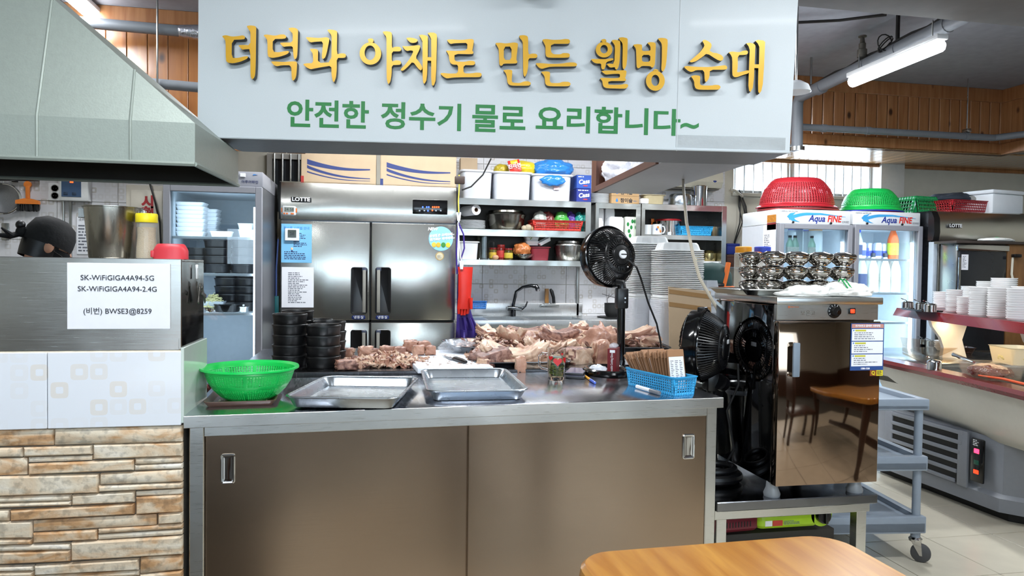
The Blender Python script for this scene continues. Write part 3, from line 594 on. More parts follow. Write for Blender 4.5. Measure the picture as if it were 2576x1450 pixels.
letter([[(1580,225),(1600,205),(1640,215),(1690,248),(1702,275),(1695,310),(1672,350),(1720,375),(1770,380),(1830,405),(1855,440),(1845,470),(1815,480),(1770,465),(1640,380),(1580,430),(1500,485),(1440,502),(1410,490),(1480,430),(1550,370),(1610,290),(1600,255)],
 [(1340,560),(1370,545),(1500,558),(1680,560),(1800,545),(1880,535),(1905,560),(1900,585),(1870,595),(1680,595),(1672,690),(1655,730),(1628,758),(1612,740),(1605,600),(1500,600),(1460,620),(1430,625),(1390,605)],
 [(1430,680),(1480,665),(1545,672),(1555,695),(1548,780),(1575,800),(1700,800),(1750,790),(1800,795),(1820,820),(1800,850),(1760,855),(1540,855),(1495,840),(1478,800),(1475,750),(1455,710)]], *Z4)
letter([[(1920,370),(1960,358),(2060,370),(2110,348),(2160,345),(2175,365),(2165,392),(2140,402),(2040,405),(2040,560),(2028,632),(2090,620),(2184,598),(2184,640),(2100,665),(2030,692),(1990,690),(1968,660),(1970,450),(1950,400)],
 [(2150,252),(2200,245),(2250,258),(2268,280),(2258,525),(2315,525),(2320,300),(2300,255),(2270,222),(2300,208),(2370,215),(2395,235),(2380,560),(2365,780),(2345,870),(2320,905),(2305,880),(2303,780),(2308,575),(2255,572),(2250,700),(2235,830),(2205,885),(2188,870),(2178,800),(2185,600),(2195,340),(2180,290)]], *Z4)
GREEN = M('green_vinyl', '137a34', .5, 0, .03)
for s, x0, x1, y0 in (('안전한', 722, 928, 287), ('정수기', 958, 1160, 293), ('물로', 1188, 1322, 299), ('요리합니다~', 1348, 1758, 304)):
    a, b = loc(x0, y0), loc(x1, y0); o = text(s, .1, GREEN, sg, ((a.x + b.x) / 2, -.0012, (a.z + b.z) / 2), bold=.0022)
    wd = max(v.co.x for v in o.data.vertices) - min(v.co.x for v in o.data.vertices); cxm = (max(v.co.x for v in o.data.vertices) + min(v.co.x for v in o.data.vertices)) / 2
    hs = [v.co.y for v in o.data.vertices]; cym = (max(hs) + min(hs)) / 2; hz = (loc(800, 252).z - loc(800, 317).z) * (1 if '니' not in s else 1.0); kk = hz / (max(hs) - min(hs)) * 1.06
    for v in o.data.vertices: v.co.x = (v.co.x - cxm) * (b.x - a.x) / wd; v.co.y = (v.co.y - cym) * kk
# dark knob of a spotlight above the frame edge
q = onplane(1342, -8, off=.05)
solo(MB().lathe([(.001, 0), (.04, .005), (.06, .03), (.06, .1), (.05, .12), (.001, .12)], 20, (0, 0, 0)), 'ceiling_speaker', M('brown_bakelite', '4b4038', .5), 'dark brown round fitting at the top edge of the sign', 'fitting', q - SN * .03)

# ------------------------------------------------------------------ sheet duct running back from the sign, with a brown lath shelf of bags
du = thing('hanging_shelf', 'pale grey panel hanging back from the sign with a brown lath edge', 'shelf')
zd = 1.775
f = lambda px, py, z=zd: at(px, py, Z=z)
P4 = [f(1712, 388), f(1984, 390), f(1870, 418), f(1640, 489), f(1497, 485)]
P4 = [Vector((p.x, min(max(p.y, 2.95), 5.35), zd)) for p in P4]
MB().ring([[p[:] for p in P4], [(p.x, p.y, zd + .03) for p in P4]]).to('panel', M('duct_sheet', 'a6a8ac', .5, .1, .05), du)
e0, e1 = P4[0], P4[4]; dr = (e1 - e0).normalized(); nr = Vector((-dr.y, dr.x, 0)); nr = nr if nr.x < 0 else -nr
BROWN = M('brown_board', '5b3320', .5, 0, .15, 8)
a = e0 + dr * .3; b = e1
MB().ring([[(p.x, p.y, zd) for p in (a, b, b + nr * .015, a + nr * .015)], [(p.x, p.y, zd + .035) for p in (a, b, b + nr * .015, a + nr * .015)]]).to('lath', BROWN, du)
MB().box(b.x - .02, b.x + .11, b.y, b.y + .018, zd, zd + .3).to('end_board', BROWN, du)
MB().box(b.x - .02, b.x, b.y - .08, b.y, zd, zd + .3).to('corner_board', BROWN, du)
def crumple(name, c, r, mat, label, cat, seed=0, amp=.25, freq=2.2, sub=4, flat=None, group=None, parent=None):
    bm = bmesh.new(); bmesh.ops.create_icosphere(bm, subdivisions=sub, radius=1); o3 = Vector((seed * 3.7, seed * 1.3, seed * .7))
    for v in bm.verts:
        d = v.co.normalized(); k = 1 + amp * (noise.noise(d * freq + o3) + .5 * (1 - abs(noise.noise(d * freq * 2.3 + o3))) + .35 * abs(noise.noise(d * freq * 5 + o3)))
        v.co = Vector((d.x * r[0], d.y * r[1], d.z * r[2])) * k
        if flat is not None and v.co.z < flat: v.co.z = flat + (v.co.z - flat) * .08
    me = bpy.data.meshes.new(name); bm.to_mesh(me); bm.free(); me.polygons.foreach_set('use_smooth', [True] * len(me.polygons)); me.materials.append(mat)
    o = link(name, me, parent, None if label is None or not parent else label, c)
    if label and not parent: tag(o, label, cat, group)
    return o
WBAG = M('white_bag_film', 'e8e9f2', .3, 0, .03, 20, .5, sss=0, bscale=40)
q = at(1568, 470, Z=zd + .03); crumple('plastic_bag', (q.x + .03, q.y, zd + .03 + .105), (.15, .16, .105), WBAG, 'crumpled white plastic bag on the hanging shelf, larger one', 'bag', 1, .2, 3, 5, -.1)
q = at(1625, 440, Z=zd + .03); crumple('plastic_bag', (q.x + .04, q.y, zd + .03 + .06), (.10, .14, .06), WBAG, 'crumpled white plastic bag on the hanging shelf, nearer the sign', 'bag', 2, .2, 3, 4, -.055)
# ------------------------------------------------------------------ front counter
CL, CR = at(462, 1047, Z=.85), at(1820, 1000, Z=.85); CRZ = atan2(CR.y - CL.y, CR.x - CL.x); CW = (CR - CL).length; CD = .645
ct = thing('counter_cabinet', 'long stainless steel counter cabinet with two sliding doors', 'counter', (CL.x, CL.y, 0), CRZ)
TOPM = steel('worktop_steel', 'cfd1d8', .2, (40, 2, 2), .08, 3, .1); LIPM = steel('lip_steel', 'e2e2de', .3, (2, 2, 120), .15, 2.2, .08, .015)
DOORM = steel('reflection_brown_door_steel', 'a8937f', .24, (1.5, 1.5, 160), .16, 1.1, .05, .012)  # brown of the mirrored room is mixed into the door colour
MB().rbox(0, CW, 0, CD, .815, .85, .003, 2).to('worktop', TOPM, ct); MB().rbox(0, CW, -.002, .0, .816, .849, .001, 1).to('front_lip', LIPM, ct)
MB().rbox(.05, CW - .05, .014, .03, .788, .815, .001, 1).to('rail', LIPM, ct)
xl, xr = .012, CW - .052
for x in (xl, xr):
    for y in (.012, CD - .05): MB().rbox(x, x + .037, y, y + .037, .0, .815, .002, 1).to('leg', LIPM, ct)
MB().box(.012, .016, .05, CD - .05, .06, .815).to('side_panel', STEELD, ct); MB().box(CW - .02, CW - .016, .05, CD - .05, .06, .815).to('side_panel', STEELD, ct)
MB().box(.02, CW - .02, CD - .02, CD - .016, .06, .815).to('back_panel', STEELD, ct); MB().box(.02, CW - .02, .03, CD - .02, .06, .075).to('bottom_shelf', STEELD, ct)
def loc_c(px, py, y=0):      # a pixel on the plane of the counter front, in counter coordinates
    n = Vector((-sin(CRZ), cos(CRZ), 0)); p0 = CL + n * y; p = onplane(px, py, p0, n); v = p - CL; return v.x * cos(CRZ) + v.y * sin(CRZ), p.z
xm = loc_c(1178, 1100, .022)[0]
def sliding(x0, x1, y, hpx):
    d = MB().rbox(x0, x1, y, y + .012, .07, .792, .0015, 1).to('door', DOORM, ct)
    (hx0, hz1), (hx1, hz0) = loc_c(hpx[0], hpx[1], y), loc_c(hpx[2], hpx[3], y)
    hm = MB(); hm.M = Matrix.Translation(((hx0 + hx1) / 2, y - .0005, (hz0 + hz1) / 2)) @ Matrix.Rotation(R(90), 4, 'X')
    hm.rtray(hx1 - hx0, hz1 - hz0, [(0, 0), (0, .003), (.003, .0045), (.006, .004), (.008, .001), (.012, .0006)], .008).to('handle', CHROME, d, 'bright recessed pull')
sliding(.05, xm + .03, .03, (555, 1143, 592, 1216)); sliding(xm, CW - .052, .016, (1717, 1093, 1746, 1154))
# brown tray and green colander
t = thing('serving_tray', 'dark brown tray under the green colander at the left end of the counter', 'tray', (-.385, 2.315, .85), R(3))
MB().rtray(.20, .27, [(.012, 0), (0, .014), (0, .016), (.004, .016), (.016, .003)], .02).to('tray_body', M('brown_melamine', '5d4338', .35, 0, .1, 30), t)
crumbs = MB(); rnd = random.Random(5)
for k in range(70): crumbs.box(*[c for q in ((rnd.uniform(-.07, .07),) * 2, (rnd.uniform(-.11, -.02),) * 2) for c in (q[0], q[0] + .0025)], .003, .005)
crumbs.to('crumbs', M('pale_crumbs', 'b9b39a', .8), t)['kind'] = 'stuff'
def holed(prof, seg, solid, rows, mat, name, parent, thick=.0016, sx=1, sy=1, n=0, cut=lambda i, j: True, mod=2):
    """turned wall with a real lattice of holes: every other cell of the fine grid is left out"""
    P = []
    for (r0, z0), (r1, z1) in zip(prof, prof[1:]):
        m = max(1, int(rows * hypot(r1 - r0, z1 - z0)))
        P += [(r0 + (r1 - r0) * k / m, z0 + (z1 - z0) * k / m) for k in range(m)]
    P.append(prof[-1]); vs = []; fs = []
    for r, z in P:
        for k in range(seg):
            a = 2 * pi * k / seg; g = 1 if not n else (abs(cos(a)) ** n + abs(sin(a)) ** n) ** (-1 / n); vs.append((r * cos(a) * g * sx, r * sin(a) * g * sy, z))
    for j in range(len(P) - 1):
        for i in range(seg):
            if j % mod == 1 and i % mod == 1 and not solid(i, j, P[j]) : continue
            k = (i + 1) % seg; fs.append((j * seg + i, j * seg + k, (j + 1) * seg + k, (j + 1) * seg + i))
    mb = MB(); mb.add(vs, fs); o = mb.to(name, mat, parent); md = o.modifiers.new('thickness', 'SOLIDIFY'); md.thickness = thick; md.offset = 0; return o
GRN = M('bright_green_plastic', '0fc555', .3, 0, .05, 20, sss=.1)
t = thing('colander', 'bright green plastic colander standing on the brown tray', 'colander', (-.368, 2.30, .854))
pf = [(.066, .0), (.085, .012), (.105, .032), (.121, .058), (.131, .088)]
holed(pf, 192, lambda i, j, p: i % 24 < 2 or p[1] > .083 or abs(p[1] - .045) < .003, 420, GRN, 'basket_wall', t)
MB().lathe([(.001, .001), (.066, .001), (.066, -.002), (.06, -.003), (.001, 0)], 40).to('base', GRN, t)
MB().lathe([(.129, .086), (.131, .094), (.143, .1), (.1445, .097), (.1445, .093), (.134, .09), (.131, .086)], 64, cap0=False, cap1=False).to('rim', GRN, t)
# two aluminium trays
def alutray(label, C, w, d, rz, tilt=(0, 0)):
    t = thing('baking_tray', label, 'tray', C, rz, 'aluminium trays on the counter'); t.rotation_euler = (tilt[0], tilt[1], rz)
    b = MB().rtray(w, d, [(.022, 0), (.02, .0), (.004, .027), (.0, .029), (-.002, .031), (0, .033), (.004, .031), (.007, .028), (.022, .003), (.026, .002)], .045).to('tray_body', ALU, t)
    mb = MB(); mb.rtray(w, d, [(-.003, .029), (-.004, .031), (-.003, .033), (0, .034), (.003, .033), (.002, .030), (-.003, .029)], .045, 5, False); mb.to('rolled_rim', ALU, t); return t
alutray('dull aluminium tray beside the green colander, overhanging the counter edge', (-.045, 2.298, .853), .325, .46, R(-11), (R(-1.2), 0))
alutray('dull aluminium tray in the middle of the counter next to the glass mug', (.33, 2.42, .852), .315, .49, R(-1.5))
# glass mug with hearts and tea leaves
MUGG = M('mug_glass', 'f4f8f8', .02, 0, 0, trans=1, ior=1.3)
t = thing('glass_mug', 'clear glass mug with red hearts and green tea leaves inside', 'mug', (.672, 2.575, .85))
hh = .119; r = .0345
MB().lathe([(.001, 0), (r * .8, 0), (r * .86, .004), (r * .97, .06), (r, hh), (r * .96, hh), (r * .9, .05), (r * .78, .014), (.001, .012)], 32).to('mug_body', MUGG, t)
MB().tube([(-r, 0, hh * .82), (-r - .02, 0, hh * .84), (-r - .03, 0, hh * .76), (-r - .03, 0, hh * .45), (-r - .02, 0, hh * .37), (-r + .002, 0, hh * .33)], .0045, 8).to('handle', MUGG, t)
MB().lathe([(.001, .0135), (r * .76, .0135), (r * .85, .04), (r * .9, hh * .72), (.001, hh * .72)], 24).to('water', M('clear_tea', 'e9eac8', .02, 0, 0, trans=1, ior=1.2), t)
mb = MB(); rnd = random.Random(11)
for k in range(70):
    a = rnd.uniform(0, 6.28); q = rnd.uniform(0, r * .68); mb.M = Matrix.Translation((q * cos(a), q * sin(a), rnd.uniform(.017, .05))) @ Matrix.Rotation(rnd.uniform(0, 6), 4, 'Z') @ Matrix.Rotation(rnd.uniform(-1, 1), 4, 'X'); mb.ring([[(-.008, 0, 0), (0, .003, 0), (.008, 0, .001), (0, -.003, 0)], [(-.008, 0, .001), (0, .003, .002), (.008, 0, .002), (0, -.003, .001)]])
o = mb.to('tea_leaves', M('tea_leaf', '8a9440', .5, 0, .3, 60), t); o['kind'] = 'stuff'
HEART = M('red_enamel_print', 'c01a1e', .3)
def heart(a0, z, s):
    P = [(16 * sin(u) ** 3, 13 * cos(u) - 5 * cos(2 * u) - 2 * cos(3 * u) - cos(4 * u)) for u in [k * pi / 12 for k in range(24)]]
    rr = r * .985 + .0008; q = [(a0 + x * s / 16 / rr, z + y * s / 16) for x, y in P]
    MB().ring([[(rr * sin(a), -rr * cos(a), zz) for a, zz in q], [((rr + .0005) * sin(a), -(rr + .0005) * cos(a), zz) for a, zz in q]]).to('heart_print', HEART, t)
for a0, z, s in ((-.1, .072, .017), (.85, .078, .012), (-.9, .085, .010), (1.6, .07, .012), (.4, .1, .005)): heart(a0, z, s)
# phone in its case on a second one, pens
DK = M('dark_leather', '26262b', .5); LAV = M('lavender_screen', '7d7f98', .12, 0, .05)
for lab, z, off, rz in (('black phone case lying under the lavender one beside the mug', .85, (0, 0), R(-20)), ('phone in a black case with a lavender back, lying on top of another', .861, (.003, .008), R(-24))):
    t = thing('phone', lab, 'phone', (.775 + off[0], 2.66 + off[1], z), rz, 'phones by the mug')
    MB().rbox(-.036, .036, -.075, .075, 0, .01, .003).to('case', DK, t); MB().rbox(-.033, .033, -.072, .072, .0098, .0108, .0003, 1).to('back_plate', LAV, t)
def pen(lab, a, b, r, c1, c2):
    t = thing('pen', lab, 'pen', a); d = b - a; v = d.normalized()
    MB().tube([(0, 0, 0), v * .006, d * .62], [r * .3, r, r], 10).to('barrel', c1, t); MB().tube([d * .62, d * .98, d], [r * 1.12, r * 1.12, r * .8], 10).to('pen_cap', c2, t); return t
pen('yellow pen with a blue cap lying by the ring base of the fan', at(1468, 944, Z=.855), at(1497, 964, Z=.855), .0045, M('pen_yellow', 'e8a41c', .4), M('pen_blue', '3f62c8', .35))
pen('white marker pen with a grey cap lying in front of the blue basket', at(1600, 972, Z=.858), at(1660, 990, Z=.858), .0065, WHITEP, M('pen_grey', '6d7178', .4))

# ------------------------------------------------------------------ fans
def grille(prof, n, r, mat, parent, name='wire', tw=.0):
    """radial bars following a profile; each bar its own object"""
    me = MB().tube([(R_ * cos(tw * i / len(prof)), R_ * sin(tw * i / len(prof)), z) for i, (R_, z) in enumerate(prof)], r, 5).mesh(name, mat)
    for k in range(n): link(name, me, parent, rot=(0, 0, 2 * pi * k / n))
def fan_head(t, Mx, s, wires=72):
    """air circulator seen from the rear; local +z points out of the back"""
    h = bpy.data.objects.new('head', None); COL.objects.link(h); h.parent = t; h.matrix_local = Mx @ Matrix.Scale(s, 4)
    MB().lathe([(.90, -.40), (.96, -.36), (.985, -.2), (.985, -.02), (.95, .06), (.92, .06), (.95, -.02), (.95, -.2), (.90, -.38)], 48, cap0=False, cap1=False).to('housing', BLACKG, h)
    MB().lathe([(.985, -.05), (1.02, -.03), (1.02, .02), (.985, .04)], 48, cap0=False, cap1=False).to('ring', BLACKG, h)
    grille([(.93, .05), (.86, .2), (.72, .4), (.60, .52), (.5, .56)], wires, .02, BLACK, h)
    MB().lathe([(.60, .50), (.625, .53), (.60, .56), (.575, .53)], 40, cap0=False, cap1=False).to('inner_ring', BLACK, h)
    grille([(.58, .54), (.45, .555), (.30, .56)], wires // 2, .016, BLACK, h)
    MB().lathe([(.001, .1), (.34, .12), (.36, .5), (.34, .58), (.31, .61), (.18, .63), (.001, .63)], 36).to('motor_cover', BLACK, h)
    MB().tube([(.36 * cos(a), .36 * sin(a), .575) for a in [k * pi / 16 for k in range(32)]], .022, 6, closed=True).to('motor_rim', BLACK, h)
    mb = MB()
    for k in range(5):
        a = 2 * pi * k / 5; q = []
        for u in range(7):
            rr = .15 + .7 * u / 6; q.append([(rr * cos(a + .1 * u), rr * sin(a + .1 * u), -.1 + .1), (rr * cos(a + .1 * u + .75), rr * sin(a + .1 * u + .75), -.3 + .05 * u / 6)])
        for A, B in zip(q, q[1:]): mb.quad(A[0], A[1], B[1], B[0])
    o = mb.to('blade', M('smoky_blade', '17181a', .3), h); o.modifiers.new('t', 'SOLIDIFY').thickness = .015
    grille([(.90, -.40), (.7, -.5), (.4, -.56), (.12, -.58)], wires // 2, .012, BLACK, h, 'front_wire', .6)
    MB().lathe([(.001, -.6), (.13, -.6), (.14, -.55), (.001, -.53)], 20).to('front_badge', BLACK, h)
    return h
def aim(axis, roll=0, loc=(0, 0, 0)):
    z = Vector(axis).normalized(); x = Vector((0, 0, 1)).cross(z).normalized(); y = z.cross(x)
    m = Matrix((x, y, z)).transposed().to_4x4(); m = m @ Matrix.Rotation(roll, 4, 'Z'); m.translation = loc; return m
BASE = (.905, 2.665, .85); COLX = Vector((.985, 2.745, .85))
t = thing('pedestal_fan', 'small black fan on a post with a tubular ring base, standing on the counter', 'fan', BASE)
cx = COLX - Vector(BASE)
MB().tube([(.085 * cos(a), .11 * sin(a), .018) for a in [k * 2 * pi / 36 for k in range(36)]], .014, 10, closed=True).to('ring_base', BLACKG, t)
MB().tube([(cx.x - .005, cx.y, .014), (cx.x, cx.y, .05)], [.022, .019], 14).to('post_foot', BLACKG, t)
zc = at(1560, 770, Y=COLX.y).z - .85; zt = at(1560, 725, Y=COLX.y).z - .85
MB().cyl((cx.x, cx.y, .03), (cx.x - .002, cx.y, zc + .01), .0165, seg=18).to('post', BLACKG, t)
MB().rbox(cx.x - .025, cx.x + .022, cx.y - .022, cx.y + .02, zc - .01, zt, .006).to('clamp', BLACK, t)
for dz in (.016, .032):
    MB().cyl((cx.x + .006, cx.y - .022, zc + dz), (cx.x + .006, cx.y - .0245, zc + dz), .0035, seg=10).to('screw', CHROME, t)
hc = at(1545, 646, Y=COLX.y - .0) - Vector(BASE)
MB().tube([(cx.x, cx.y, zt - .012), (cx.x - .004, cx.y, zt + .02), (hc.x, hc.y, hc.z - .10)], [.02, .018, .024], 12).to('neck', BLACK, t)
h = fan_head(t, aim((.34, -.90, .10), 0, hc + Vector((-.008, .03, 0))), .124)
MB().lathe([(.001, .63), (.14, .63), (.14, .68), (.12, .70), (.001, .70)], 24).to('knob', WHITEP, h); MB().box(-.11, .11, -.015, .015, .695, .715).to('knob_groove', BLACK, h)
for k in range(4):
    a = pi / 4 + k * pi / 2; MB().cyl((.26 * cos(a), .26 * sin(a), .60), (.26 * cos(a), .26 * sin(a), .625), .035, seg=10).to('screw_recess', RUBBER, h)
# its flex running down to the floor fans
a = at(1601, 672, Y=COLX.y - .07)
pts = [at(1580, 655, Y=COLX.y - .05), a, at(1612, 700, Y=2.72), at(1630, 760, Y=2.75), at(1652, 815, Y=2.78), at(1662, 862, Y=2.80), at(1668, 930, Y=2.82), at(1672, 1010, Y=2.84)]
solo(MB().tube(pts, .0042, 6), 'power_cord', RUBBER, 'black power cord hanging from the back of the post fan', 'cord')
# glove carton in the ring
t = thing('glove_box', 'dark red carton of cooking gloves standing in the ring base of the fan', 'box', (.925, 2.66, .851), R(-28))
hb = .108
MB().rbox(-.017, .017, -.045, .045, 0, hb, .0015, 1).to('carton', M('maroon_carton', '6e1019', .4, 0, .08), t)
text('Disposable Cooking Gloves', .0125, WHITEP, t, (0, -.0456, hb * .48), (R(90), R(-90), 0), sx=.62, ext=.0002)
MB().rbox(-.008, .012, -.0458, -.0452, hb * .86, hb * .96, .0002, 1).to('logo_panel', WHITEP, t)
crumple('film', (0, 0, hb + .008), (.016, .04, .010), film('glove_film', 'dfe2ea', .4), 'clear film', None, 4, .2, 3, 3, parent=t)
crumple('tissue', (.862, 2.66, .868), (.032, .04, .022), film('tissue_film', 'e6eaf2', .75), 'crumpled clear wrapper lying inside the ring base of the fan', 'wrapper', 6, .3, 3, 4, -.015)
# blue perforated basket with bill holders
q0, q1, q2 = at(1576, 969, Z=.85), at(1695, 999, Z=.85), at(1743, 992, Z=.85)
bl_, bw_ = .262, .095; brz = atan2(q0.y - q1.y, q0.x - q1.x)     # long side direction from near corner
BLUE = M('sky_blue_plastic', '2ea3dc', .35, 0, .04, 20)
def hole_panel(mb, o, u, v, nu, nv, rim=1, hr=.34, skip=lambda i, j: False):
    """flat panel of nu x nv cells spanned by vectors u, v with an eight-sided hole in every cell"""
    o, u, v = Vector(o), Vector(u), Vector(v)
    S = [(0, 0), (.5, 0), (1, 0), (1, .5), (1, 1), (.5, 1), (0, 1), (0, .5)]
    for i in range(nu):
        for j in range(nv):
            P = [o + u * ((i + a) / nu) + v * ((j + b) / nv) for a, b in S]
            if i < rim or j < rim or i >= nu - rim or j >= nv - rim or skip(i, j): mb.add([P[0], P[2], P[4], P[6]], [(0, 1, 2, 3)]); continue
            I = [o + u * ((i + .5 + hr * cos(2 * pi * (k / 8) - 3 * pi / 4)) / nu) + v * ((j + .5 + hr * sin(2 * pi * (k / 8) - 3 * pi / 4)) / nv) for k in range(8)]
            mb.add([p[:] for p in P] + [p[:] for p in I], [(k, (k + 1) % 8, 8 + (k + 1) % 8, 8 + k) for k in range(8)])
    return mb
def basket(name, label, cat, loc, rz, l, w, h, fl, mat, nu, nv, nw, hr=.34, group=None, skip=lambda i, j: False, rimw=.006):
    """tapered perforated basket: l along x, w along y"""
    t = thing(name, label, cat, loc, rz, group)
    mb = MB(); a, b = l / 2, w / 2; A, B = a + fl, b + fl
    hole_panel(mb, (-a, -b, 0), (2 * a, 0, 0), (0, -fl, h), nu, nv, 1, hr, skip); hole_panel(mb, (a, b, 0), (-2 * a, 0, 0), (0, fl, h), nu, nv, 1, hr, skip)
    hole_panel(mb, (a, -b, 0), (0, 2 * b, 0), (fl, 0, h), nw, nv, 1, hr); hole_panel(mb, (-a, b, 0), (0, -2 * b, 0), (-fl, 0, h), nw, nv, 1, hr)
    for sx_, sy_ in ((1, -1), (1, 1), (-1, 1), (-1, -1)): mb.add([(sx_ * a, sy_ * b, 0), (sx_ * (a + fl), sy_ * b, h), (sx_ * A, sy_ * B, h), (sx_ * a, sy_ * B, h)], [(0, 1, 2), (0, 2, 3)])
    o = mb.to('wall', mat, t, sharp=25); m = o.modifiers.new('t', 'SOLIDIFY'); m.thickness = .0022; m.offset = 0
    MB().rbox(-a, a, -b, b, -.001, .002, .001, 1).to('base', mat, t)
    mb = MB(); mb.rtray(2 * A + .004, 2 * B + .004, [(.004, h - .006), (0, h - .006), (-rimw, h - .001), (-rimw, h + .001), (0, h + .002), (.004, h + .001), (.004, h - .006)], .012, 4, False); mb.to('rim', mat, t); return t
dirl = Vector((cos(brz), sin(brz), 0)); dirw = Vector((-sin(brz), cos(brz), 0)); dirw = dirw if dirw.dot(q2 - q1) > 0 else -dirw
bc = q1 + dirl * bl_ / 2 + dirw * bw_ / 2
bk = basket('perforated_basket', 'sky blue perforated basket full of bill holders on the counter', 'basket', bc, brz, bl_ - .012, bw_ - .012, .062, .006, BLUE, 22, 7, 8)
HOLD = M('brown_clipboard', '8a6446', .55, 0, .12, 30); HOLDE = M('kraft_edge', '5e422c', .7); CLIPM = M('tan_leatherette', 'a57a58', .5)
def holder(i, x, lean, lift, lab):
    t = thing('bill_holder', lab, 'bill holder', (0, 0, 0), group='bill holders in the blue basket')
    t.matrix_world = Matrix.Translation(bc + Vector((0, 0, .004))) @ Matrix.Rotation(brz, 4, 'Z') @ Matrix.Translation((x, random.uniform(-.004, .004), lift)) @ Matrix.Rotation(lean, 4, 'Y')
    MB().rbox(-.0016, .0016, -.036, .036, 0, .135, .0008, 1).to('board', HOLD, t)
    MB().rbox(-.004, .0045, -.034, .034, .112, .137, .0015, 1).to('clip_flap', CLIPM, t)
    if i in (0, 7, 12): MB().rbox(-.0032, -.0018, -.031, .031, .004, .113, .0003, 1).to('bill', PAPER, t)
    return t
nh = 17
for i in range(nh):
    x = -bl_ * .36 + i * bl_ * .68 / nh
    lean = R(10 + 38 * (i / nh) ** 1.0)
    lab = 'front brown bill holder with a printed white bill, at the near end of the basket' if i == 0 else 'brown bill holder number %s behind the white bill in the blue basket' % (['one', 'two', 'three', 'four', 'five', 'six', 'seven', 'eight', 'nine', 'ten', 'eleven', 'twelve', 'thirteen', 'fourteen', 'fifteen', 'sixteen'][i - 1])
    o = holder(i, x, lean, random.uniform(0, .006) + (.006 if i % 3 == 0 else 0), lab)
    if i == 0:
        mb = MB(); rr = random.Random(2)
        for k in range(16):
            for c in range(3): mb.box(-.0034, -.0033, .026 - c * .019 - rr.uniform(.006, .014), .026 - c * .019, .10 - k * .006 - .0022, .10 - k * .006)
        mb.to('printed_lines', INKG, o)
# ------------------------------------------------------------------ prep table behind the counter
PT = .86; ty0, ty1 = 2.80, 3.62
pt = thing('prep_table', 'stainless steel prep table behind the counter, loaded with meat', 'table', (0, 0, 0))
xe0, xe1 = -.52, .93
MB().rbox(xe0, xe1, ty0, ty1, PT - .035, PT, .003, 1).to('tabletop', steel('prep_steel', '7d7e82', .24, (40, 2, 2), .1, 4), pt)
for x in (xe0 + .02, xe1 - .06):
    for y in (ty0 + .02, ty1 - .06): MB().rbox(x, x + .04, y, y + .04, 0, PT - .035, .002, 1).to('leg', STEELD, pt)
MB().rbox(xe0 + .03, xe1 - .03, ty0 + .03, ty1 - .03, .25, .27, .002, 1).to('undershelf', STEELD, pt)
# stacked black earthenware bowls
BOWLM = M('matt_black_bowl', '121213', .38, 0, .2, 25, .05)
bowl_me = MB().lathe([(.001, 0), (.059, 0), (.0625, .004), (.066, .03), (.0672, .039), (.069, .04), (.069, .045), (.0675, .047), (.064, .046), (.060, .02), (.054, .008), (.001, .007)], 28).mesh('stacking_bowl', BOWLM)
ordn = ['lowest', 'second', 'third', 'fourth', 'fifth', 'sixth', 'seventh', 'eighth', 'ninth', 'tenth', 'eleventh', 'twelfth', 'thirteenth', 'fourteenth', 'fifteenth', 'sixteenth', 'seventeenth', 'eighteenth', 'nineteenth', 'twentieth'] + ['twenty-' + w for w in 'first second third fourth fifth sixth seventh eighth ninth'.split()] + ['thirtieth']
def bowl_stack(px, py, n, where, s=1.0, pitch=.041):
    b = at(px, py, Z=PT)
    for k in range(n):
        o = link('stacking_bowl', bowl_me, None, None, (b.x + random.uniform(-.001, .001), b.y, PT + k * pitch * s)); o.scale = (s, s, s)
        tag(o, '%s black bowl of the stack %s' % ('topmost' if k == n - 1 else ordn[k], where), 'bowl', 'stacked black bowls on the prep table')
bowl_stack(729, 921, 5, 'nearest the green colander')
bowl_stack(813, 924, 4, 'in front on the right, beside the meat')
bowl_stack(748, 903, 5, 'behind the one nearest the colander')
bowl_stack(829, 908, 4, 'behind the front right one')
bowl_stack(797, 900, 4, 'in the middle at the back, mostly hidden')
# white cutting board, knife, bag
c = [at(*p, Z=.878) for p in ((1027.5, 930), (1213, 922), (1181, 878), (1028, 882))]
cb = thing('cutting_board', 'thick white cutting board on the prep table', 'board', (.295, 3.03, PT), R(4))
MB().rbox(-.148, .148, -.30, .30, 0, .02, .004).to('slab', M('white_polyethylene', 'dfe5ee', .4, 0, .04, 14), cb)
mb = MB(); rnd = random.Random(9)
for k in range(46):
    x, y = rnd.uniform(-.1, .13), rnd.uniform(-.24, .1); mb.M = Matrix.Translation((x, y, .02)) @ Matrix.Rotation(rnd.uniform(0, 6), 4, 'Z'); s = rnd.uniform(.0015, .005); mb.rbox(-s, s, -s * .6, s * .6, -.0005, s * .5, s * .15, 1)
o = mb.to('scraps', M('meat_scraps', 'a88a78', .6), cb); o['kind'] = 'stuff'
a, b = at(1110, 894, Z=.884), at(1171, 914, Z=.884); d = b - a
k = thing('kitchen_knife', 'kitchen knife with a black handle lying on the white board', 'knife', a, atan2(d.y, d.x))
L = d.length
MB().ring([[(0, 0, -.0002), (L * .56, -.016, -.0003), (L * .56, .012, -.0003), (L * .3, .010, -.0003)], [(0, 0, .0002), (L * .56, -.016, .0008), (L * .56, .012, .0014), (L * .3, .010, .001)]]).to('blade', STEELM, k)
MB().tube([(L * .55, 0, .003), (L * .62, 0, .005), (L * .9, 0, .005), (L, .003, .004)], [.008, .010, .0095, .006], 10).to('handle', BLACK, k)
for u in (.66, .76, .86): MB().cyl((L * u, 0, .013), (L * u, 0, .0153), .0025, seg=8).to('rivet', CHROME, k)
crumple('plastic_bag', at(1150, 874, Z=.90), (.075, .07, .028), film('clear_bag_film', 'e9edf5', .28, .08, .8, 45), 'clear crumpled plastic bag lying on the far end of the board', 'bag', 8, .3, 3, 4, -.016)
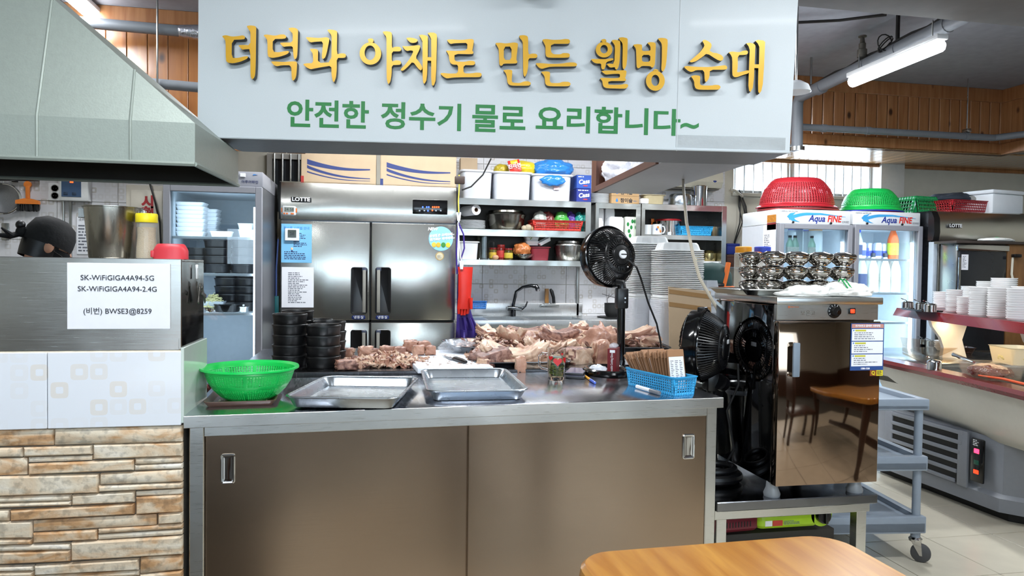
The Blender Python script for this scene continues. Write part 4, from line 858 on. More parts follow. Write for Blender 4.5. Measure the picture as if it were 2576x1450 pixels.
# meat
def meatmat(name, a, b, c, sc_=14, rough=.42):
    m, n, bs = nt(name); L = n.links; N = n.nodes.new
    tc = N('ShaderNodeTexCoord'); oi = N('ShaderNodeObjectInfo'); mu = N('ShaderNodeMath'); mu.operation = 'MULTIPLY'; mu.inputs[1].default_value = 53; L.new(oi.outputs['Random'], mu.inputs[0]); ad = N('ShaderNodeVectorMath'); L.new(tc.outputs['Object'], ad.inputs[0]); L.new(mu.outputs[0], ad.inputs[1])
    t1 = N('ShaderNodeTexNoise'); t1.inputs['Scale'].default_value = sc_; t1.inputs['Detail'].default_value = 5; t1.inputs['Distortion'].default_value = 1.2; L.new(ad.outputs[0], t1.inputs['Vector'])
    cr = N('ShaderNodeValToRGB'); e = cr.color_ramp.elements; e[0].position = .32; e[0].color = hexc(a); e[1].position = .68; e[1].color = hexc(c); q = e.new(.5); q.color = hexc(b)
    L.new(t1.outputs['Fac'], cr.inputs[0]); L.new(cr.outputs[0], bs.inputs['Base Color']); bs.inputs['Roughness'].default_value = rough; bs.inputs['Subsurface Weight'].default_value = .12; bs.inputs['Subsurface Radius'].default_value = (.01, .004, .003)
    t2 = N('ShaderNodeTexNoise'); t2.inputs['Scale'].default_value = 90; t2.inputs['Detail'].default_value = 3; L.new(ad.outputs[0], t2.inputs['Vector'])
    bp = N('ShaderNodeBump'); bp.inputs['Strength'].default_value = .5; bp.inputs['Distance'].default_value = .004; L.new(t2.outputs['Fac'], bp.inputs['Height']); L.new(bp.outputs[0], bs.inputs['Normal']); MATS[name] = m; return m
SKIN = meatmat('boiled_pork_skin', '86594a', 'ab7c66', 'c69b84', 9); FAT = meatmat('boiled_pork_fat', 'a57d6a', 'cba98f', 'e0c8b2', 16); LEAN = meatmat('boiled_pork_lean', '4a302a', '835c50', 'b08878', 30, .5)
MEATS = (SKIN, FAT, LEAN)
def chunk(c, s, rz, mats, label, seed, name='meat_piece', cat='meat', group=None, curl=0, rot=None):
    """a cut lump: subdivided rounded box pushed about by noise, skin below, lean on the cut"""
    bm = bmesh.new(); bmesh.ops.create_cube(bm, size=2); bmesh.ops.subdivide_edges(bm, edges=bm.edges[:], cuts=7, use_grid_fill=True); o3 = Vector((seed * 1.7, seed * 2.9, seed * .6))
    for v in bm.verts:
        p = v.co.copy(); m = max(abs(p.x), abs(p.y), abs(p.z)); q = p.normalized() * 1.25; p = p.lerp(q, .35)
        d = 1 + .26 * noise.noise(p * 1.6 + o3) + .16 * noise.noise(p * 4 + o3) + .07 * noise.noise(p * 9 + o3); p = Vector((p.x * s[0], p.y * s[1], p.z * s[2])) * d
        if curl: a = p.x * curl; r = 1 / curl; p = Vector(((r - p.z) * sin(a), p.y * (1 + .15 * noise.noise(Vector((p.x * 30, seed, 0)))), r - (r - p.z) * cos(a)))
        v.co = p
    me = bpy.data.meshes.new(name); bm.to_mesh(me); bm.free(); me.polygons.foreach_set('use_smooth', [True] * len(me.polygons))
    for m in mats: me.materials.append(m)
    if len(mats) > 1:
        for p in me.polygons:
            n = p.normal; p.material_index = 0 if n.y < -.35 or (n.z < -.3) else (1 if n.z > .3 else min(2, len(mats) - 1))
    o = link(name, me, None, None, c); o.rotation_euler = rot or (0, 0, rz); tag(o, label, cat, group); return o
blk = [(875, 886, .026, 'leftmost pork block behind the chopped meat, beside the bowls'), (920, 883, .030, 'second pork block from the bowls behind the chopped meat'), (941, 884, .024, 'third pork block from the bowls behind the chopped meat'), (974, 880, .030, 'fourth pork block from the bowls behind the chopped meat'), (1005, 877, .028, 'fifth pork block from the bowls behind the chopped meat'),
       (1035, 872, .03, 'pork block at the left back corner of the cutting board'), (1052, 885, .024, 'pork block with a pale rind at the left front of the board pile'), (1082, 884, .022, 'round cut pork roll on the left part of the cutting board'), (1070, 870, .028, 'pork block stacked at the back of the board pile')]
for i, (px, py, s, lab) in enumerate(blk):
    p = at(px, py, Y=3.2 if i < 5 else 3.16); zb = PT if i < 5 else PT + .02
    chunk((p.x, 3.2 if i < 5 else (3.14 if i in (6, 7) else 3.24), zb + s * .9), (s * 1.0, s * .9, s * .85), R(random.uniform(-12, 12)), (SKIN, LEAN, FAT), lab, i, group='pork blocks on the prep table')
def flakes(mb, n, region, top, rnd, smin=.006, smax=.018):
    """thin irregular slices heaped inside a region: region(u,v)->(x,y), top(u,v)->height"""
    for k in range(n):
        u, v = rnd.random(), rnd.random(); x, y = region(u, v); hz = top(u, v) * rnd.random() ** .5
        s = rnd.uniform(smin, smax); mb.M = Matrix.Translation((x, y, hz + .003)) @ Matrix.Rotation(rnd.uniform(0, 6.28), 4, 'Z') @ Matrix.Rotation(rnd.gauss(0, .6), 4, 'X') @ Matrix.Rotation(rnd.gauss(0, .6), 4, 'Y')
        P = [(s * 1.3 * cos(a) * rnd.uniform(.7, 1.1), s * .8 * sin(a) * rnd.uniform(.7, 1.1)) for a in [j * pi / 3 for j in range(6)]]; t = rnd.uniform(.002, .004); b = rnd.uniform(-20, 20)
        mb.ring([[(px, py, b * px * px - t) for px, py in P], [(px, py, b * px * px + t) for px, py in P]])
    return mb
for i, (m, nn) in enumerate(((FAT, 420), (SKIN, 260), (LEAN, 240))):
    mb = flakes(MB(), nn, lambda u, v: (-.12 + .33 * u + .03 * v, 2.88 + .22 * v - .015 * u), lambda u, v: .045 * sin(pi * min(max(u, .12), .9)) * (.35 + .65 * sin(pi * v)), random.Random(20 + i))
    if i == 0:
        ch = thing('chopped_meat', 'heap of chopped boiled pork between the bowls and the board', 'meat', (0, 0, PT), kind='stuff')
    mb.to(('fat_slices', 'rind_slices', 'lean_slices')[i], m, ch)['kind'] = 'stuff'
chunk((-.10, 2.85, PT + .02), (.04, .028, .018), R(10), (LEAN, SKIN), 'dark pork snout piece at the front left end of the chopped heap', 31)
# pans under the big pile
def pan(name, label, c, w, d, h, rz, m, r=.05):
    t = thing(name, label, 'tray', c, rz); MB().rtray(w, d, [(.03, 0), (.028, 0), (.006, h - .003), (0, h), (.001, h + .002), (.008, h), (.03, .003), (.034, .003)], r).to('pan_body', m, t)
    mb = MB(); mb.rtray(w, d, [(-.003, h - .002), (-.005, h), (-.003, h + .003), (.002, h + .003), (-.003, h - .002)], r, 5, False); mb.to('rolled_rim', m, t); return t
PANM = steel('worn_pan', '8d9095', .25, (3, 3, 3), bstr=0)
pan('steel_pan', 'large steel pan under the pork heap, far side of the prep table', (.60, 3.36, PT), .52, .44, .05, R(6), PANM, .12)
pan('steel_pan', 'shallow steel pan at the near edge under the pork heap', (.61, 2.96, PT), .40, .26, .022, R(1), PANM)
pan('roasting_pan', 'dark steel pan with pork rinds reaching past the right end of the table', (1.10, 3.22, PT), .50, .36, .055, R(-8), steel('dark_pan', '4a4c50', .3, (3, 3, 3), bstr=0), .04)
# big cuts, each a piece of its own
big = [ # px,py,Y, size, rz, curl, tilt, mats, label
 (1222, 848, 3.40, (.055, .035, .012), 60, 9, 35, (SKIN, FAT, LEAN), 'pork rind flap standing up at the far left of the heap'),
 (1262, 876, 3.28, (.060, .05, .022), -20, 6, 0, (SKIN, FAT, LEAN), 'dark pork piece low at the left of the far pan'),
 (1300, 868, 3.24, (.075, .05, .016), 30, 12, 10, (SKIN, SKIN, FAT), 'curled pork rind left of the middle of the heap'),
 (1336, 852, 3.36, (.085, .06, .03), 10, 4, 0, (FAT, LEAN, FAT), 'broad fatty pork cut on top at the middle of the heap'),
 (1290, 905, 2.95, (.105, .05, .02), -12, 6, 8, (FAT, FAT, SKIN), 'long fatty pork belly strip at the near left of the heap'),
 (1236, 905, 2.93, (.055, .05, .025), 20, 0, 0, (LEAN, LEAN, FAT), 'shredded pork lump at the near left corner, touching the board'),
 (1226, 922, 2.86, (.03, .022, .016), 50, 0, 0, (LEAN, FAT), 'small dark pork scrap hanging over the corner of the board'),
 (1338, 900, 3.04, (.055, .045, .02), 25, 14, 0, (SKIN, SKIN, FAT), 'folded brown pork rind in the middle of the near side'),
 (1368, 888, 3.12, (.075, .05, .014), -20, 10, 0, (FAT, FAT, SKIN), 'pale fatty slab right of the folded rind'),
 (1398, 858, 3.30, (.08, .06, .03), 0, 5, 0, (LEAN, LEAN, FAT), 'lean shredded pork cut at the top right of the heap'),
 (1412, 880, 3.16, (.05, .035, .015), 15, 10, 0, (FAT, FAT, SKIN), 'pale curled fat piece above the rim of the mug'),
 (1445, 862, 3.26, (.10, .05, .013), -18, 6, 5, (SKIN, FAT, FAT), 'long pork belly strip sloping toward the dark pan'),
 (1450, 903, 2.98, (.045, .04, .03), 30, 0, 0, (FAT, LEAN), 'knuckle of pork beside the glass mug'),
 (1352, 925, 2.90, (.06, .04, .012), 5, 3, 0, (FAT, FAT), 'flat pale pork piece lying in the near pan'),
 (1309, 934, 2.815, (.016, .012, .035), 0, 0, 0, (SKIN, FAT), 'strip of pork rind hanging over the table edge'),
 (1456, 846, 3.40, (.05, .025, .035), 20, 8, 20, (SKIN, FAT, LEAN), 'upright square cut of pork rind in the dark pan'),
 (1500, 858, 3.28, (.07, .05, .03), 0, 4, 0, (LEAN, FAT, LEAN), 'lean pork heap in the middle of the dark pan'),
 (1512, 868, 3.16, (.055, .05, .05), 30, 6, 20, (SKIN, SKIN, FAT), 'big smooth brown rind in front of the glove carton'),
 (1512, 900, 3.02, (.03, .025, .045), 10, 0, 0, (SKIN, FAT), 'brown rind tongue hanging over the rim of the dark pan'),
 (1590, 855, 3.26, (.08, .05, .022), -10, 6, 0, (SKIN, FAT, LEAN), 'pork rind right of the fan post in the dark pan'),
 (1625, 862, 3.20, (.05, .04, .02), 10, 0, 0, (FAT, LEAN), 'small fatty pork piece at the right end of the dark pan')]
for i, (px, py, Y, s, rz, cu, tilt, ms, lab) in enumerate(big):
    p = at(px, py, Y=Y); chunk(p + Vector((0, 0, .008)), tuple(q * 1.3 for q in s), 0, ms, lab, 40 + i, 'pork_cut', 'meat', 'boiled pork cuts on the prep table', cu, (R(tilt), R(random.uniform(-8, 8)), R(rz)))
sh = thing('shredded_meat', 'shredded lean pork filling the heap between the big cuts', 'meat', (0, 0, PT), kind='stuff')
for i, (m, nn) in enumerate(((FAT, 240), (LEAN, 340), (SKIN, 110))):
    mb = flakes(MB(), nn, lambda u, v: (.40 + .42 * u, 2.92 + .56 * v), lambda u, v: .02 + .085 * sin(pi * u) * min(1, v * 1.6 + .15) , random.Random(70 + i), .007, .02)
    flakes(mb, nn // 3, lambda u, v: (.93 + .4 * u, 3.1 + .25 * v), lambda u, v: .05 + .04 * sin(pi * u), random.Random(80 + i), .007, .02)
    mb.to(('fat_shreds', 'lean_shreds', 'rind_shreds')[i], m, sh)['kind'] = 'stuff'
# under-bench pots glimpsed right of the prep table
p = at(1610, 935, Y=3.3)
pot = thing('stock_pot', 'dark stock pot low beside the prep table, behind the fan base', 'pot', (1.22, 3.15, 0))
MB().lathe([(.001, .3), (.17, .3), (.175, .32), (.175, .78), (.182, .785), (.182, .80), (.165, .80), (.165, .4), (.001, .4)], 28).to('pot_body', steel('dark_pot', '55575a', .25, (20, 20, 3)), pot)
MB().box(-.2, .2, -.2, .2, 0, .3).to('stand', STEELD, pot)
# ------------------------------------------------------------------ helper: world size of a pixel rectangle on a plane Y
def pb(x0, x1, y0, y1, Y):
    a, b = at((x0 + x1) / 2, y1, Y=Y), at((x0 + x1) / 2, y0, Y=Y); w = at(x1, (y0 + y1) / 2, Y=Y).x - at(x0, (y0 + y1) / 2, Y=Y).x
    return a.x, a.z, w, b.z - a.z
# ------------------------------------------------------------------ glass-door showcase fridge on the left
FG = M('grey_fridge_paint', '8b8c93', .4, 0, .04); FGD = M('dark_fridge_side', '4a4c52', .35, .2, .06); FIN = M('fridge_liner', 'c9d3dc', .4); LED = emis('led_strip', 'eaf4ff', 9)
DGL = glass('fridge_glass', 'e8f0f4', .01, .07)
def showcase(name, label, x0, x1, yf, ztop, zdoor, depth, side, shelves, frame=.035, zbase=.09, led='R', power=5, ledcol=(.82, .92, 1), band=True):
    t = thing(name, label, 'fridge', (x0, yf, 0)); W = x1 - x0
    MB().box(0, .03, .03, depth, zbase, zdoor).to('side_wall', side, t); MB().box(W - .03, W, .03, depth, zbase, zdoor).to('side_wall', side, t)
    MB().box(.03, W - .03, depth - .04, depth, zbase, zdoor).to('back_wall', FIN, t); MB().box(.03, W - .03, .03, depth - .04, zbase, zbase + .03).to('inner_floor', FIN, t); MB().box(.03, W - .03, .03, depth - .04, zdoor - .03, zdoor).to('inner_ceiling', FIN, t)
    MB().box(.03, .034, .05, depth - .04, zbase + .03, zdoor - .03).to('liner', FIN, t); MB().box(W - .034, W - .03, .05, depth - .04, zbase + .03, zdoor - .03).to('liner', FIN, t)
    MB().rbox(0, W, .012, depth, zdoor + .002, ztop, .006).to('header_box', WHITEE if side is not FGD else FG, t)
    MB().box(.02, W - .02, .06, depth, .0, zbase).to('plinth', RUBBER, t)
    fr = frame; d = bpy.data.objects.new('door', None); COL.objects.link(d); d.parent = t
    m = FG
    for nm, b in (('stile', (0, fr, zbase, zdoor)), ('stile', (W - fr, W, zbase, zdoor)), ('rail', (fr, W - fr, zdoor - fr, zdoor)), ('rail', (fr, W - fr, zbase, zbase + fr * 2))): MB().rbox(b[0], b[1], -.02, .02, b[2], b[3], .003, 1).to(nm, m, d)
    MB().box(fr, W - fr, -.004, .002, zbase + fr * 2, zdoor - fr).to('pane', DGL, d)
    lx = (W - fr - .012) if led == 'R' else fr + .012
    MB().box(lx - .006, lx + .006, .035, .045, zbase + .1, zdoor - .12).to('led_strip', LED, t)
    area('fridge_light', (W / 2, .07, (zbase + zdoor) / 2 + .1), (R(90), 0, 0), W * .8, (zdoor - zbase) * .8, power, ledcol, parent=t)
    for z in shelves:
        s = bpy.data.objects.new('shelf', None); COL.objects.link(s); s.parent = t
        MB().rbox(.035, W - .035, .05, .062, z - .012, z + .004, .002, 1).to('front_bar', WHITEP, s); mb = MB()
        for k in range(14): x = .045 + (W - .09) * k / 13; mb.cyl((x, .06, z - .004), (x, depth - .06, z - .004), .002, seg=5)
        mb.to('wires', WHITEP, s)['kind'] = 'stuff'
    return t
YF = 4.66
x0, x1 = at(412, 600, Y=YF).x, at(660, 600, Y=YF).x; zt, zd_ = at(640, 432, Y=YF).z, at(600, 470, Y=YF).z
shz = [at(580, y, Y=YF + .05).z for y in (598, 690, 789)]
lf = showcase('showcase_fridge', 'tall grey glass-door fridge left of the big freezer, lit inside', x0, x1, YF, zt, zd_, .70, FGD, shz, .04)
W = x1 - x0
a = at(628, 458, Y=YF); text('아쿠아파인', .022, M('navy_print', '2a3566', .5), lf, (a.x - x0, .0112, a.z), sx=1.0); q = at(612, 440, Y=YF); MB().rbox(q.x - x0 - .02, q.x - x0 + .012, .006, .013, q.z - .012, q.z + .01, .001, 1).to('thermometer', WHITEP, lf)
MB().prism([(W - .06, 0), (W - .03, .004), (W - .055, .008)], 0, .001).to('logo_mark', M('blue_print', '2f7fcc', .4), lf, loc=(0, .0112, q.z), rot=(R(90), 0, 0))
FOAM = M('white_foam', 'e6ebf0', .6, 0, .02); FOAMC = M('cool_white_foam', 'dfe8f2', .55, 0, .02)
foam_me = {}
def foam_tray(w, d, h, m=FOAM):
    k = (round(w, 3), round(d, 3), round(h, 3), m.name)
    if k not in foam_me:
        mb = MB(); mb.rtray(w, d, [(.012, 0), (.003, h - .006), (0, h - .005), (0, h), (.006, h), (.014, .004)], .02, 3)
        foam_me[k] = mb.mesh('foam_tray', m)
    return foam_me[k]
def foams(loc, n, w, d, h, pitch, lab, group, rz=0, m=FOAM, ribs=True, skipfrom=0):
    me = foam_tray(w, d, h, m)
    for k in range(n):
        o = link('foam_tray', me, None, None, (loc[0] + random.uniform(-.003, .003), loc[1], loc[2] + k * pitch), (0, 0, rz + random.uniform(-.02, .02)))
        tag(o, lab % ('topmost' if k == n - 1 else ordn[k]), 'tray', group)
yy = YF + .2
X, Z, w_, h_ = pb(448, 520, 505, 598, yy); Z = shz[0] + .005
foams((X, yy, Z), 8, w_, .16, .032, h_ * .78 / 7, '%s white ribbed foam tray in the left fridge stack', 'foam trays in the left fridge')
X2 = at(532, 590, Y=yy + .12).x; foams((X2, yy + .12, Z), 7, .10, .15, .03, h_ * .76 / 7, '%s white foam tray of the stack behind, in the left fridge', 'foam trays behind in the left fridge')
X2 = at(558, 590, Y=yy - .05).x; foams((X2, yy - .06, Z), 1, .13, .11, .035, .03, '%s single low foam tray in front on the top fridge shelf', 'single foam tray')
X2 = at(622, 590, Y=yy).x; foams((X2, yy, Z), 2, .10, .14, .05, .04, '%s bright foam box at the right of the top fridge shelf', 'foam boxes in the left fridge')
bl_me = MB().lathe([(.001, 0), (.075, 0), (.079, .005), (.085, .045), (.089, .05), (.089, .056), (.083, .056), (.076, .01), (.001, .008)], 24).mesh('black_crock', M('cold_black_crock', '16171b', .3, 0, .15))
def crock(px, Y, zs, n, lab, s=1, pitch=.052):
    p = at(px, 700, Y=Y)
    for k in range(n):
        o = link('black_crock', bl_me, None, None, (p.x, Y, zs + .005 + k * pitch * s)); o.scale = (s, s, s); tag(o, lab % ('topmost' if k == n - 1 else ordn[k]), 'bowl', 'black crocks in the left fridge')
crock(549, YF + .26, shz[1], 4, '%s black crock of the middle stack on the second fridge shelf'); crock(617, YF + .22, shz[1], 4, '%s black crock of the right stack on the second fridge shelf'); crock(500, YF + .3, shz[1], 3, '%s black crock of the left stack on the second fridge shelf')
crock(575, YF + .32, shz[2], 5, '%s black crock of the middle stack on the third fridge shelf'); crock(625, YF + .30, shz[2], 5, '%s black crock at the right of the third fridge shelf'); crock(572, YF + .14, shz[2], 1, '%s wide black crock in front on the third fridge shelf', .9)
crock(560, YF + .25, .12, 8, '%s black crock of the left stack in the fridge bottom'); crock(612, YF + .18, .12, 9, '%s black crock of the right stack in the fridge bottom', 1.05)
def noodles(c, r, h, n, mat, name, label, cat, seed=1, th=.0022, kind=None, parent=None):
    mb = MB(); rr = random.Random(seed)
    for k in range(n):
        a = rr.uniform(0, 6.28); q = r * sqrt(rr.random()); p = Vector((q * cos(a), q * sin(a), h * (1 - (q / r) ** 2) * rr.uniform(.3, 1))); d = Vector((rr.gauss(0, 1), rr.gauss(0, 1), rr.gauss(0, .35))).normalized() * rr.uniform(.012, .025); b = Vector((rr.gauss(0, .008), rr.gauss(0, .008), .006))
        mb.tube([p - d, p + b, p + d], th, 4)
    o = mb.to(name, mat, parent)
    if not parent: o.location = c; tag(o, label, cat, kind='stuff')
    else: o.location = c; o['kind'] = 'stuff'
    return o
SPR = M('bean_sprouts', 'd6cf9a', .5, 0, .1)
p = at(534, 790, Y=YF + .16)
t = thing('sprout_tub', 'white translucent tub heaped with bean sprouts on the third fridge shelf', 'tub', (p.x, YF + .2, shz[2] + .07))
MB().rtray(.14, .12, [(.012, -.065), (0, 0), (.004, 0), (.014, -.06)], .02).to('tub_body', M('milky_plastic', 'd5dde4', .3, 0, .02, alpha=.8), t); noodles((0, 0, -.005), .055, .045, 130, SPR, 'sprouts', None, None, 3, parent=t)
p = at(522, 790, Y=YF + .1); t = thing('sprout_bowl', 'small steel bowl of sprouts at the front of the third fridge shelf', 'bowl', (p.x, YF + .11, shz[2] + .006))
MB().lathe([(.001, 0), (.03, 0), (.055, .03), (.058, .031), (.053, .03), (.028, .004), (.001, .004)], 24).to('bowl_body', STEELM, t); noodles((0, 0, .02), .045, .015, 60, SPR, 'sprouts', None, None, 4, parent=t)
p = at(612, 790, Y=YF + .1); t = thing('lidded_cup', 'small steel cup with a knobbed lid on the third fridge shelf', 'cup', (p.x, YF + .11, shz[2] + .006)); MB().lathe([(.001, 0), (.028, 0), (.03, .004), (.03, .03), (.001, .03)], 20).to('cup_body', STEELM, t); MB().lathe([(.034, .03), (.034, .034), (.01, .04), (.006, .048), (.001, .05)], 20).to('lid', STEELM, t)
noodles((at(612, 820, Y=YF + .18).x, YF + .18, .12 + 9 * .0546 - .005), .075, .035, 200, SPR, 'sprout_heap', 'heap of bean sprouts on the right crock stack in the fridge bottom', 'sprouts', 6)
p = at(525, 850, Y=YF + .15); solo(MB().lathe([(.001, 0), (.06, 0), (.075, .35), (.08, .36), (.08, .37), (.07, .36), (.055, .01), (.001, .01)], 24), 'red_pail', M('rust_red_plastic', '7c3226', .4), 'rusty red pail standing in the bottom of the left fridge', 'pail', (p.x, YF + .14, .125))
p = at(516, 715, Y=YF + .25); solo(MB().lathe([(.001, 0), (.04, 0), (.04, .07), (.03, .09), (.001, .09)], 20), 'blue_jar', M('blue_cap', '2a4fc0', .4), 'blue lidded jar at the left of the third fridge shelf', 'jar', (p.x, YF + .33, shz[2] + .006))
# fly swatter hanging between fridge and freezer
a, b = at(700, 602, Y=5.26), at(695, 745, Y=5.26)
t = thing('fly_swatter', 'fly swatter with a blue stick and teal blade hanging beside the freezer', 'swatter', a); MB().tube([(0, 0, 0), (b - a) * .5 + Vector((-.006, 0, 0)), b - a], .006, 8).to('stick', M('blue_stick', '5a6fae', .4), t)
c = b - a; MB().rbox(c.x - .022, c.x + .018, -.004, .004, c.z - .15, c.z, .003).to('blade', M('teal_plastic', '1c7a80', .4), t); MB().cyl((0, -.002, 0), (0, .03, .012), .004, seg=6).to('hook', STEELD, t)

# ------------------------------------------------------------------ big four-door freezer
YL = 5.2
lx0, lx1 = at(706, 640, Y=YL).x, at(1146, 640, Y=YL).x; LW = lx1 - lx0
def fz(px, py): p = at(px, py, Y=YL); return p.x - lx0, p.z
ztop = fz(920, 461)[1]; zh = fz(920, 558)[1]; zm = fz(920, 809)[1]; xmid = fz(932, 700)[0]
FST = steel('freezer_steel', 'd2d1ca', .24, (60, 2, 1.5), .35, 1.1, .06); fr = thing('upright_freezer', 'large four-door stainless steel freezer in the middle of the kitchen', 'freezer', (lx0, YL, 0))
MB().box(0, LW, .05, .74, .1, ztop).to('cabinet', steel('freezer_side', '66686c', .3, (2, 2, 30)), fr)
hb = MB(); prof = [(.05, zh + .004), (.0, zh + .004), (-.012, zh + .06), (-.006, zh + .16), (.02, ztop - .01), (.05, ztop)]
hb.ring([[(-.004, y, z) for y, z in prof], [(LW + .004, y, z) for y, z in prof]]); hb.to('header_panel', FST, fr)
for x in (-.012, LW + .002): MB().ring([[(x, y - .002, z) for y, z in prof], [(x + .012, y - .002, z) for y, z in prof]]).to('header_cap', BLACK, fr)
g2 = .006
for z0, z1 in ((zm + .008, zh - .006), (.15, zm - .008)):
    for s, (a, b) in (('l', (0, xmid - g2)), ('r', (xmid + g2, LW))):
        d = MB().rbox(a, b, -.004, .05, z0, z1, .006, 2).to('door', FST, fr)
        hx0, hz1 = fz(883 if s == 'l' else 944, 672); hx1, hz0 = fz(924 if s == 'l' else 983, 791)
        if z1 < zm: hz1, hz0 = z1 - .05, z1 - .05 - (hz1 - hz0)
        mb = MB(); mb.M = Matrix.Translation(((hx0 + hx1) / 2, -.004, (hz0 + hz1) / 2)) @ Matrix.Rotation(R(90), 4, 'X'); mb.rtray(hx1 - hx0, hz1 - hz0, [(0, -.002), (0, .003), (.004, .006), (.01, .005), (.018, .001)], .02, 4); mb.to('handle', BLACK, d, 'black recessed handle')
        gx = hx1 - .035 if s == 'l' else hx0 + .012
        MB().rbox(gx, gx + .023, -.016, -.006, hz0 + .012, hz1 - .02, .003).to('grip', M('grey_grip', '8c8a82', .4), d)
        MB().rbox(gx - .004, gx + .03, -.015, -.006, hz1 - .03, hz1 - .004, .003).to('lock_tab', M('dark_blue_grey', '3c4254', .3), d)
        if z1 > zm:
            px = 902 if s == 'l' else 962; cx_, cz = fz(px, 799); mb = MB(); mb.M = Matrix.Translation((cx_, -.004, cz)) @ Matrix.Rotation(R(90), 4, 'X'); mb.rtray(.096, .031, [(0, 0), (0, .001), (.001, .0015)], .015, 5); pl_ = mb.to('plate', M('navy_plate', '17265c', .3), d); text('냉동실', .024, WHITEP, d, (cx_, -.0062, cz), sp=1.15)
for x in (.05, LW - .08):
    for y in (.08, .66): MB().cyl((x, y, 0), (x, y, .1), .02, seg=10).to('foot', STEELD, fr)
MB().box(.01, LW - .01, .03, .06, zm - .008, zm + .008).box(xmid - g2, xmid + g2, .03, .06, .15, zh).to('gasket', RUBBER, fr)
cx_, cz = fz(758, 503); MB().rbox(cx_ - .068, cx_ + .068, -.026, -.002, cz - .016, cz + .017, .003).to('nameplate', BLACK, fr); text('LOTTE', .036, WHITEP, fr, (cx_, -.0268, cz), bold=.0012, sx=1.12)
a, b = fz(1038, 502), fz(1125, 541); pn = MB().rbox(a[0], b[0], -.02, .0, b[1], a[1], .004).to('control_panel', BLACKG, fr)
for i, (px, py, c) in enumerate([(x, 522, 'b') for x in (1063, 1073, 1078)] + [(x, 522, 'r') for x in (1088, 1093, 1098, 1103)] + [(1076, 531, 'b'), (1087, 530, 'r')]):
    x, z = fz(px, py); MB().box(x - .004, x + .004, -.0215, -.0195, z - .006, z + .006).to('display_digit', emis('led_blue', '3050ff', 5) if c == 'b' else emis('led_red', 'ff4416', 5), pn)
for px in (1055, 1067, 1096, 1108):
    x, z = fz(px, 531); MB().rbox(x - .006, x + .006, -.0215, -.0195, z - .005, z + .005, .001, 1).to('button', GREY, pn)
# notices and gadgets stuck on the freezer
def stuck(name, label, cat, r, m=PAPER, t=.0015, yo=-.006):
    a, b = fz(r[0], r[1]), fz(r[2], r[3]); o = thing(name, label, cat, (lx0 + (a[0] + b[0]) / 2, YL + yo, (a[1] + b[1]) / 2)); w, h = (b[0] - a[0]) / 2, (a[1] - b[1]) / 2
    MB().rbox(-w, w, -t, 0, -h, h, .0004, 1).to('sheet', m, o); return o, w, h
BLP = M('light_blue_poster', '7fc3ec', .35, 0, .12, 6); NAVY = M('navy_print', '2a3566', .5)
o, w, h = stuck('user_guide', 'light blue user guide poster stuck on the left freezer door', 'poster', (708, 563, 784, 662), BLP)
text('올바른 사용법 안내', .022, M('blue_print', '2f7fcc', .4), o, (0, -.002, h - .03)); lines(o, NAVY, -w * .2, w * .85, -h * .2, h * .55, 9, -.0018, 3); lines(o, NAVY, -w * .8, w * .8, -h * .85, -h * .4, 5, -.0018, 4)
MB().sphere((-w * .3, -.002, -h * .28), .008, .001, .009, 10, 6).to('cartoon_head', M('print_skin', 'e8c9a8', .6), o); MB().box(-w * .3 - .006, -w * .3 + .006, -.0022, -.0016, -h * .46, -h * .36).to('cartoon_suit', NAVY, o)
o, w, h = stuck('menu_list', 'white printed list sheet below the blue poster on the freezer', 'notice', (709, 672, 789, 774)); lines(o, INKG, -w * .6, w * .75, -h * .8, h * .75, 18, -.0018, 8)
o, w, h = stuck('thermometer', 'white square digital thermometer stuck over the blue poster', 'thermometer', (718, 575, 753, 606), WHITEP, .015, -.008); MB().box(-w * .6, w * .6, -.0165, -.0148, -h * .5, h * .75).to('display', M('dark_lcd', '3a4038', .15), o); text('26', .03, INK, o, (0, -.0168, h * .1))
a = fz(728, 531); t = thing('kitchen_timer', 'white and orange kitchen timer reading 24 58 on the freezer header', 'timer', (lx0 + a[0], YL - .012, a[1])); MB().rbox(-.046, .046, -.02, .0, -.033, .033, .009, 3).to('timer_body', WHITEP, t); MB().box(-.03, .034, -.0215, -.019, -.009, .024).to('display', M('lcd_grey', '9aa39a', .2), t); text('24 58', .028, INK, t, (.002, -.0218, .007)); 
for x in (-.03, -.012, .018): MB().rbox(x - .006, x + (.006 if x < 0 else .016), -.023, -.018, -.026, -.016, .002).to('button', M('orange_plastic', 'e87420', .4), t)
for s in (-1, 1): MB().rbox(s * .047 - .005, s * .047 + .005, -.016, -.004, -.012, .018, .002).to('side_grip', M('orange_plastic', 'e87420', .4), t)
a = fz(1109, 601); t = thing('round_sticker', 'round blue promotional sticker with fruit on the right freezer door', 'sticker', (lx0 + a[0], YL - .0065, a[1])); MB().lathe([(.001, 0), (.088, 0), (.088, .001), (.001, .001)], 40).to('disc', M('sticker_blue', '8ecdea', .35, 0, .1, 8), t, rot=(R(90), 0, 0))
text('NEW', .03, M('sticker_white', 'f2f6f8', .4), t, (-.06, -.0022, .068), bold=.001, shear=.2); text('싱싱함은 오래오래~', .022, MATS['sticker_white'], t, (.005, -.0022, .025), (R(90), R(-6), 0), bold=.0012, shear=.2); text('전기료는 싸게싸게~', .022, MATS['sticker_white'], t, (.008, -.0022, -.001), (R(90), R(-6), 0), bold=.0012, shear=.2)
for x, c in ((-.05, 'e0c24a'), (-.018, 'e8b83c'), (.018, '3f8f3c'), (.052, 'e8d23c')): MB().sphere((x, -.002, -.045), .017, .001, .019, 12, 8).to('fruit_print', M('fruit_' + c, c, .4), t)
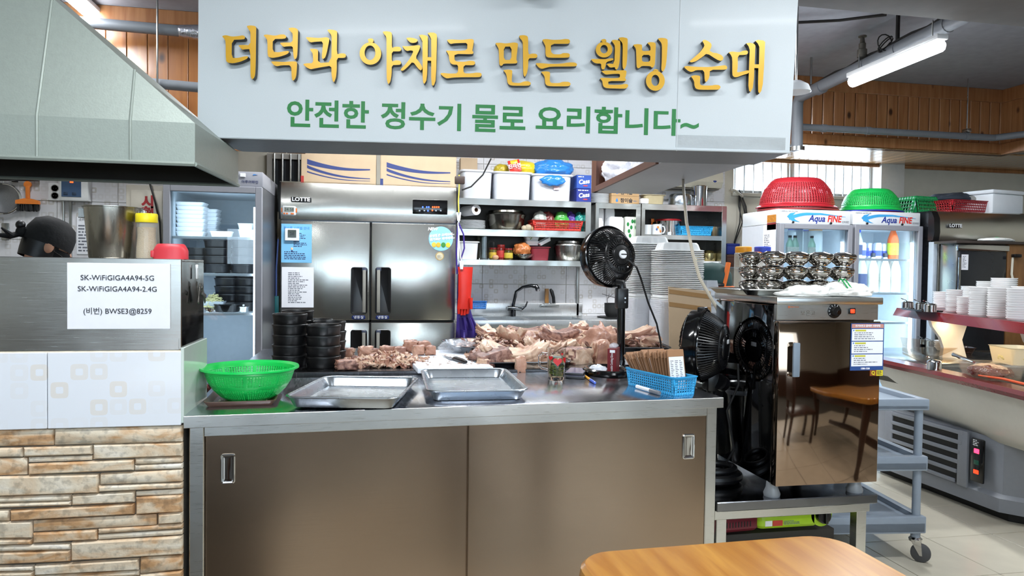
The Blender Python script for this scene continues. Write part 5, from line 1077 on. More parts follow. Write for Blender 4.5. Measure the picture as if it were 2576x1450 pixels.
a = fz(1106, 645); t = thing('energy_seal', 'small round seal sticker below the blue one on the freezer', 'sticker', (lx0 + a[0], YL - .0065, a[1])); MB().lathe([(.001, 0), (.031, 0), (.031, .001), (.001, .001)], 28).to('disc', M('seal_tan', 'b9a06e', .4), t, rot=(R(90), 0, 0)); MB().lathe([(.001, 0), (.024, 0), (.024, .0015), (.001, .0015)], 28).to('disc_centre', M('seal_cream', 'd9cfae', .4), t, rot=(R(90), 0, 0)); lines(t, INKG, -.018, .018, -.018, .008, 5, -.0018, 3)
MB()
# cartons on the freezer with blue wave stripes
CARD = M('kraft_card', 'b7a083', .7, 0, .06, 10); BST = M('carton_blue', '26366e', .6); REDT = M('carton_red', 'a8302a', .6)
for i, (px0, px1, py1, lab) in enumerate(((757, 946, 456, 'brown carton with blue wave stripes on the freezer, left one'), (957, 1148, 462, 'brown carton with blue wave stripes on the freezer, right one'))):
    Yc = YL + .08; xa, xb = at(px0, 430, Y=Yc).x, at(px1, 430, Y=Yc).x; w = xb - xa; hh = .24
    t = thing('carton', lab, 'box', ((xa + xb) / 2, Yc, ztop + .001), R(-.6))
    MB().rbox(-w / 2, w / 2, 0, .40, 0, hh, .004, 1).to('carton_body', CARD, t)
    for k in range(3):
        zz = .165 - k * .042; mb = MB(); N_ = 24; T = (.036, .022, .010)[k]
        xs = [(-.42 + .84 * u / N_) for u in range(N_ + 1)]
        f = lambda u: zz - (.02 + .025 * (k == 1)) * (u / N_) ** .7 - .018 * sin(u / N_ * pi) - .035 * (u / N_); g_ = lambda u: T * (1 - .75 * u / N_)
        mb.add([(xs[u] * w, -.0008, f(u)) for u in range(N_ + 1)] + [(xs[u] * w, -.0008, f(u) - g_(u)) for u in range(N_ + 1)], [(u, u + 1, N_ + 2 + u, N_ + 1 + u) for u in range(N_)]).to('printed_stripe', BST, t, flip=False)
    MB().box(-w / 2 - .001, -w / 2 + .02, -.001, .0, 0, .045).to('tape', REDT if i == 0 else BST, t); MB().box(-.002, .002, -.0012, .4, hh - .001, hh + .001).to('flap_joint', HOLDE, t)
# red rubber gloves, purple apron and clips on a line beside the freezer
PUR = M('purple_fabric', '3f2c86', .55, 0, .08, 20); RGL = M('red_rubber', 'd0281c', .35, 0, .05)
YA = 5.12
t = thing('apron', 'purple apron hanging beside the freezer', 'apron', at(1180, 640, Y=YA))
o0 = t.location.copy(); sh_ = [(1152, 690, 1158, .0), (1150, 740, 1172, .0), (1150, 800, 1190, .01), (1148, 830, 1206, .015), (1146, 865, 1212, .02)]
rows = []
for (xa, ya, xb, dy) in sh_:
    A, B = at(xa, ya, Y=YA) - o0, at(xb, ya, Y=YA) - o0; rows.append([(A.x + (B.x - A.x) * u / 10, .015 * sin(u * 1.9 + ya * .05) + dy, A.z + (-.01 * (u / 10) if ya > 820 else 0)) for u in range(11)])
mb = MB(); mb.ring(rows, False, False, False); o = mb.to('apron_cloth', PUR, t); o.modifiers.new('t', 'SOLIDIFY').thickness = .004
pts = [at(x, y, Y=YA) - o0 for x, y in ((1153, 560), (1166, 590), (1168, 625), (1155, 665), (1150, 690), (1148, 640), (1150, 590), (1153, 560))]; MB().tube(pts, .006, 5).to('neck_strap', PUR, t)
t = thing('rubber_gloves', 'red rubber gloves hanging by a white clip in front of the apron', 'gloves', at(1170, 735, Y=YA - .05)); o0 = t.location.copy()
def pth(P, Y): return [at(x, y, Y=Y) - o0 for x, y in P]
def glove(dx, dy, nm):
    mb = MB(); mb.ring([[(c.x + rx * cos(a), dy + ry * sin(a), c.z) for a in [k * pi / 8 for k in range(16)]] for c, rx, ry in [(at(x + dx, y, Y=YA - .05) - o0, w, d) for x, y, w, d in ((1170, 672, .052, .008), (1170, 690, .048, .013), (1169, 720, .046, .016), (1168, 745, .043, .017), (1167, 765, .045, .016), (1166, 778, .045, .013))]])
    for k in range(4): p = at(1155 + k * 7.5 + dx, 774, Y=YA - .05) - o0; q = at(1154 + k * 7 + dx, 795 - abs(k - 1.5) * 3, Y=YA - .05) - o0; mb.tube([(p.x, dy, p.z), (q.x, dy, q.z)], [.012, .008], 8)
    p = at(1183 + dx, 750, Y=YA - .05) - o0; q = at(1184 + dx, 778, Y=YA - .05) - o0; mb.tube([(p.x, dy - .012, p.z), (q.x, dy - .016, q.z)], [.012, .008], 8); return mb.to(nm, RGL, t)
glove(0, 0, 'glove'); glove(3, .03, 'glove')
t = thing('peg_line', 'yellow and white cord with two white pegs hanging beside the freezer', 'cord', at(1155, 470, Y=YA - .02)); o0 = t.location.copy()
MB().tube(pth(((1155, 440), (1155, 475), (1153, 505), (1154, 535)), YA - .02), .005, 6).to('cord', M('yellow_cord', 'c8bb4a', .6), t); MB().tube(pth(((1152, 560), (1155, 610), (1161, 665)), YA - .05), .004, 6).to('cord', WHITEP, t); MB().rbox(-.03, .04, -.01, .03, .02, .075, .006).to('hook_plate', M('dark_hook', '3a2c26', .5), t)
for px, py, Y in ((1154, 545, YA - .02), (1161, 667, YA - .062)):
    p = at(px, py, Y=Y) - o0
    for s in (-1, 1): MB().tube([(p.x + s * .012, p.y, p.z + .03), (p.x + s * .003, p.y, p.z - .03)], [.006, .008], 6).to('peg_arm', WHITEP, t)
MB().tube([at(1235, 400, Y=5.7) - o0, at(1215, 440, Y=5.6) - o0, at(1185, 470, Y=5.5) - o0, at(1163, 478, Y=5.3) - o0], .006, 6).to('flex', RUBBER, t)
# ------------------------------------------------------------------ sink run along the back wall
YS = 5.5; ZS = .86
SKM = steel('sink_steel', 'd0d2d3', .3, (40, 2, 2), .1, 3)
sx0, sx1 = .72, 2.16
sk = thing('sink_unit', 'stainless steel sink unit with two basins along the tiled back wall', 'sink')
b1, b2 = (.90, 1.18), (1.24, 1.68); yb0, yb1 = YS + .06, YB - .12
mb = MB(); xs = [sx0, b1[0], b1[1], b2[0], b2[1], sx1]
for i, (a, b) in enumerate(zip(xs, xs[1:])):
    if i in (1, 3): mb.box(a, b, YS, yb0, ZS - .02, ZS).box(a, b, yb1, YB - .01, ZS - .02, ZS)
    else: mb.box(a, b, YS, YB - .01, ZS - .02, ZS)
mb.to('sink_top', SKM, sk)
MB().rbox(sx0, sx1, YS - .012, YS + .004, ZS - .065, ZS + .004, .004).to('front_rim', SKM, sk); MB().box(sx0, sx1, YS + .004, YS + .02, .5, ZS - .06).to('front_panel', SKM, sk)
for a, b in (b1, b2):
    bs = MB().box(a, a + .004, yb0, yb1, ZS - .2, ZS - .02).box(b - .004, b, yb0, yb1, ZS - .2, ZS - .02).box(a, b, yb0, yb0 + .004, ZS - .2, ZS - .02).box(a, b, yb1 - .004, yb1, ZS - .2, ZS - .02).box(a, b, yb0, yb1, ZS - .204, ZS - .2).to('basin', SKM, sk)
    MB().lathe([(.001, 0), (.04, 0), (.045, .004), (.03, .006), (.001, .005)], 20, ((a + b) / 2, yb1 - .0, ZS - .06)).to('overflow', RUBBER, bs)
MB().rbox(sx0, 1.80, YB - .03, YB - .012, ZS, at(1330, 763, Y=YB - .03).z, .004).to('splashback', SKM, sk)
for x in (sx0 + .03, 1.7, sx1 - .06): MB().rbox(x, x + .035, YS + .04, YS + .075, 0, ZS - .2, .002, 1).to('leg', STEELD, sk)
FAU = steel('black_chrome', '6a6c70', .12, (3, 3, 3), var=.03, bstr=0)
def faucet(label, px, s, Y):
    p = at(px, 790, Y=Y); t = thing('faucet', label, 'faucet', (p.x, Y, ZS)); top = at(px, 718, Y=Y).z - ZS
    MB().cyl((0, 0, 0), (0, 0, .05), .022, seg=16).to('body', FAU, t)
    MB().tube([(0, 0, .04), (0, -.0, .10), (.02 * s, -.02, top * .8), (.07 * s, -.06, top * .95), (.13 * s, -.10, top), (.17 * s, -.12, top - .005), (.18 * s, -.125, top - .03)], [.015, .014, .013, .013, .015, .02, .02], 12).to('spout', FAU, t); MB().cyl((.18 * s, -.125, top - .03), (.18 * s, -.125, top - .045), .019, seg=14).to('nozzle', CHROME, t)
    MB().tube([(-.05, .0, .07), (0, 0, .07), (.07, -.02, .062)], [.02, .018, .016], 12).to('mixer', FAU, t); MB().tube([(.07, -.02, .065), (.10, -.03, .09), (.115, -.035, .13)], [.012, .008, .006], 8).to('lever', FAU, t); return t
faucet('black mixer faucet rising over the double sink', 1291, 1, YB - .1); faucet('second mixer faucet at the right end, half hidden by the foam stack', 1606, .5, YB - .1)
kr = thing('knife_rack', 'narrow steel knife slot on the splashback', 'knife rack', at(1380, 765, Y=YB - .05)); MB().rbox(-.07, .09, -.02, .015, -.03, 0, .003).to('slot', STEELD, kr)
p = at(1375, 763, Y=YB - .05); t = thing('knife', 'knife with a wooden handle in the sink rack', 'knife', p); MB().rbox(-.017, .017, -.012, .012, 0, .125, .004).to('handle', wood('knife_handle', 'a9793c', '7a5226', .5, (6, 6, 1), 8), t); MB().box(-.02, .02, -.001, .001, -.02, 0).to('blade', STEELM, t)
p = at(1391, 763, Y=YB - .05); t = thing('knife', 'knife with a curved black handle in the sink rack', 'knife', p); MB().tube([(.008, 0, 0), (.004, 0, .05), (-.012, 0, .1), (-.025, 0, .122)], [.015, .014, .016, .009], 10).to('handle', BLACK, t); MB().box(-.012, .025, -.001, .001, -.02, 0).to('blade', STEELM, t)
X, Z, w, h = pb(1181, 1223, 758, 777, YB - .06); bt = basket('soap_dish', 'blue slotted soap dish hung on the splashback', 'soap dish', (X, YB - .075, Z), 0, w - .02, .06, h, .006, M('blue_dish_plastic', '3f86d8', .35), 12, 4, 5, .3); MB().rbox(-.03, .02, -.02, .02, .003, .028, .008).to('soap', WHITEP, bt)
X, Z, w, h = pb(1521, 1560, 748, 790, YB - .2); t = thing('black_pot', 'black double-handled pot on the right of the sink counter', 'pot', (X, YB - .22, ZS)); MB().lathe([(.001, 0), (.055, 0), (.068, .03), (.075, .05), (.076, .12), (.08, .122), (.072, .118), (.06, .01), (.001, .01)], 24).to('pot_body', RUBBER, t)
for s, a in ((1, .6), (-1, .5), (-1, 1.0)): MB().tube([(s * .05, 0, .1), (s * .05 + .0, .01, .16), (-s * .06 * a - .06, .02, .2)], .003, 5).to('utensil_handle', CHROME, t)
MB().lathe([(.001, 0), (.13, 0), (.14, .008), (.001, .006)], 24).to('stand_plate', RUBBER, t)
X, Z, w, h = pb(1609, 1622, 740, 800, YB - .25); solo(MB().lathe([(.001, 0), (.04, 0), (.04, .12), (.025, .15), (.025, .19), (.001, .19)], 18), 'sauce_bottle', M('brown_sauce', '7a4a22', .2), 'brown sauce bottle behind the foam container stack', 'bottle', (X + .02, YB - .25, ZS))
p = at(1453, 740, Y=YB - .02); struct(MB().rbox(p.x - .012, p.x + .012, YB - .03, YB, ZS, 1.31, .003).to('trim_wall_strip', STEELD))
# ------------------------------------------------------------------ wall shelves
YW = 5.75
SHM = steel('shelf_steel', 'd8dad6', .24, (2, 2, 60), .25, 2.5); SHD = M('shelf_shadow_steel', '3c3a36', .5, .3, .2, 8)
def wall_shelf(label, px0, px1, rows_, ups, back=True, name='wall_shelf'):
    xa, xb = at(px0, 590, Y=YW).x, at(px1, 590, Y=YW).x; t = thing(name, label, 'shelf', (xa, YW, 0), group='steel wall shelves'); W = xb - xa; zs = []
    for y0, y1 in rows_:
        z1, z0 = at((px0 + px1) / 2, y0, Y=YW).z, at((px0 + px1) / 2, y1, Y=YW).z; zs.append(z1); MB().rbox(0, W, 0, YB - YW - .004, z1 - .012, z1, .002, 1).to('shelf', SHM, t); MB().rbox(0, W, -.003, .003, z0, z1, .0015, 1).to('front_edge', SHM, t)
    for u0, u1 in ups: a, b = at(u0, 590, Y=YW).x - xa, at(u1, 590, Y=YW).x - xa; MB().rbox(a, b, -.004, YB - YW - .004, zs[-1] - .05, zs[0], .002, 1).to('upright', SHM, t)
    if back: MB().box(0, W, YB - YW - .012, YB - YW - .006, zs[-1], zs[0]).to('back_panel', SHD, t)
    return t, xa, zs
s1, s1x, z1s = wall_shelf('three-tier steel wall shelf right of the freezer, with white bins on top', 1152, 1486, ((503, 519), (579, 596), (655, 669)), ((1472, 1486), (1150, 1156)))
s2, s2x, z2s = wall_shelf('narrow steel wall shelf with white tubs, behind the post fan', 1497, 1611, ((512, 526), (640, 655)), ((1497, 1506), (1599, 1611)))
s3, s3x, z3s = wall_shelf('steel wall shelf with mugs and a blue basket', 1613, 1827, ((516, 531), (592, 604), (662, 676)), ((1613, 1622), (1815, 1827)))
MILK = M('milky_bin_plastic', 'dcdfe6', .35, 0, .03, 10, sss=.1)
def bin_(px0, px1, py0, py1, lab, Yd=YW + .02, d=.24, base=None, m=MILK, name='storage_bin', cat='bin'):
    X, Z, w, h = pb(px0, px1, py0, py1, Yd); Z = Z if base is None else base; t = thing(name, lab, cat, (X, Yd + d / 2, Z)); mb = MB(); mb.rtray(w * .95, d, [(.012, 0), (.002, h * .9), (0, h)], .04); mb.to('bin_body', m, t); mb = MB(); mb.rtray(w * 1.02, d * 1.03, [(0, h * .93), (-.004, h * .95), (-.004, h), (.004, h * 1.01), (.02, h * 1.01)], .04); mb.to('rim', m, t); return t, w, h
bin_(1160, 1241, 428, 500, 'white plastic bin on the top shelf next to the freezer', base=z1s[0] + .001)
bin_(1241, 1339, 434, 504, 'white plastic bin under the yellow snack bags', base=z1s[0] + .001)
bin_(1338, 1441, 441, 508, 'white plastic bin under the blue plastic bag', base=z1s[0] + .001)
t = at(1400, 469, Y=YW + .015); solo(MB().rbox(-.024, .024, -.001, 0, -.03, .03, .0004, 1), 'bin_label', M('pink_label', 'e6c3c6', .6), 'small pink label on the bin under the blue bag', 'label', t)
YEL = M('yellow_packet', 'f0d02a', .25, 0, .25, 14, .4, bscale=30); REDP = M('red_packet', 'd23428', .25, 0, .1, 10, .4, bscale=30)
p = at(1290, 428, Y=YW + .1); hz_ = at(1290, 437, Y=YW + .1).z
crumple('snack_bag', (at(1318, 420, Y=YW + .1).x, YW + .12, hz_ + .045), (.105, .06, .06), YEL, 'yellow snack packet on the middle white bin, right one', 'packet', 12, .15, 2, 4)
sp_ = crumple('snack_bag', (at(1262, 425, Y=YW + .1).x, YW + .12, hz_ + .03), (.06, .05, .045), M('olive_packet', 'c8b234', .25, 0, .3, 18, .4, bscale=30), 'smaller olive yellow packet at the left of the middle bin', 'packet', 13, .15, 2, 4)
q = at(1294, 420, Y=YW + .05); t = thing('ramen_packet', 'red and yellow noodle packet leaning on the middle bin', 'packet', (q.x, YW + .035, hz_ + .05)); MB().rbox(-.05, .05, -.008, .008, -.05, .055, .006).to('wrapper', REDP, t, rot=(R(-12), R(-12), 0)); text('진라면', .04, WHITEP, t, (-.004, -.02, .0), (R(78), R(-12), 0), bold=.001); MB().rbox(-.03, .03, -.012, -.008, .02, .05, .002).to('label_patch', YEL, t, rot=(R(-12), R(-12), 0))
BLB = film('blue_bag_film', '2f8fe6', .82, .18, .6, 30)
crumple('plastic_bag', (at(1392, 432, Y=YW + .1).x, YW + .12, at(1392, 441, Y=YW + .1).z + .05), (.16, .10, .075), BLB, 'blue plastic bag heaped on the right white bin', 'bag', 15, .2, 2.2, 5)
crumple('plastic_bag', (at(1390, 452, Y=YW).x, YW - .01, at(1390, 455, Y=YW).z), (.095, .018, .04), BLB, 'blue plastic bag end hanging over the front of the right bin', 'bag', 16, .2, 2.2, 4)
BOXB = M('beer_box_blue', '1f4fae', .4, 0, .06); BOXN = M('beer_box_navy', '1c2f8c', .4, 0, .06)
X, Z, w, h = pb(1450, 1487, 475, 508, YW + .03)
for k, (m, lab) in enumerate(((BOXN, 'blue beer carton at the bottom of the stack of two on the shelf'), (BOXB, 'blue beer carton on top of another at the end of the shelf'))):
    t = thing('beer_carton', lab, 'carton', (X + .0, YW + .03, z1s[0] + .001 + k * .113), 0, 'blue beer cartons'); MB().rbox(-w * .5, w * .5, 0, .2, 0, .111, .002, 1).to('carton_body', m, t); text('Cass', .05, WHITEP, t, (0, -.001, .055), (R(90), R(-8), 0), bold=.0018, shear=.15); MB().sphere((.012, -.001, .022), .022, .001, .006, 12, 6).to('badge', M('badge_red', 'c03a4a', .4), t); lines(t, WHITEP, -w * .4, w * .4, .088, .104, 1, -.0008, k)
solo(MB().rbox(-.07, .07, 0, .1, 0, .16, .002, 1), 'cardboard_piece', CARD, 'piece of brown cardboard standing behind the leftmost white bin', 'cardboard', (at(1180, 410, Y=YB - .13).x, YB - .13, z1s[0] + .19))
# second tier
z = z1s[1] + .001
p = at(1180, 545, Y=YW + .1); t = thing('paper_roll', 'roll of white kitchen paper lying on the middle shelf', 'paper roll', (at(1198, 545, Y=YW + .03).x, YW + .03, z + .155)); t.rotation_euler = (0, 0, R(22)); tm = MB(); tm.M = Matrix.Rotation(R(-90), 4, 'X'); tm.lathe([(.042, 0), (.042, .2), (.018, .2), (.018, 0), (.042, 0)], 28, cap0=False, cap1=False); tm.to('roll', PAPER, t); tm = MB(); tm.M = Matrix.Rotation(R(-90), 4, 'X'); tm.lathe([(.018, .001), (.018, .199), (.014, .199), (.014, .001), (.018, .001)], 20, cap0=False, cap1=False); tm.to('core', HOLDE, t)
def plates(X, Y, z, n, r, pitch, lab, grp, m=WHITEE, hgt=.014):
    me = MB().lathe([(.001, 0), (r * .6, 0), (r * .65, .003), (r * .97, hgt - .003), (r, hgt - .001), (r * .99, hgt + .001), (r * .62, .006), (.001, .005)], 32).mesh('plate', m)
    for k in range(n): o = link('plate', me, None, None, (X + random.uniform(-.002, .002), Y, z + k * pitch)); tag(o, lab % ('topmost' if k == n - 1 else ordn[k]), 'plate', grp)
plates(at(1187, 570, Y=YW + .13).x, YW + .14, z, 6, .115, .0115, '%s white plate in the stack under the paper roll', 'plates on the middle shelf')
def potlid(px0, px1, py0, py1, lab, z, Y, name='cooking_pot', lidz=.0, prof=None, m=STEELM, handles=True):
    X, Z, w, h = pb(px0, px1, py0, py1, Y); r = w / 2; t = thing(name, lab, 'pot', (X, Y, z)); MB().lathe([(.001, 0), (r * .78, 0), (r * .88, h * .1), (r * .96, h * .55), (r, h * .72), (r * .96, h * .72), (.001, h * .7)], 36).to('pot_body', m, t); MB().lathe([(r * 1.02, h * .7), (r * 1.03, h * .74), (r * .98, h * .82), (r * .9, h * .86), (r * .88, h * .95), (r * .5, h), (.001, h)], 36).to('lid', m, t); return t, r, h
YP = YW + .16
potlid(1223, 1321, 528, 579, 'large squat steel pot on the middle shelf', z, YP, m=steel('pot_steel', '8f8c84', .22, (20, 20, 3), .1))
for px, r, lab in ((1319, .024, 'pale potato on the middle shelf, beside the large pot'), (1329, .030, 'larger pale potato on the middle shelf edge'), (1341, .022, 'cut tan root at the right of the potatoes')):
    p = at(px, 575, Y=YW + .06); crumple('potato', (p.x, YW + .06, z + r * .8), (r, r * .9, r * .85), M('potato_skin' if r > .023 else 'root_skin', 'b3a48c' if r > .023 else 'b98d62', .6), lab, 'potato', int(px), .08, 1.5, 3)
X, Z, w, h = pb(1340, 1466, 556, 582, YW + .03)
bk2 = basket('red_basket', 'red slotted basket of packets on the middle shelf', 'basket', (X, YW + .12, z), 0, w - .03, .17, h, .016, M('red_basket_plastic', 'c4362c', .4), 30, 5, 10, .36)
for i, (px, py, sx_, c, lab) in enumerate(((1358, 540, .055, 'b9bfb8', 'clear crinkled packet at the left in the red basket'), (1380, 538, .06, '7c3a3a', 'dark red packet in the middle of the red basket'), (1412, 540, .06, '4fae4a', 'bright green packet in the red basket'), (1437, 542, .05, '5b3f9a', 'purple packet in front in the red basket'), (1457, 542, .045, '2f9a90', 'teal packet at the right in the red basket'))):
    p = at(px, py, Y=YW + .12); crumple('food_packet', (p.x, YW + .12 + .02 * (i % 2), z + .085), (sx_, .055, .075), M('packet_' + c, c, .2, 0, .3, 25, .5, bscale=40), lab, 'packet', 20 + i, .2, 2.5, 4)
# lower tier
z = z1s[2] + .001
bin_(1152, 1206, 607, 652, 'white lidded container at the left of the lowest shelf', YW + .03, .16, z, WHITEP, 'food_container', 'container')
X, Z, w, h = pb(1206, 1232, 595, 653, YW + .06); t = thing('beer_mug', 'empty dimpled glass beer mug on the lowest shelf', 'mug', (X, YW + .08, z)); MB().lathe([(.001, 0), (.042, 0), (.043, h), (.039, h), (.037, .012), (.001, .01)], 10).to('mug_body', MUGG, t); MB().tube([(.042, 0, h * .8), (.075, 0, h * .75), (.075, 0, h * .25), (.042, 0, h * .18)], .006, 8).to('handle', MUGG, t)
X0 = X; solo(MB().lathe([(.001, 0), (.05, 0), (.05, .012), (.001, .016)], 24), 'jar_lid', STEELD, 'flat steel lid standing on a jar behind the beer mug', 'lid', (X - .005, YW + .2, z + .22)); solo(MB().lathe([(.001, 0), (.048, 0), (.048, .2), (.04, .22), (.001, .22)], 20), 'glass_jar', M('smoky_jar', '6b6a5c', .1, 0, .1, alpha=.6), 'tall glass jar behind the beer mug', 'jar', (X - .005, YW + .2, z))
for i, (px, c, l, lab) in enumerate(((1241, '6a5c2a', 'd8b43a', 'yellow labelled jar on the lowest shelf, half behind the mug'), (1260, '6b1a16', 'b8342c', 'red sauce jar in the middle of the lowest shelf'), (1279, '4a3d18', 'c8b13c', 'dark jar with a yellow label beside the red one'))):
    p = at(px, 650, Y=YW + .05 + .03 * (2 - i)); t = thing('sauce_jar', lab, 'jar', (p.x, YW + .05 + .03 * (2 - i), z)); hh = (.10, .125, .095)[i]; MB().lathe([(.001, 0), (.034, 0), (.036, .006), (.036, hh * .78), (.028, hh * .86), (.001, hh * .86)], 20).to('jar_body', M('jar_' + c, c, .12), t); MB().lathe([(.0365, hh * .15), (.0368, hh * .16), (.0368, hh * .6), (.0365, hh * .61)], 20, cap0=False, cap1=False).to('label_band', M('label_' + l, l, .5, 0, .2, 60), t); MB().lathe([(.031, hh * .85), (.032, hh * .86), (.032, hh), (.001, hh)], 20).to('lid', M('jar_lid_red', '7a1f1c', .3), t)
p = at(1247, 648, Y=YW + .02); solo(MB().sphere((0, 0, .02), .027, .02, .02, 16, 10), 'egg', M('brown_egg', 'c79a72', .5), 'brown egg on the lowest shelf edge', 'egg', (p.x, YW + .03, z))
X, Z, w, h = pb(1293, 1346, 640, 655, YW + .03); t = thing('steel_bowl', 'small steel bowl holding an orange bag on the lowest shelf', 'bowl', (X, YW + .08, z)); MB().lathe([(.001, 0), (.03, 0), (w * .42, .03), (w * .5, .05), (w * .48, .05), (.03, .006), (.001, .005)], 28).to('bowl_body', STEELM, t)
crumple('food_bag', (X - .01, YW + .08, z + .085), (w * .36, .06, .055), M('orange_bag', 'c97a44', .25, 0, .3, 20, .5, bscale=30), 'clear bag of orange food tied up in the steel bowl', 'bag', 33, .25, 2.3, 4)
bin_(1333, 1386, 622, 656, 'maroon lidded box on the lowest shelf', YW + .05, .16, z, M('maroon_plastic', '7d2430', .4), 'maroon_box', 'box')
p = at(1338, 622, Y=YW + .1); zz = z + .125
foams((p.x, YW + .11, zz), 2, .12, .10, .035, .034, '%s white foam tray of greens on the maroon box', 'foam trays on the maroon box'); fo = link('foam_tray', foam_tray(.12, .10, .03), None, None, (at(1370, 618, Y=YW + .1).x, YW + .1, zz + .022), (R(5), R(-28), 0)); tag(fo, 'white foam tray tipped up at the right of the maroon box', 'tray')
noodles((p.x, YW + .11, zz + .062), .05, .014, 60, M('leaf_greens', '8fae5a', .6), 'greens', 'green leaves lying in the top foam tray on the maroon box', 'greens', 9, .003)
t, r, h = potlid(1392, 1464, 603, 655, 'tall pressure cooker with a clamped lid on the lowest shelf', z, YW + .15, 'pressure_cooker', m=steel('cooker_steel', 'b9b9b6', .25, (20, 20, 3)))
MB().rbox(r * .9, r * 1.35, -.015, .015, h * .72, h * .82, .006).to('handle', BLACK, t); MB().rbox(r * .72, r * .9, -r * .6, -r * .5, h * .55, h * .68, .003).to('latch', WHITEP, t)
# narrow shelf
z = z2s[1] + .001
for i, (a, b, c_, lab) in enumerate(((1500, 1519, 526, 'white lidded tub tower at the left of the narrow shelf'), (1522, 1546, 526, 'white lidded tub tower beside it on the narrow shelf'), (1499, 1516, 552, 'low white tub with an embossed lid, front left of the narrow shelf'), (1532, 1569, 548, 'white foam lid box on the narrow shelf'))):
    Yd = YW + (.12 if i < 2 else .03); X, Z, w, h = pb(a, b, c_, 640, Yd); t = thing('white_tub', lab, 'tub', (X, Yd + .05, z)); mb = MB(); mb.rtray(w, .1, [(.008, 0), (0, h * .92), (.004, h)], .015); mb.to('tub_body', WHITEP, t); MB().rbox(-w * .4, w * .4, -.04, .04, h - .001, h + .008, .003).to('lid', WHITEP, t)
X, Z, w, h = pb(1572, 1596, 545, 640, YW + .05); t = thing('tea_packet', 'white and green packet at the right of the narrow shelf', 'packet', (X, YW + .08, z)); MB().rbox(-w / 2, w / 2, -.03, .03, 0, h, .006).to('wrapper', M('white_green_packet', 'e3e8d8', .4, 0, .1), t)
for k, (dx, dz) in enumerate(((-.02, h * .8), (.01, h * .72), (-.01, h * .62), (.02, h * .88), (.0, h * .5))): MB().sphere((dx, -.031, dz), .012, .001, .018, 10, 6).to('leaf_print', GREEN, t)
# mug shelf
z = z3s[1] + .001
for i, (px, lab) in enumerate(((1632, 'white mug at the left of the mug shelf'), (1655, 'white mug with a cartoon print and round handle'))):
    p = at(px, 588, Y=YW + .03 + .08 * (1 - i)); t = thing('mug', lab, 'mug', (p.x, YW + .05 + .08 * (1 - i), z)); hh = .088; MB().lathe([(.001, 0), (.038, 0), (.041, .004), (.041, hh), (.038, hh), (.036, .008), (.001, .006)], 28).to('mug_body', WHITEE, t)
    if i: MB().tube([(.04, 0, hh * .85), (.062, 0, hh * .82), (.072, 0, hh * .5), (.06, 0, hh * .18), (.04, 0, hh * .15)], .006, 8).to('handle', WHITEE, t); [MB().sphere((.041 * sin(a), -.041 * cos(a), zz), .011, .003, .012, 10, 6).to('print', M('print_' + c, c, .5), t) for a, zz, c in ((-.2, .062, 'd88a4a'), (.15, .045, 'e0b98a'), (.35, .028, 'c87a3a'), (-.4, .045, '4a6aa8'))]
X, Z, w, h = pb(1650, 1710, 547, 588, YW + .16); t = thing('steel_canister', 'stack of ribbed steel tins with a red lid behind the mugs', 'canister', (X + .01, YW + .18, z)); MB().lathe([(.001, 0), (w * .5, 0)] + [(w * .5 * (1 if k % 2 else .97), h * .18 * (k // 2 + k % 2) + .002) for k in range(1, 10)] + [(.001, h * .9)], 32).to('tin', STEELM, t); MB().lathe([(w * .52, h * .88), (w * .53, h * .9), (w * .5, h * 1.0), (.001, h * 1.0)], 32).to('lid', M('dark_red_lid', '8e1f22', .3), t)
t = thing('spatula', 'orange handled spatula standing behind the mugs', 'spatula', (at(1640, 560, Y=YW + .2).x, YW + .22, z)); MB().tube([(0, 0, 0), (.004, 0, .09), (.012, 0, .13)], .006, 6).to('handle', M('orange_plastic', 'e87420', .4), t); MB().rbox(.0, .03, -.003, .003, .12, .15, .003).to('blade', M('orange_plastic', 'e87420', .4), t)
X, Z, w, h = pb(1712, 1792, 567, 590, YW + .02); basket('small_basket', 'light blue perforated basket on the mug shelf', 'basket', (X + .01, YW + .12, z), R(-4), w - .03, .18, h, .012, BLUE, 20, 5, 9, .32, skip=lambda i, j: 5 < i < 13 and j < 3)
X, Z, w, h = pb(1795, 1808, 565, 590, YW + .1); solo(MB().rbox(-w / 2, w / 2, 0, .1, 0, h, .004), 'tin_box', M('tan_tin', '6b5a3c', .4), 'small tan tin box right of the light blue basket', 'tin', (X, YW + .12, z))
z = z3s[2] + .001
X, Z, w, h = pb(1768, 1802, 634, 662, YW + .1); t = thing('brass_bowl', 'dented brass bowl stack on the lower right shelf', 'bowl', (X, YW + .12, z + .02)); MB().lathe([(.001, 0), (w * .45, 0), (w * .52, h * .3), (w * .5, h * .7), (w * .3, h * .95), (.001, h)], 28).to('bowl_body', steel('brass', 'b8a878', .25, (20, 20, 3)), t); MB().rbox(-w * .75, w * .75, -.08, .08, -.018, -.002, .006).to('white_tray', WHITEP, t)
X, Z, w, h = pb(1740, 1766, 625, 662, YW + .15); solo(MB().lathe([(.001, 0), (w * .4, 0), (w * .5, .03), (w * .3, .08), (w * .45, .12), (w * .3, .15), (.001, .16)], 24), 'brass_pot', MATS['brass'], 'tall brass pot in the shade left of the brass bowl', 'pot', (X, YW + .16, z))
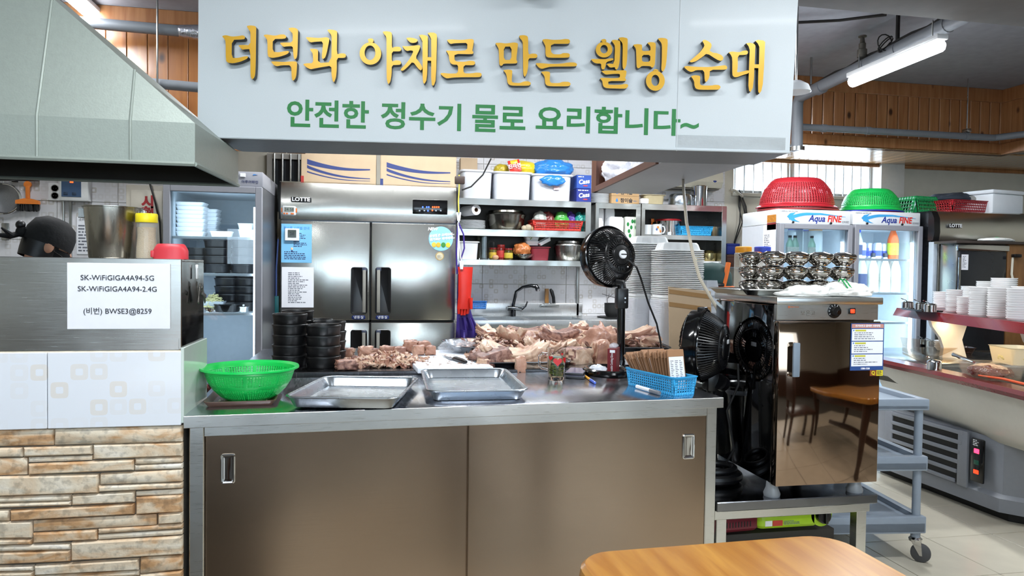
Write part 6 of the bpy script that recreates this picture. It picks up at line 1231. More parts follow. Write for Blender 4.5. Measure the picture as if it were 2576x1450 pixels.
# on top of the right-hand shelves
z = z2s[0] + .001
plates(at(1510, 508, Y=YW + .12).x, YW + .14, z, 9, .085, .0098, '%s white plate in the stack on the narrow shelf top', 'plates on the narrow shelf top', hgt=.012)
X, Z, w, h = pb(1540, 1610, 494, 512, YW + .03)
for k in range(2):
    t = thing('liquor_carton', ('lower', 'upper')[k] + ' brown carton with blue drop marks on the shelf top', 'carton', (X, YW + .05, z + k * .068)); MB().rbox(-w / 2, w / 2, 0, .14, 0, .067, .002, 1).to('carton_body', M('tan_carton', 'b79468', .65), t); text('참이슬', .04, INK, t, (.01, -.001, .028), bold=.001); MB().lathe([(.001, -.012), (.009, -.008), (.011, 0), (.006, .012), (.001, .02)], 12, (-.075, -.001, .028), 1, .1).to('drop_mark', M('blue_print', '2f7fcc', .4), t); lines(t, INKG, .07, .11, .02, .034, 1, -.0008, 2)
z = z3s[0] + .001
X, Z, w, h = pb(1618, 1677, 488, 514, YW + .04); bin_(1620, 1676, 489, 514, 'beige translucent box on the shelf top', YW + .05, .14, z, M('beige_plastic', 'b9ab88', .4), 'beige_box', 'box')
X, Z, w, h = pb(1613, 1632, 500, 514, YW); solo(MB().rbox(-.035, .035, 0, .05, 0, .045, .008), 'white_clip_box', WHITEP, 'small white plastic holder at the edge of the shelf top', 'holder', (X, YW + .0, z))
X, Z, w, h = pb(1686, 1742, 486, 516, YW + .1); t = thing('upturned_pot', 'upturned aluminium pot on the shelf top', 'pot', (X, YW + .12, z)); MB().lathe([(w * .5, 0), (w * .51, .004), (w * .49, h * .75), (w * .44, h * .95), (w * .4, h), (.001, h)], 32).to('pot_body', ALU, t)
X, Z, w, h = pb(1741, 1780, 466, 518, YW + .1); t = thing('steel_tin', 'tall shiny steel canister on the shelf top', 'canister', (X, YW + .12, z)); MB().lathe([(.001, 0), (w * .48, 0), (w * .48, h * .8), (.001, h * .8)], 28).to('tin', CHROME, t); MB().lathe([(w * .5, h * .8), (w * .5, h * .97), (w * .47, h), (.001, h)], 28).to('lid', CHROME, t)
# air conditioner on the wall
X, Z, w, h = pb(1722, 1834, 422, 478, YB - .2); t = thing('air_conditioner', 'cream wall air conditioner half hidden by the hanging shelf', 'air conditioner', (X - .12, YB - .012, Z)); P_ = [(0, 0), (-.16, .02), (-.2, .07), (-.18, .2), (-.1, .26), (0, .27)]
MB().ring([[(-.45, y, zz) for y, zz in P_], [(.27, y, zz) for y, zz in P_]]).to('casing', M('cream_plastic', 'd5d0bd', .4), t); MB().box(-.42, .24, -.175, -.06, .003, .012).to('vent_slot', M('vent_dark', '4a463c', .5), t); MB().sphere((.19, -.197, .075), .022, .004, .009, 14, 8).to('badge', M('blue_badge', '2a3f8c', .3), t)
# ------------------------------------------------------------------ low steel table with the warming cabinet and a second fan
bt = thing('low_table', 'low stainless steel table at the right end of the counter', 'table', (0, 0, 0))
BX0, BX1, BY0, BY1, BZ = 1.19, 1.83, 2.305, 2.86, .45
MB().rbox(BX0, BX1, BY0, BY1, BZ - .034, BZ, .003, 1).to('tabletop', steel('low_table_steel', '8d9096', .13, (40, 2, 2), .1, 3, .06), bt)
MB().rbox(BX0, BX1 - .02, BY0 + .016, BY0 + .05, BZ - .068, BZ - .034, .002, 1).to('rail', LIPM, bt)
for x in (BX0 + .01, BX1 - .07):
    for y in (BY0 + .02, BY1 - .06): MB().rbox(x, x + .04, y, y + .04, 0, BZ - .034, .002, 1).to('leg', LIPM, bt)
MB().rbox(BX0 + .02, BX1 - .04, BY0 + .06, BY1 - .04, .20, .215, .002, 1).to('undershelf', STEELD, bt)
MB().rbox(BX1 - .045, BX1 - .02, BY0 + .03, BY0 + .06, BZ - .075, BZ - .04, .002, 1).to('wedge', M('brown_wood_wedge', '6e3c22', .5), bt)
# warming cabinet
WX0, WX1, WY, WD = 1.408, 1.815, 2.31, .46; wz0, wz1 = .502, at(2080, 748, Y=2.31).z; WW = WX1 - WX0
MIR = steel('cabinet_mirror_steel', 'a08a78', .05, (2, 2, 40), .22, 1.7, .02, .004); SIDE = steel('cabinet_side_steel', '6a6a6c', .05, (2, 2, 40), .05, 2, .02, .003)
wm = thing('warming_cabinet', 'mirror-finish steel food warming cabinet on the low table', 'cabinet', (WX0, WY, 0))
MB().rbox(0, WW, .02, WD, wz0, wz1 - .03, .004).to('body', SIDE, wm)
MB().rbox(-.004, WW + .016, -.006, WD + .01, wz1 - .026, wz1, .004).to('top_panel', LIPM, wm)
zc0, zc1 = at(2080, 806, Y=WY).z, wz1 - .026
MB().rbox(0, WW, 0, .02, zc0, zc1, .002, 1).to('control_panel', LIPM, wm)
def wf(px, py): p = at(px, py, Y=WY); return p.x - WX0, p.z
d = MB().rbox(0, WW, -.016, .018, wz0 - .002, zc0 - .004, .003).to('door', MIR, wm)
a, b = wf(1979, 860), wf(1994, 945); MB().rbox(a[0], b[0], -.045, -.035, b[1], a[1], .004).to('handle', M('grey_blue_handle', '7d8a98', .4), d)
for z in (a[1] - .008, b[1] + .008): MB().rbox(a[0], a[0] + .014, -.04, -.014, z - .008, z + .008, .002).to('handle_mount', STEELM, d)
x, z = wf(2098, 783); k = bpy.data.objects.new('thermostat', None); COL.objects.link(k); k.parent = wm; k.location = (x, 0, z); k.rotation_euler = (R(90), 0, 0)
MB().lathe([(.001, 0), (.026, 0), (.026, .003), (.018, .004), (.016, .02), (.001, .02)], 28).to('dial', BLACK, k); MB().lathe([(.001, .02), (.008, .02), (.008, .022), (.001, .022)], 16, (.006, -.004, 0)).to('dial_cap', CHROME, k)
for i in range(9): a_ = R(210 - i * 30); MB().box(-.0008, .0008, -.0025, .0025, .0035, .0042).to('tick', WHITEP, k, loc=(.0215 * cos(a_), .0215 * sin(a_), 0), rot=(0, 0, a_ - pi / 2))
x, z = wf(2142, 783); MB().rbox(x - .013, x + .013, -.006, .0, z - .011, z + .011, .002).to('switch_frame', BLACK, wm); MB().rbox(x - .008, x + .008, -.009, -.004, z - .007, z + .007, .002).to('switch', emis('switch_red', 'ff2a10', 4), wm)
x, z = wf(2032, 789); text('보온고', .02, M('embossed_grey', '8c8880', .3, .6), wm, (x, -.001, z), sp=1.2); x, z = wf(1985, 773); MB().rbox(x - .004, x + .004, -.001, 0, z - .004, z + .004, .0004, 1).to('logo_mark', M('logo_orange', 'a85a34', .5), wm); lines(wm, M('logo_orange', 'a85a34', .5), x + .006, x + .04, z - .003, z + .003, 1, -.0006, 2)
for fx in (.02, WW - .05):
    for fy in (.04, WD - .05): MB().lathe([(.028, 0), (.03, .01), (.022, .03), (.02, .055), (.001, .055)], 18, (fx, fy, BZ)).to('foot', M('grey_foot', '9a9ea2', .35), wm)
# notices on the cabinet door
a, b = wf(2133, 813), wf(2213, 930)
nw = thing('instruction_notice', 'blue and white instruction notice on the warming cabinet door', 'notice', (WX0 + (a[0] + b[0]) / 2, WY - .0172, (a[1] + b[1]) / 2)); w, h = (b[0] - a[0]) / 2, (a[1] - b[1]) / 2
MB().rbox(-w, w, -.001, 0, -h, h, .0003, 1).to('sheet', M('notice_blue', '2c4f8e', .4), nw); MB().box(-w * .96, w * .96, -.0014, -.0009, h * .80, h * .97).to('title_band', M('notice_pink', 'c98f84', .5), nw); text('전기보온고 올바른 사용방법', .0088, PAPER, nw, (0, -.0017, h * .885), bold=.0002)
for i in range(3): zt_ = h * (.76 - .54 * i); MB().rbox(-w * .94, w * .94, -.0014, -.0009, zt_ - h * .5, zt_, .0002, 1).to('text_panel', PAPER, nw); MB().box(-w * .75, -w * .1, -.0016, -.0012, zt_ - h * .1, zt_ - h * .03).to('heading_mark', M('heading_yellow', 'c9c43a', .5), nw); lines(nw, INKG, -w * .8, w * .8, zt_ - h * .46, zt_ - h * .13, 4, -.0016, 30 + i, .4); MB().sphere((-w * .84, -.0016, zt_ - h * .06), .003, .0004, .003, 8, 5).to('bullet', M('bullet_blue', '4a86c8', .5), nw)
text('1588-1328', .0085, PAPER, nw, (-w * .1, -.0016, -h * .92), bold=.0003)
a, b = wf(2180, 930), wf(2212, 944); ns = thing('quality_sticker', 'small yellow and brown quality sticker below the notice', 'sticker', (WX0 + (a[0] + b[0]) / 2, WY - .0172, (a[1] + b[1]) / 2)); w, h = (b[0] - a[0]) / 2, (a[1] - b[1]) / 2
MB().box(-w, 0, -.001, 0, -h, h).to('mark_field', M('sticker_brown', '8a4a20', .5), ns); MB().box(0, w, -.001, 0, -h, h).to('text_field', M('sticker_yellow', 'e2cf2a', .5), ns); text('Q', .018, MATS['sticker_yellow'], ns, (-w * .5, -.0014, 0), bold=.0006); lines(ns, INK, w * .1, w * .9, -h * .8, h * .8, 4, -.0014, 5)
# steel rice bowls stacked on a tray
RB = steel('rice_bowl_steel', 'd0ccc6', .08, (6, 6, 2), var=.03, bstr=.003)
ty = pan('steel_tray', 'flat steel tray under the stacked rice bowls on the warming cabinet', (1.515 + .02, 2.56, wz1 + .001), .40, .30, .02, 0, STEEL, .03)
RR = .048
rb_body = MB().lathe([(.001, 0), (.026, 0), (.027, .004), (.038, .012), (.0475, .026), (.0485, .034), (.0465, .038), (.001, .037)], 28).mesh('bowl_body', RB); rb_lid = MB().lathe([(.049, .036), (.0495, .039), (.044, .045), (.03, .049), (.024, .0525), (.001, .0535)], 28).mesh('lid', RB)
# per tier and row: number of bowls, start
zt0 = wz1 + .005
n_words = ['first', 'second', 'third', 'fourth', 'fifth', 'sixth']
for tier, tn in ((0, 'bottom'), (1, 'middle'), (2, 'top')):
    for row, rn, Yr in ((0, 'front', 2.475), (1, 'back', 2.585)):
        for k in range(5):
            base = at((1935, 1888)[row], 700, Y=Yr).x + k * .1005 + (.012 if row == 0 and tier == 2 else 0) + random.uniform(-.004, .004)
            if base > WX1 - .02: continue
            o = thing('rice_bowl', 'lidded steel rice bowl, %s tier, %s row, %s from the left' % (tn, rn, n_words[k]), 'bowl', (base, Yr + random.uniform(-.006, .006), zt0 + tier * .0545), 0, 'steel rice bowls on the warming cabinet'); link('bowl_body', rb_body, o); link('lid', rb_lid, o)
# cotton towels on the cabinet top
TOW = M('white_cotton', 'e6e6e2', .85, 0, .04, 40, .3)
p = at(2125, 738, Y=2.37); t1 = thing('folded_towel', 'white cotton towel with green stripes lying on the warming cabinet', 'towel', (p.x, 2.37, wz1 + .016)); crumple('cloth', (0, 0, 0), (.10, .055, .034), TOW, None, None, 51, .25, 2.2, 5, -.012, parent=t1)
mb = MB(); GS = M('towel_green', '2fa05a', .8)
for dx in (-.03, -.015): mb.tube([(dx - .006 * sin(u * .8), -.058 + u * .0115, .042 * cos((u - 3.4) * .40) + .008) for u in range(8)], .0026, 5)
mb.to('green_stripes', GS, t1)
p = at(2030, 740, Y=2.36); crumple('cotton_glove', (p.x, 2.36, wz1 + .013), (.08, .04, .026), TOW, 'crumpled white cotton glove at the left of the striped towel', 'glove', 53, .25, 2.4, 5, -.011)
p = at(1985, 745, Y=2.36); crumple('cotton_glove', (p.x, 2.355, wz1 + .01), (.055, .03, .01), TOW, 'thin white glove cuff at the left front of the cabinet top', 'glove', 54, .2, 2.4, 4, -.008)
# portable gas stoves on the undershelf
LIME = M('lime_enamel', 'a8cf26', .3, 0, .05); MAR = M('maroon_enamel', '6d1a2a', .3, 0, .06); STV = M('stove_grey', '3e4044', .3, .5, .1)
def stove(lab, loc, rz, m, l, dp):
    t = thing('gas_stove', lab, 'gas stove', loc, rz); mb = MB(); mb.rtray(l, dp, [(.012, 0), (0, .012), (0, .05), (.004, .058), (.03, .06)], .03); mb.to('body', m, t); mb = MB(); mb.rtray(l * .78, dp * .96, [(0, .058), (-.003, .062), (0, .066), (.012, .066), (.02, .06)], .03); o = mb.to('drip_pan', STV, t); o.location = (-l * .1, 0, 0)
    MB().lathe([(.05, .062), (.055, .07), (.045, .082), (.001, .082)], 24, (-l * .1, 0, 0)).to('burner', RUBBER, t)
    for k in range(4): a = pi / 4 + k * pi / 2; MB().rbox(-.004, .004, -.03, .03, .065, .085, .002).to('pan_support', RUBBER, t, loc=(-l * .1 + .09 * cos(a), .09 * sin(a), 0), rot=(0, 0, a + pi / 2))
    return t
YG = 2.44; p = at(2015, 1341, Y=YG - .11); sgt = stove('lime green portable gas stove under the low table', (p.x - .02, YG + .05, p.z + .003), 0, LIME, .26, .24)
mb = MB(); mb.M = Matrix.Rotation(R(90), 4, 'X'); mb.lathe([(.001, -.12), (.043, -.12), (.043, .12), (.001, .12)], 24); mb.to('gas_chamber', LIME, sgt, loc=(.13, 0, .043)); mb = MB(); mb.M = Matrix.Rotation(R(90), 4, 'X'); mb.lathe([(.001, 0), (.027, 0), (.027, .02), (.022, .024), (.001, .024)], 24); kb = mb.to('knob', BLACK, sgt, loc=(.13, -.12, .043)); MB().rbox(-.006, .006, -.035, -.02, -.024, .024, .003).to('knob_grip', BLACK, kb)
MB().box(-.07, -.03, -.1215, -.1195, .012, .032).to('warning_label', M('label_red', 'c23a2a', .5), sgt); MB().box(-.10, -.072, -.1215, -.1195, .012, .032).to('brand_patch', WHITEP, sgt); lines(sgt, INKG, -.025, .05, .014, .03, 3, -.1216, 4)
p = at(1860, 1352, Y=YG - .1); sm = stove('maroon portable gas stove under the low table, behind the counter leg', (p.x - .02, YG + .05, p.z + .003), R(4), MAR, .24, .24)
for k in range(12): MB().box(-.06 + k * .012, -.056 + k * .012, -.1215, -.119, .02, .04).to('vent_slot', RUBBER, sm)
solo(MB().rbox(BX0 + .03, BX1 - .08, 0, .3, 0, .064, .003), 'storage_box', M('dark_card', '3a352f', .7), 'dark flat box under the gas stoves', 'box', (0, 2.44, .216))
# second fan with ring base on the low table
t = thing('circulator_fan', 'black circulator fan with a ring base on the low table beside the counter', 'fan', (1.30, 2.56, BZ))
for zz, r_ in ((.022, .10), (.05, .085)):
    MB().tube([(r_ * cos(a), r_ * .8 * sin(a), zz) for a in [k * 2 * pi / 32 for k in range(32)]], .019 if zz < .03 else .013, 10, closed=True).to('ring_base', BLACK, t)
hc = at(1772, 870, Y=2.60) - t.location
MB().tube([(.045, .075, .02), (.03, .07, .2), (.01, .05, hc.z - .16)], .016, 12).to('post', BLACK, t); MB().rbox(-.015, .035, .02, .08, hc.z - .18, hc.z - .10, .01).to('pivot', BLACK, t); MB().tube([(.05, .02, hc.z - .15), (.03, .01, hc.z - .14)], [.03, .03], 16).to('pivot_knob', BLACK, t)
h2 = fan_head(t, aim((.74, -.64, -.02), 0, hc), .142); MB().rbox(-.1, .12, .1, .22, .63, .645, .01).to('rating_label', WHITEP, h2)
MB().rbox(-.16, .16, .92, 1.06, -.2, .02, .03).to('carry_handle', BLACK, h2)
pts = [hc + Vector((.09, -.10, -.06)), hc + Vector((.10, -.09, -.14)), hc + Vector((.08, -.04, -.25)), (.09, -.0, .12), (.06, .05, .01)]; MB().tube(pts, .0045, 6).to('flex', RUBBER, t)
bk_ = thing('steel_bucket', 'stainless bucket standing behind the fan on the low table', 'bucket', (1.29, 2.76, BZ)); MB().lathe([(.001, 0), (.07, 0), (.074, .01), (.085, .33), (.09, .335), (.09, .345), (.08, .34), (.07, .02), (.001, .015)], 28).to('bucket_body', STEEL, bk_); MB().lathe([(.088, .3), (.091, .305), (.091, .315), (.088, .32)], 28, cap0=False, cap1=False).to('band', WHITEP, bk_)
# beige flex from the duct to the fans and cabinet
pts = [at(1717, 416, Y=4.0), at(1720, 480, Y=3.6), at(1727, 560, Y=3.2), at(1743, 640, Y=3.0), at(1760, 700, Y=2.92), at(1785, 745, Y=2.86), at(1803, 775, Y=2.84), at(1812, 800, Y=2.83)]
solo(MB().tube(pts, [.0075] * 8, 8), 'power_cord', M('beige_flex', 'b5ad9b', .5), 'thick beige cord dropping from the hanging shelf to behind the fan', 'cord')
pts = [at(1812, 800, Y=2.80), at(1825, 775, Y=2.79), at(1850, 752, Y=2.79), at(1880, 738, Y=2.785)]; solo(MB().tube(pts, .0055, 8), 'power_cord', MATS['beige_flex'], 'beige cord looping up behind the warming cabinet', 'cord')

# ------------------------------------------------------------------ stacks of white takeaway containers
YT = 3.5
st = thing('packing_bench', 'plain steel bench carrying the takeaway containers behind the fan', 'bench'); MB().rbox(1.36, 1.86, 3.36, 3.8, .70, .73, .003).to('benchtop', STEELD, st)
for x in (1.38, 1.80):
    for y in (3.38, 3.74): MB().rbox(x, x + .04, y, y + .04, 0, .7, .002, 1).to('leg', STEELD, st)
WCON = M('white_takeaway_plastic', 'eceded', .4, 0, .02, sss=.05)
con_me = {}
def containers(X, Y, z0, n, w, d, pitch, lab, grp, top_h=.045):
    mb = MB(); mb.rtray(w, d, [(.006, 0), (0, .001), (0, .0045), (.01, .007), (.014, .0072)], .025, 3); me = mb.mesh('takeaway_container', WCON)
    for k in range(n - 1): o = link('takeaway_container', me, None, None, (X + random.uniform(-.002, .002), Y, z0 + k * pitch), (0, 0, random.uniform(-.012, .012))); tag(o, lab % ordn[k], 'container', grp)
    t = thing('takeaway_container', lab % 'topmost upturned', 'container', (X, Y, z0 + (n - 1) * pitch), 0, grp); link('rim', me, t)
    mb = MB(); N_ = 64; rings = []
    for ins, z in ((.012, .006), (.022, top_h * .8), (.03, top_h), (.05, top_h + .002)):
        q = []
        for i in range(N_):
            a = 2 * pi * i / N_; ca, sa = cos(a), sin(a); g = (abs(ca) ** 7 + abs(sa) ** 7) ** (-1 / 7); rib = .003 * (1 if (i % 4) < 2 else 0) if z < top_h else 0
            q.append(((w / 2 - ins - rib) * ca * g, (d / 2 - ins - rib) * sa * g, z))
        rings.append(q)
    mb.ring(rings, False, True); mb.to('ribbed_tub', WCON, t, sharp=20)
X1, Z1_, w1, _ = pb(1661, 1771, 640, 760, YT); zt1 = at(1715, 632, Y=YT).z; pit = .0098; n1 = 24
containers(X1 + .004, YT + .08, zt1 - (n1 - 1) * pit, n1, w1, .17, pit, '%s white takeaway container in the right tall stack', 'takeaway containers, right stack')
X2, Z2_, w2, _ = pb(1624, 1706, 620, 760, YT + .12); zt2 = at(1665, 614, Y=YT + .12).z; n2 = 28
containers(X2 - .02, YT + .27, zt2 - (n2 - 1) * pit, n2, w2 + .04, .16, pit, '%s white takeaway container in the left tall stack', 'takeaway containers, left stack')
WRAP = film('shrink_wrap', 'e9ebf3', .55, .12, .5, 25)
for X, Y, zt_, w, d, lab in ((X1 + .004, YT + .08, zt1 - (n1 - 1) * pit - .003, w1, .17, 'film-wrapped block of white containers under the right stack'), (X2 - .02, YT + .27, zt2 - (n2 - 1) * pit - .003, w2 + .04, .16, 'film-wrapped block of white containers under the left stack')):
    t = thing('container_block', lab, 'containers', (X, Y, .731)); hh = zt_ - .731; mb = MB(); pf = []
    k = 0
    while k * .01 < hh - .012: pf += [(.002, k * .01), (.002, k * .01 + .006), (.01, k * .01 + .007), (.01, k * .01 + .0095)]; k += 1
    mb.rtray(w, d, pf + [(.004, hh)], .025, 3); mb.to('containers', WCON, t)['kind'] = 'stuff'; mb = MB(); mb.rtray(w + .008, d + .008, [(0, 0), (.002, hh * .4), (-.001, hh * .7), (.003, hh * .93)], .027, 4, False); mb.to('wrap', WRAP, t)
# torn card panel and clear tubs in front of the stack
c4 = [at(x, y, Y=YT - .12) for x, y in ((1682, 722), (1788, 733), (1790, 800), (1790, 905), (1686, 905), (1684, 800))]; c4[3].z = c4[4].z = .731
o = MB(); o.ring([[(p.x, YT - .12, p.z) for p in c4], [(p.x, YT - .112, p.z) for p in c4]]); cp = thing('card_panel', 'torn brown cardboard panel in front of the container stacks', 'cardboard'); o.to('panel', CARD, cp)
for y in (738, 770): a, b = at(1684, y - 10, Y=YT - .122), at(1788, y + 4, Y=YT - .122); MB().ring([[(a.x, YT - .122, a.z), (b.x, YT - .122, b.z), (b.x, YT - .122, b.z - .022), (a.x, YT - .122, a.z - .022)], [(a.x, YT - .121, a.z), (b.x, YT - .121, b.z), (b.x, YT - .121, b.z - .022), (a.x, YT - .121, a.z - .022)]]).to('packing_tape', M('brown_tape', '9b7a52', .25), cp)
for i in range(4):
    X, Z, w, h = pb(1768, 1812, 706 + i * 22, 745 + i * 22, YT - .05); t = thing('clear_tub', 'clear plastic tub, %s of the nested stack beside the cardboard' % ('topmost', 'second from top', 'third from top', 'lowest')[i], 'tub', (X + .02, YT + .02, Z), 0, 'clear tubs by the cardboard'); mb = MB(); mb.rtray(w, .11, [(.0, 0), (.0, .006), (.006, .008), (.02, h), (.05, h)], .02, 4); mb.to('tub_body', film('clear_tub_plastic', 'e2e8f0', .45, .08, .1, 10), t)
# green and orange cap on the stack
p = at(1795, 690, Y=YT + .15); cpk = thing('work_cap', 'dark green and orange cap resting behind the container stack', 'cap', (p.x, YT + .17, p.z - .09)); k_ = .1
mb = MB(); mb.lathe([(.10, 0), (.11, .04), (.105, .09), (.08, .13), (.04, .15), (.001, .155)], 28, cap0=False); mb.to('crown', M('dark_green_cloth', '173c3a', .7), cpk)
ORG = M('orange_cloth', 'e8742a', .7)
mb = MB(); mb.tube([(.104 * sin(R(8 + 3 * u)), -.104 * cos(R(8 + 3 * u)) * (1 - .012 * u), .02 + u * .0165) for u in range(9)], .014, 8); mb.to('stripe', ORG, cpk); mb = MB(); mb.tube([(.112 * cos(a), .112 * sin(a), .012) for a in [R(-110 + 12 * k) for k in range(14)]], .014, 8); mb.to('band', ORG, cpk); mb = MB(); mb.tube([(.113 * cos(a), .113 * sin(a), .032) for a in [R(-140 + 8 * k) for k in range(8)]], .011, 8); mb.to('strap', BLACK, cpk)
MB().cyl((0, 0, -.30), (0, 0, .14), .05, seg=16).to('stand', RUBBER, cpk)
# tins on a little ledge right of the mug shelf
X, Z, w, h = pb(1822, 1862, 640, 672, YB - .25); led = struct(MB().rbox(X - .11, X + .12, YB - .28, YB, Z - .02, Z, .003).to('trim_ledge', STEELD))
for (a, b, c_, d_, m, lab) in ((1824, 1856, 642, 672, M('brown_tin', '4a2c22', .35), 'dark brown tin on the ledge right of the mug shelf'), (1824, 1856, 614, 641, M('navy_tin', '1c2a78', .35), 'navy blue tin standing on the brown one')):
    X, Z2, w, h = pb(a, b, c_, d_, YB - .24); t = thing('tin_box', lab, 'tin', (X, YB - .22, Z + (0 if c_ > 630 else at(1840, 641, Y=YB - .24).z - Z + .002))); MB().rbox(-w / 2, w / 2, -.05, .06, 0, h, .004).to('tin_body', m, t); MB().rbox(-w / 2 - .002, w / 2 + .002, -.052, .062, h * .75, h + .001, .004).to('lid', m, t)
for px, c, lab in ((1870, 'e89a20', 'clear jar with an orange lid behind the rice bowls'), (1918, '3a52c8', 'clear jar with a blue lid behind the rice bowls'), (1897, 'c8741c', 'low jar with an amber lid between the other two')):
    p = at(px, 640, Y=3.76); t = thing('spice_jar', lab, 'jar', (p.x, 3.76, 1.10)); zz = at(px, 621 if px != 1897 else 634, Y=3.76).z - 1.10; MB().lathe([(.001, 0), (.05, 0), (.05, zz - .04), (.04, zz - .03), (.001, zz - .03)], 20).to('jar_body', M('clear_jar_plastic', 'd8d4c6', .1, 0, .02, alpha=.35), t); MB().lathe([(.044, zz - .035), (.046, zz - .03), (.046, zz - .003), (.04, zz), (.001, zz)], 20).to('lid', M('jarlid_' + c, c, .4), t)
sb_ = thing('side_cabinet', 'plain white cabinet behind the warming cabinet, mostly hidden', 'cabinet', (0, 0, 0)); MB().rbox(2.0, 2.75, 3.62, 3.95, 0, 1.098, .004).to('body', WHITEE, sb_); MB().rbox(2.02, 2.36, 3.612, 3.62, .1, 1.05, .002, 1).to('door', WHITEE, sb_); MB().rbox(2.38, 2.73, 3.612, 3.62, .1, 1.05, .002, 1).to('door', WHITEE, sb_)
# cable bundle on the wall
mb = MB(); rr = random.Random(4)
for k in range(5):
    pts = [at(1862 + rr.uniform(-3, 3), 478 + k * 4, Y=YB - .03), at(1868 + rr.uniform(-12, 10), 520, Y=YB - .05 - k * .008), at(1878 + rr.uniform(-22, 8), 560, Y=YB - .06 - k * .006), at(1868 + rr.uniform(-25, 14), 610, Y=YB - .03), at(1862 + rr.uniform(-14, 14), 660, Y=YB - .03)]; mb.tube(pts, .0055 + .002 * (k % 2), 6)
solo(mb, 'cable_bundle', RUBBER, 'tangle of black cables on the wall left of the white fridges', 'cables')
solo(MB().tube([at(1838, 476, Y=YB - .05), at(1850, 480, Y=YB - .06), at(1868, 495, Y=YB - .05)], .012, 8), 'drain_hose', M('white_hose', 'c9c4b4', .5), 'pale hose from the air conditioner bending down the wall', 'hose')

# ------------------------------------------------------------------ two white display fridges
WF = M('white_fridge_paint', 'c9ccd2', .4, 0, .03)
YQ = 4.72; BLS = M('logo_sky_blue', '3f9fd8', .4); NVY = M('logo_navy', '23358a', .4); RDL = M('logo_red', 'd0352c', .4)
def aqua(lab, px0, px1, shelves_px, zt_px, zd_px, power):
    x0, x1 = at(px0, 600, Y=YQ).x, at(px1, 600, Y=YQ).x; zt, zd = at((px0 + px1) / 2, zt_px, Y=YQ).z, at((px0 + px1) / 2, zd_px, Y=YQ).z
    zs = [at((px0 + px1) / 2, y, Y=YQ + .05).z for y in shelves_px]; t = showcase('display_fridge', lab, x0, x1, YQ, zt, zd, .52, WF, zs, .036, power=power); W = x1 - x0; hh = zt - zd; z0 = zd + hh * .5
    for k in ('stile', 'rail'): pass
    N_ = 20; mb = MB(); up_ = [(.15 + .78 * (u / N_)) * W for u in range(N_ + 1)]; top_ = lambda u: z0 + hh * (.30 - .22 * max(0, u / N_ - .55) / .45 - .42 * max(0, .3 - u / N_) ** 1.5 * 4); bot_ = lambda u: top_(u) - hh * (.24 * (1 - (u / N_)) + .02)
    mb.add([(x, .0105, top_(u)) for u, x in enumerate(up_)] + [(x, .0105, bot_(u)) for u, x in enumerate(up_)], [(u, u + 1, N_ + 2 + u, N_ + 1 + u) for u in range(N_)]); mb.to('swoosh', BLS, t, flip=False)
    mb = MB(); mb.prism([(.12 * W, 0), (.16 * W, hh * .22), (.24 * W, hh * .30), (.19 * W, hh * .05), (.24 * W, -hh * .22), (.30 * W, -hh * .36), (.19 * W, -hh * .28)], 0, .001); mb.to('swoosh_tail', BLS, t, loc=(0, .011, z0), rot=(R(90), 0, 0))
    text('Aqua', hh * .62, NVY, t, (.53 * W, .0105, z0 - hh * .1), shear=.25, bold=.0015, sx=.95); text('FINE', hh * .62, RDL, t, (.77 * W, .0105, z0 - hh * .1), shear=.2, bold=.002, sx=.85); text('아쿠아파인', hh * .2, INKG, t, (.93 * W, .0105, z0 - hh * .3), sx=.6); text('DAIWOO SHOWCASE', hh * .16, INKG, t, (.15 * W, .0105, z0 + hh * .36), sx=.8)
    for k in (.2, .72): MB().cyl((k * W, .008, zd + .012), (k * W, .0, zd + .012), .008, seg=10).to('screw', RUBBER, t)
    return t, x0, x1, zs
f1, fx0, fx1, fs1 = aqua('white display fridge with a logo band, left of the pair', 1958, 2141, (650, 780), 528, 565, 4)
f2, gx0, gx1, fs2 = aqua('white display fridge full of drinks, right of the pair', 2147, 2317, (653, 738, 812), 533, 568, 9)
# side stickers on the left one
p = at(1941, 558, X=fx0 - .001); t = thing('menu_sticker', 'orange and red printed sticker high on the fridge side', 'sticker', (fx0 - .001, p.y, p.z)); MB().box(-.001, 0, -.06, .06, -.005, .05).to('upper_field', M('sticker_orange', 'c9822a', .5, 0, .4, 70), t); MB().box(-.001, 0, -.06, .06, -.06, -.008).to('lower_field', M('sticker_dark_red', '8c2a28', .5, 0, .4, 70), t)
p = at(1935, 610, X=fx0 - .001); t = thing('side_notice', 'white printed sheet on the side of the left display fridge', 'notice', (fx0 - .001, p.y, p.z)); MB().box(-.001, 0, -.085, .085, -.13, .13).to('sheet', PAPER, t); lines(t, INKG, -.07, .06, -.1, .06, 12, 0, 7).matrix_local = Matrix.Translation((-.0015, 0, 0)) @ Matrix.Rotation(R(-90), 4, 'Z')
def bottle(lab, px, Y, z, h, r, m, capm, labm=None, grp=None, name='bottle', prof=None):
    p = at(px, 700, Y=Y); t = thing(name, lab, 'bottle', (p.x, Y, z), 0, grp); MB().lathe([(.001, 0), (r * .95, 0), (r, .006), (r, h * .52), (r * .9, h * .62), (r * .45, h * .82), (r * .38, h * .9), (.001, h * .9)], 18).to('bottle_body', m, t); MB().lathe([(r * .45, h * .89), (r * .46, h * .9), (r * .46, h * .99), (.001, h)], 14).to('bottle_cap', capm, t)
    if labm: MB().lathe([(r * 1.01, h * .12), (r * 1.015, h * .13), (r * 1.015, h * .45), (r * 1.01, h * .46)], 18, cap0=False, cap1=False).to('label_band', labm, t)
    return t
RICE = M('rice_wine', 'dfe2dc', .25, 0, .03, sss=.1); CAPB = M('dark_bottle_cap', '2c3440', .4); LBW = M('bottle_label_white', 'd9dfd6', .5, 0, .2, 70); 
z = fs2[1] + .006
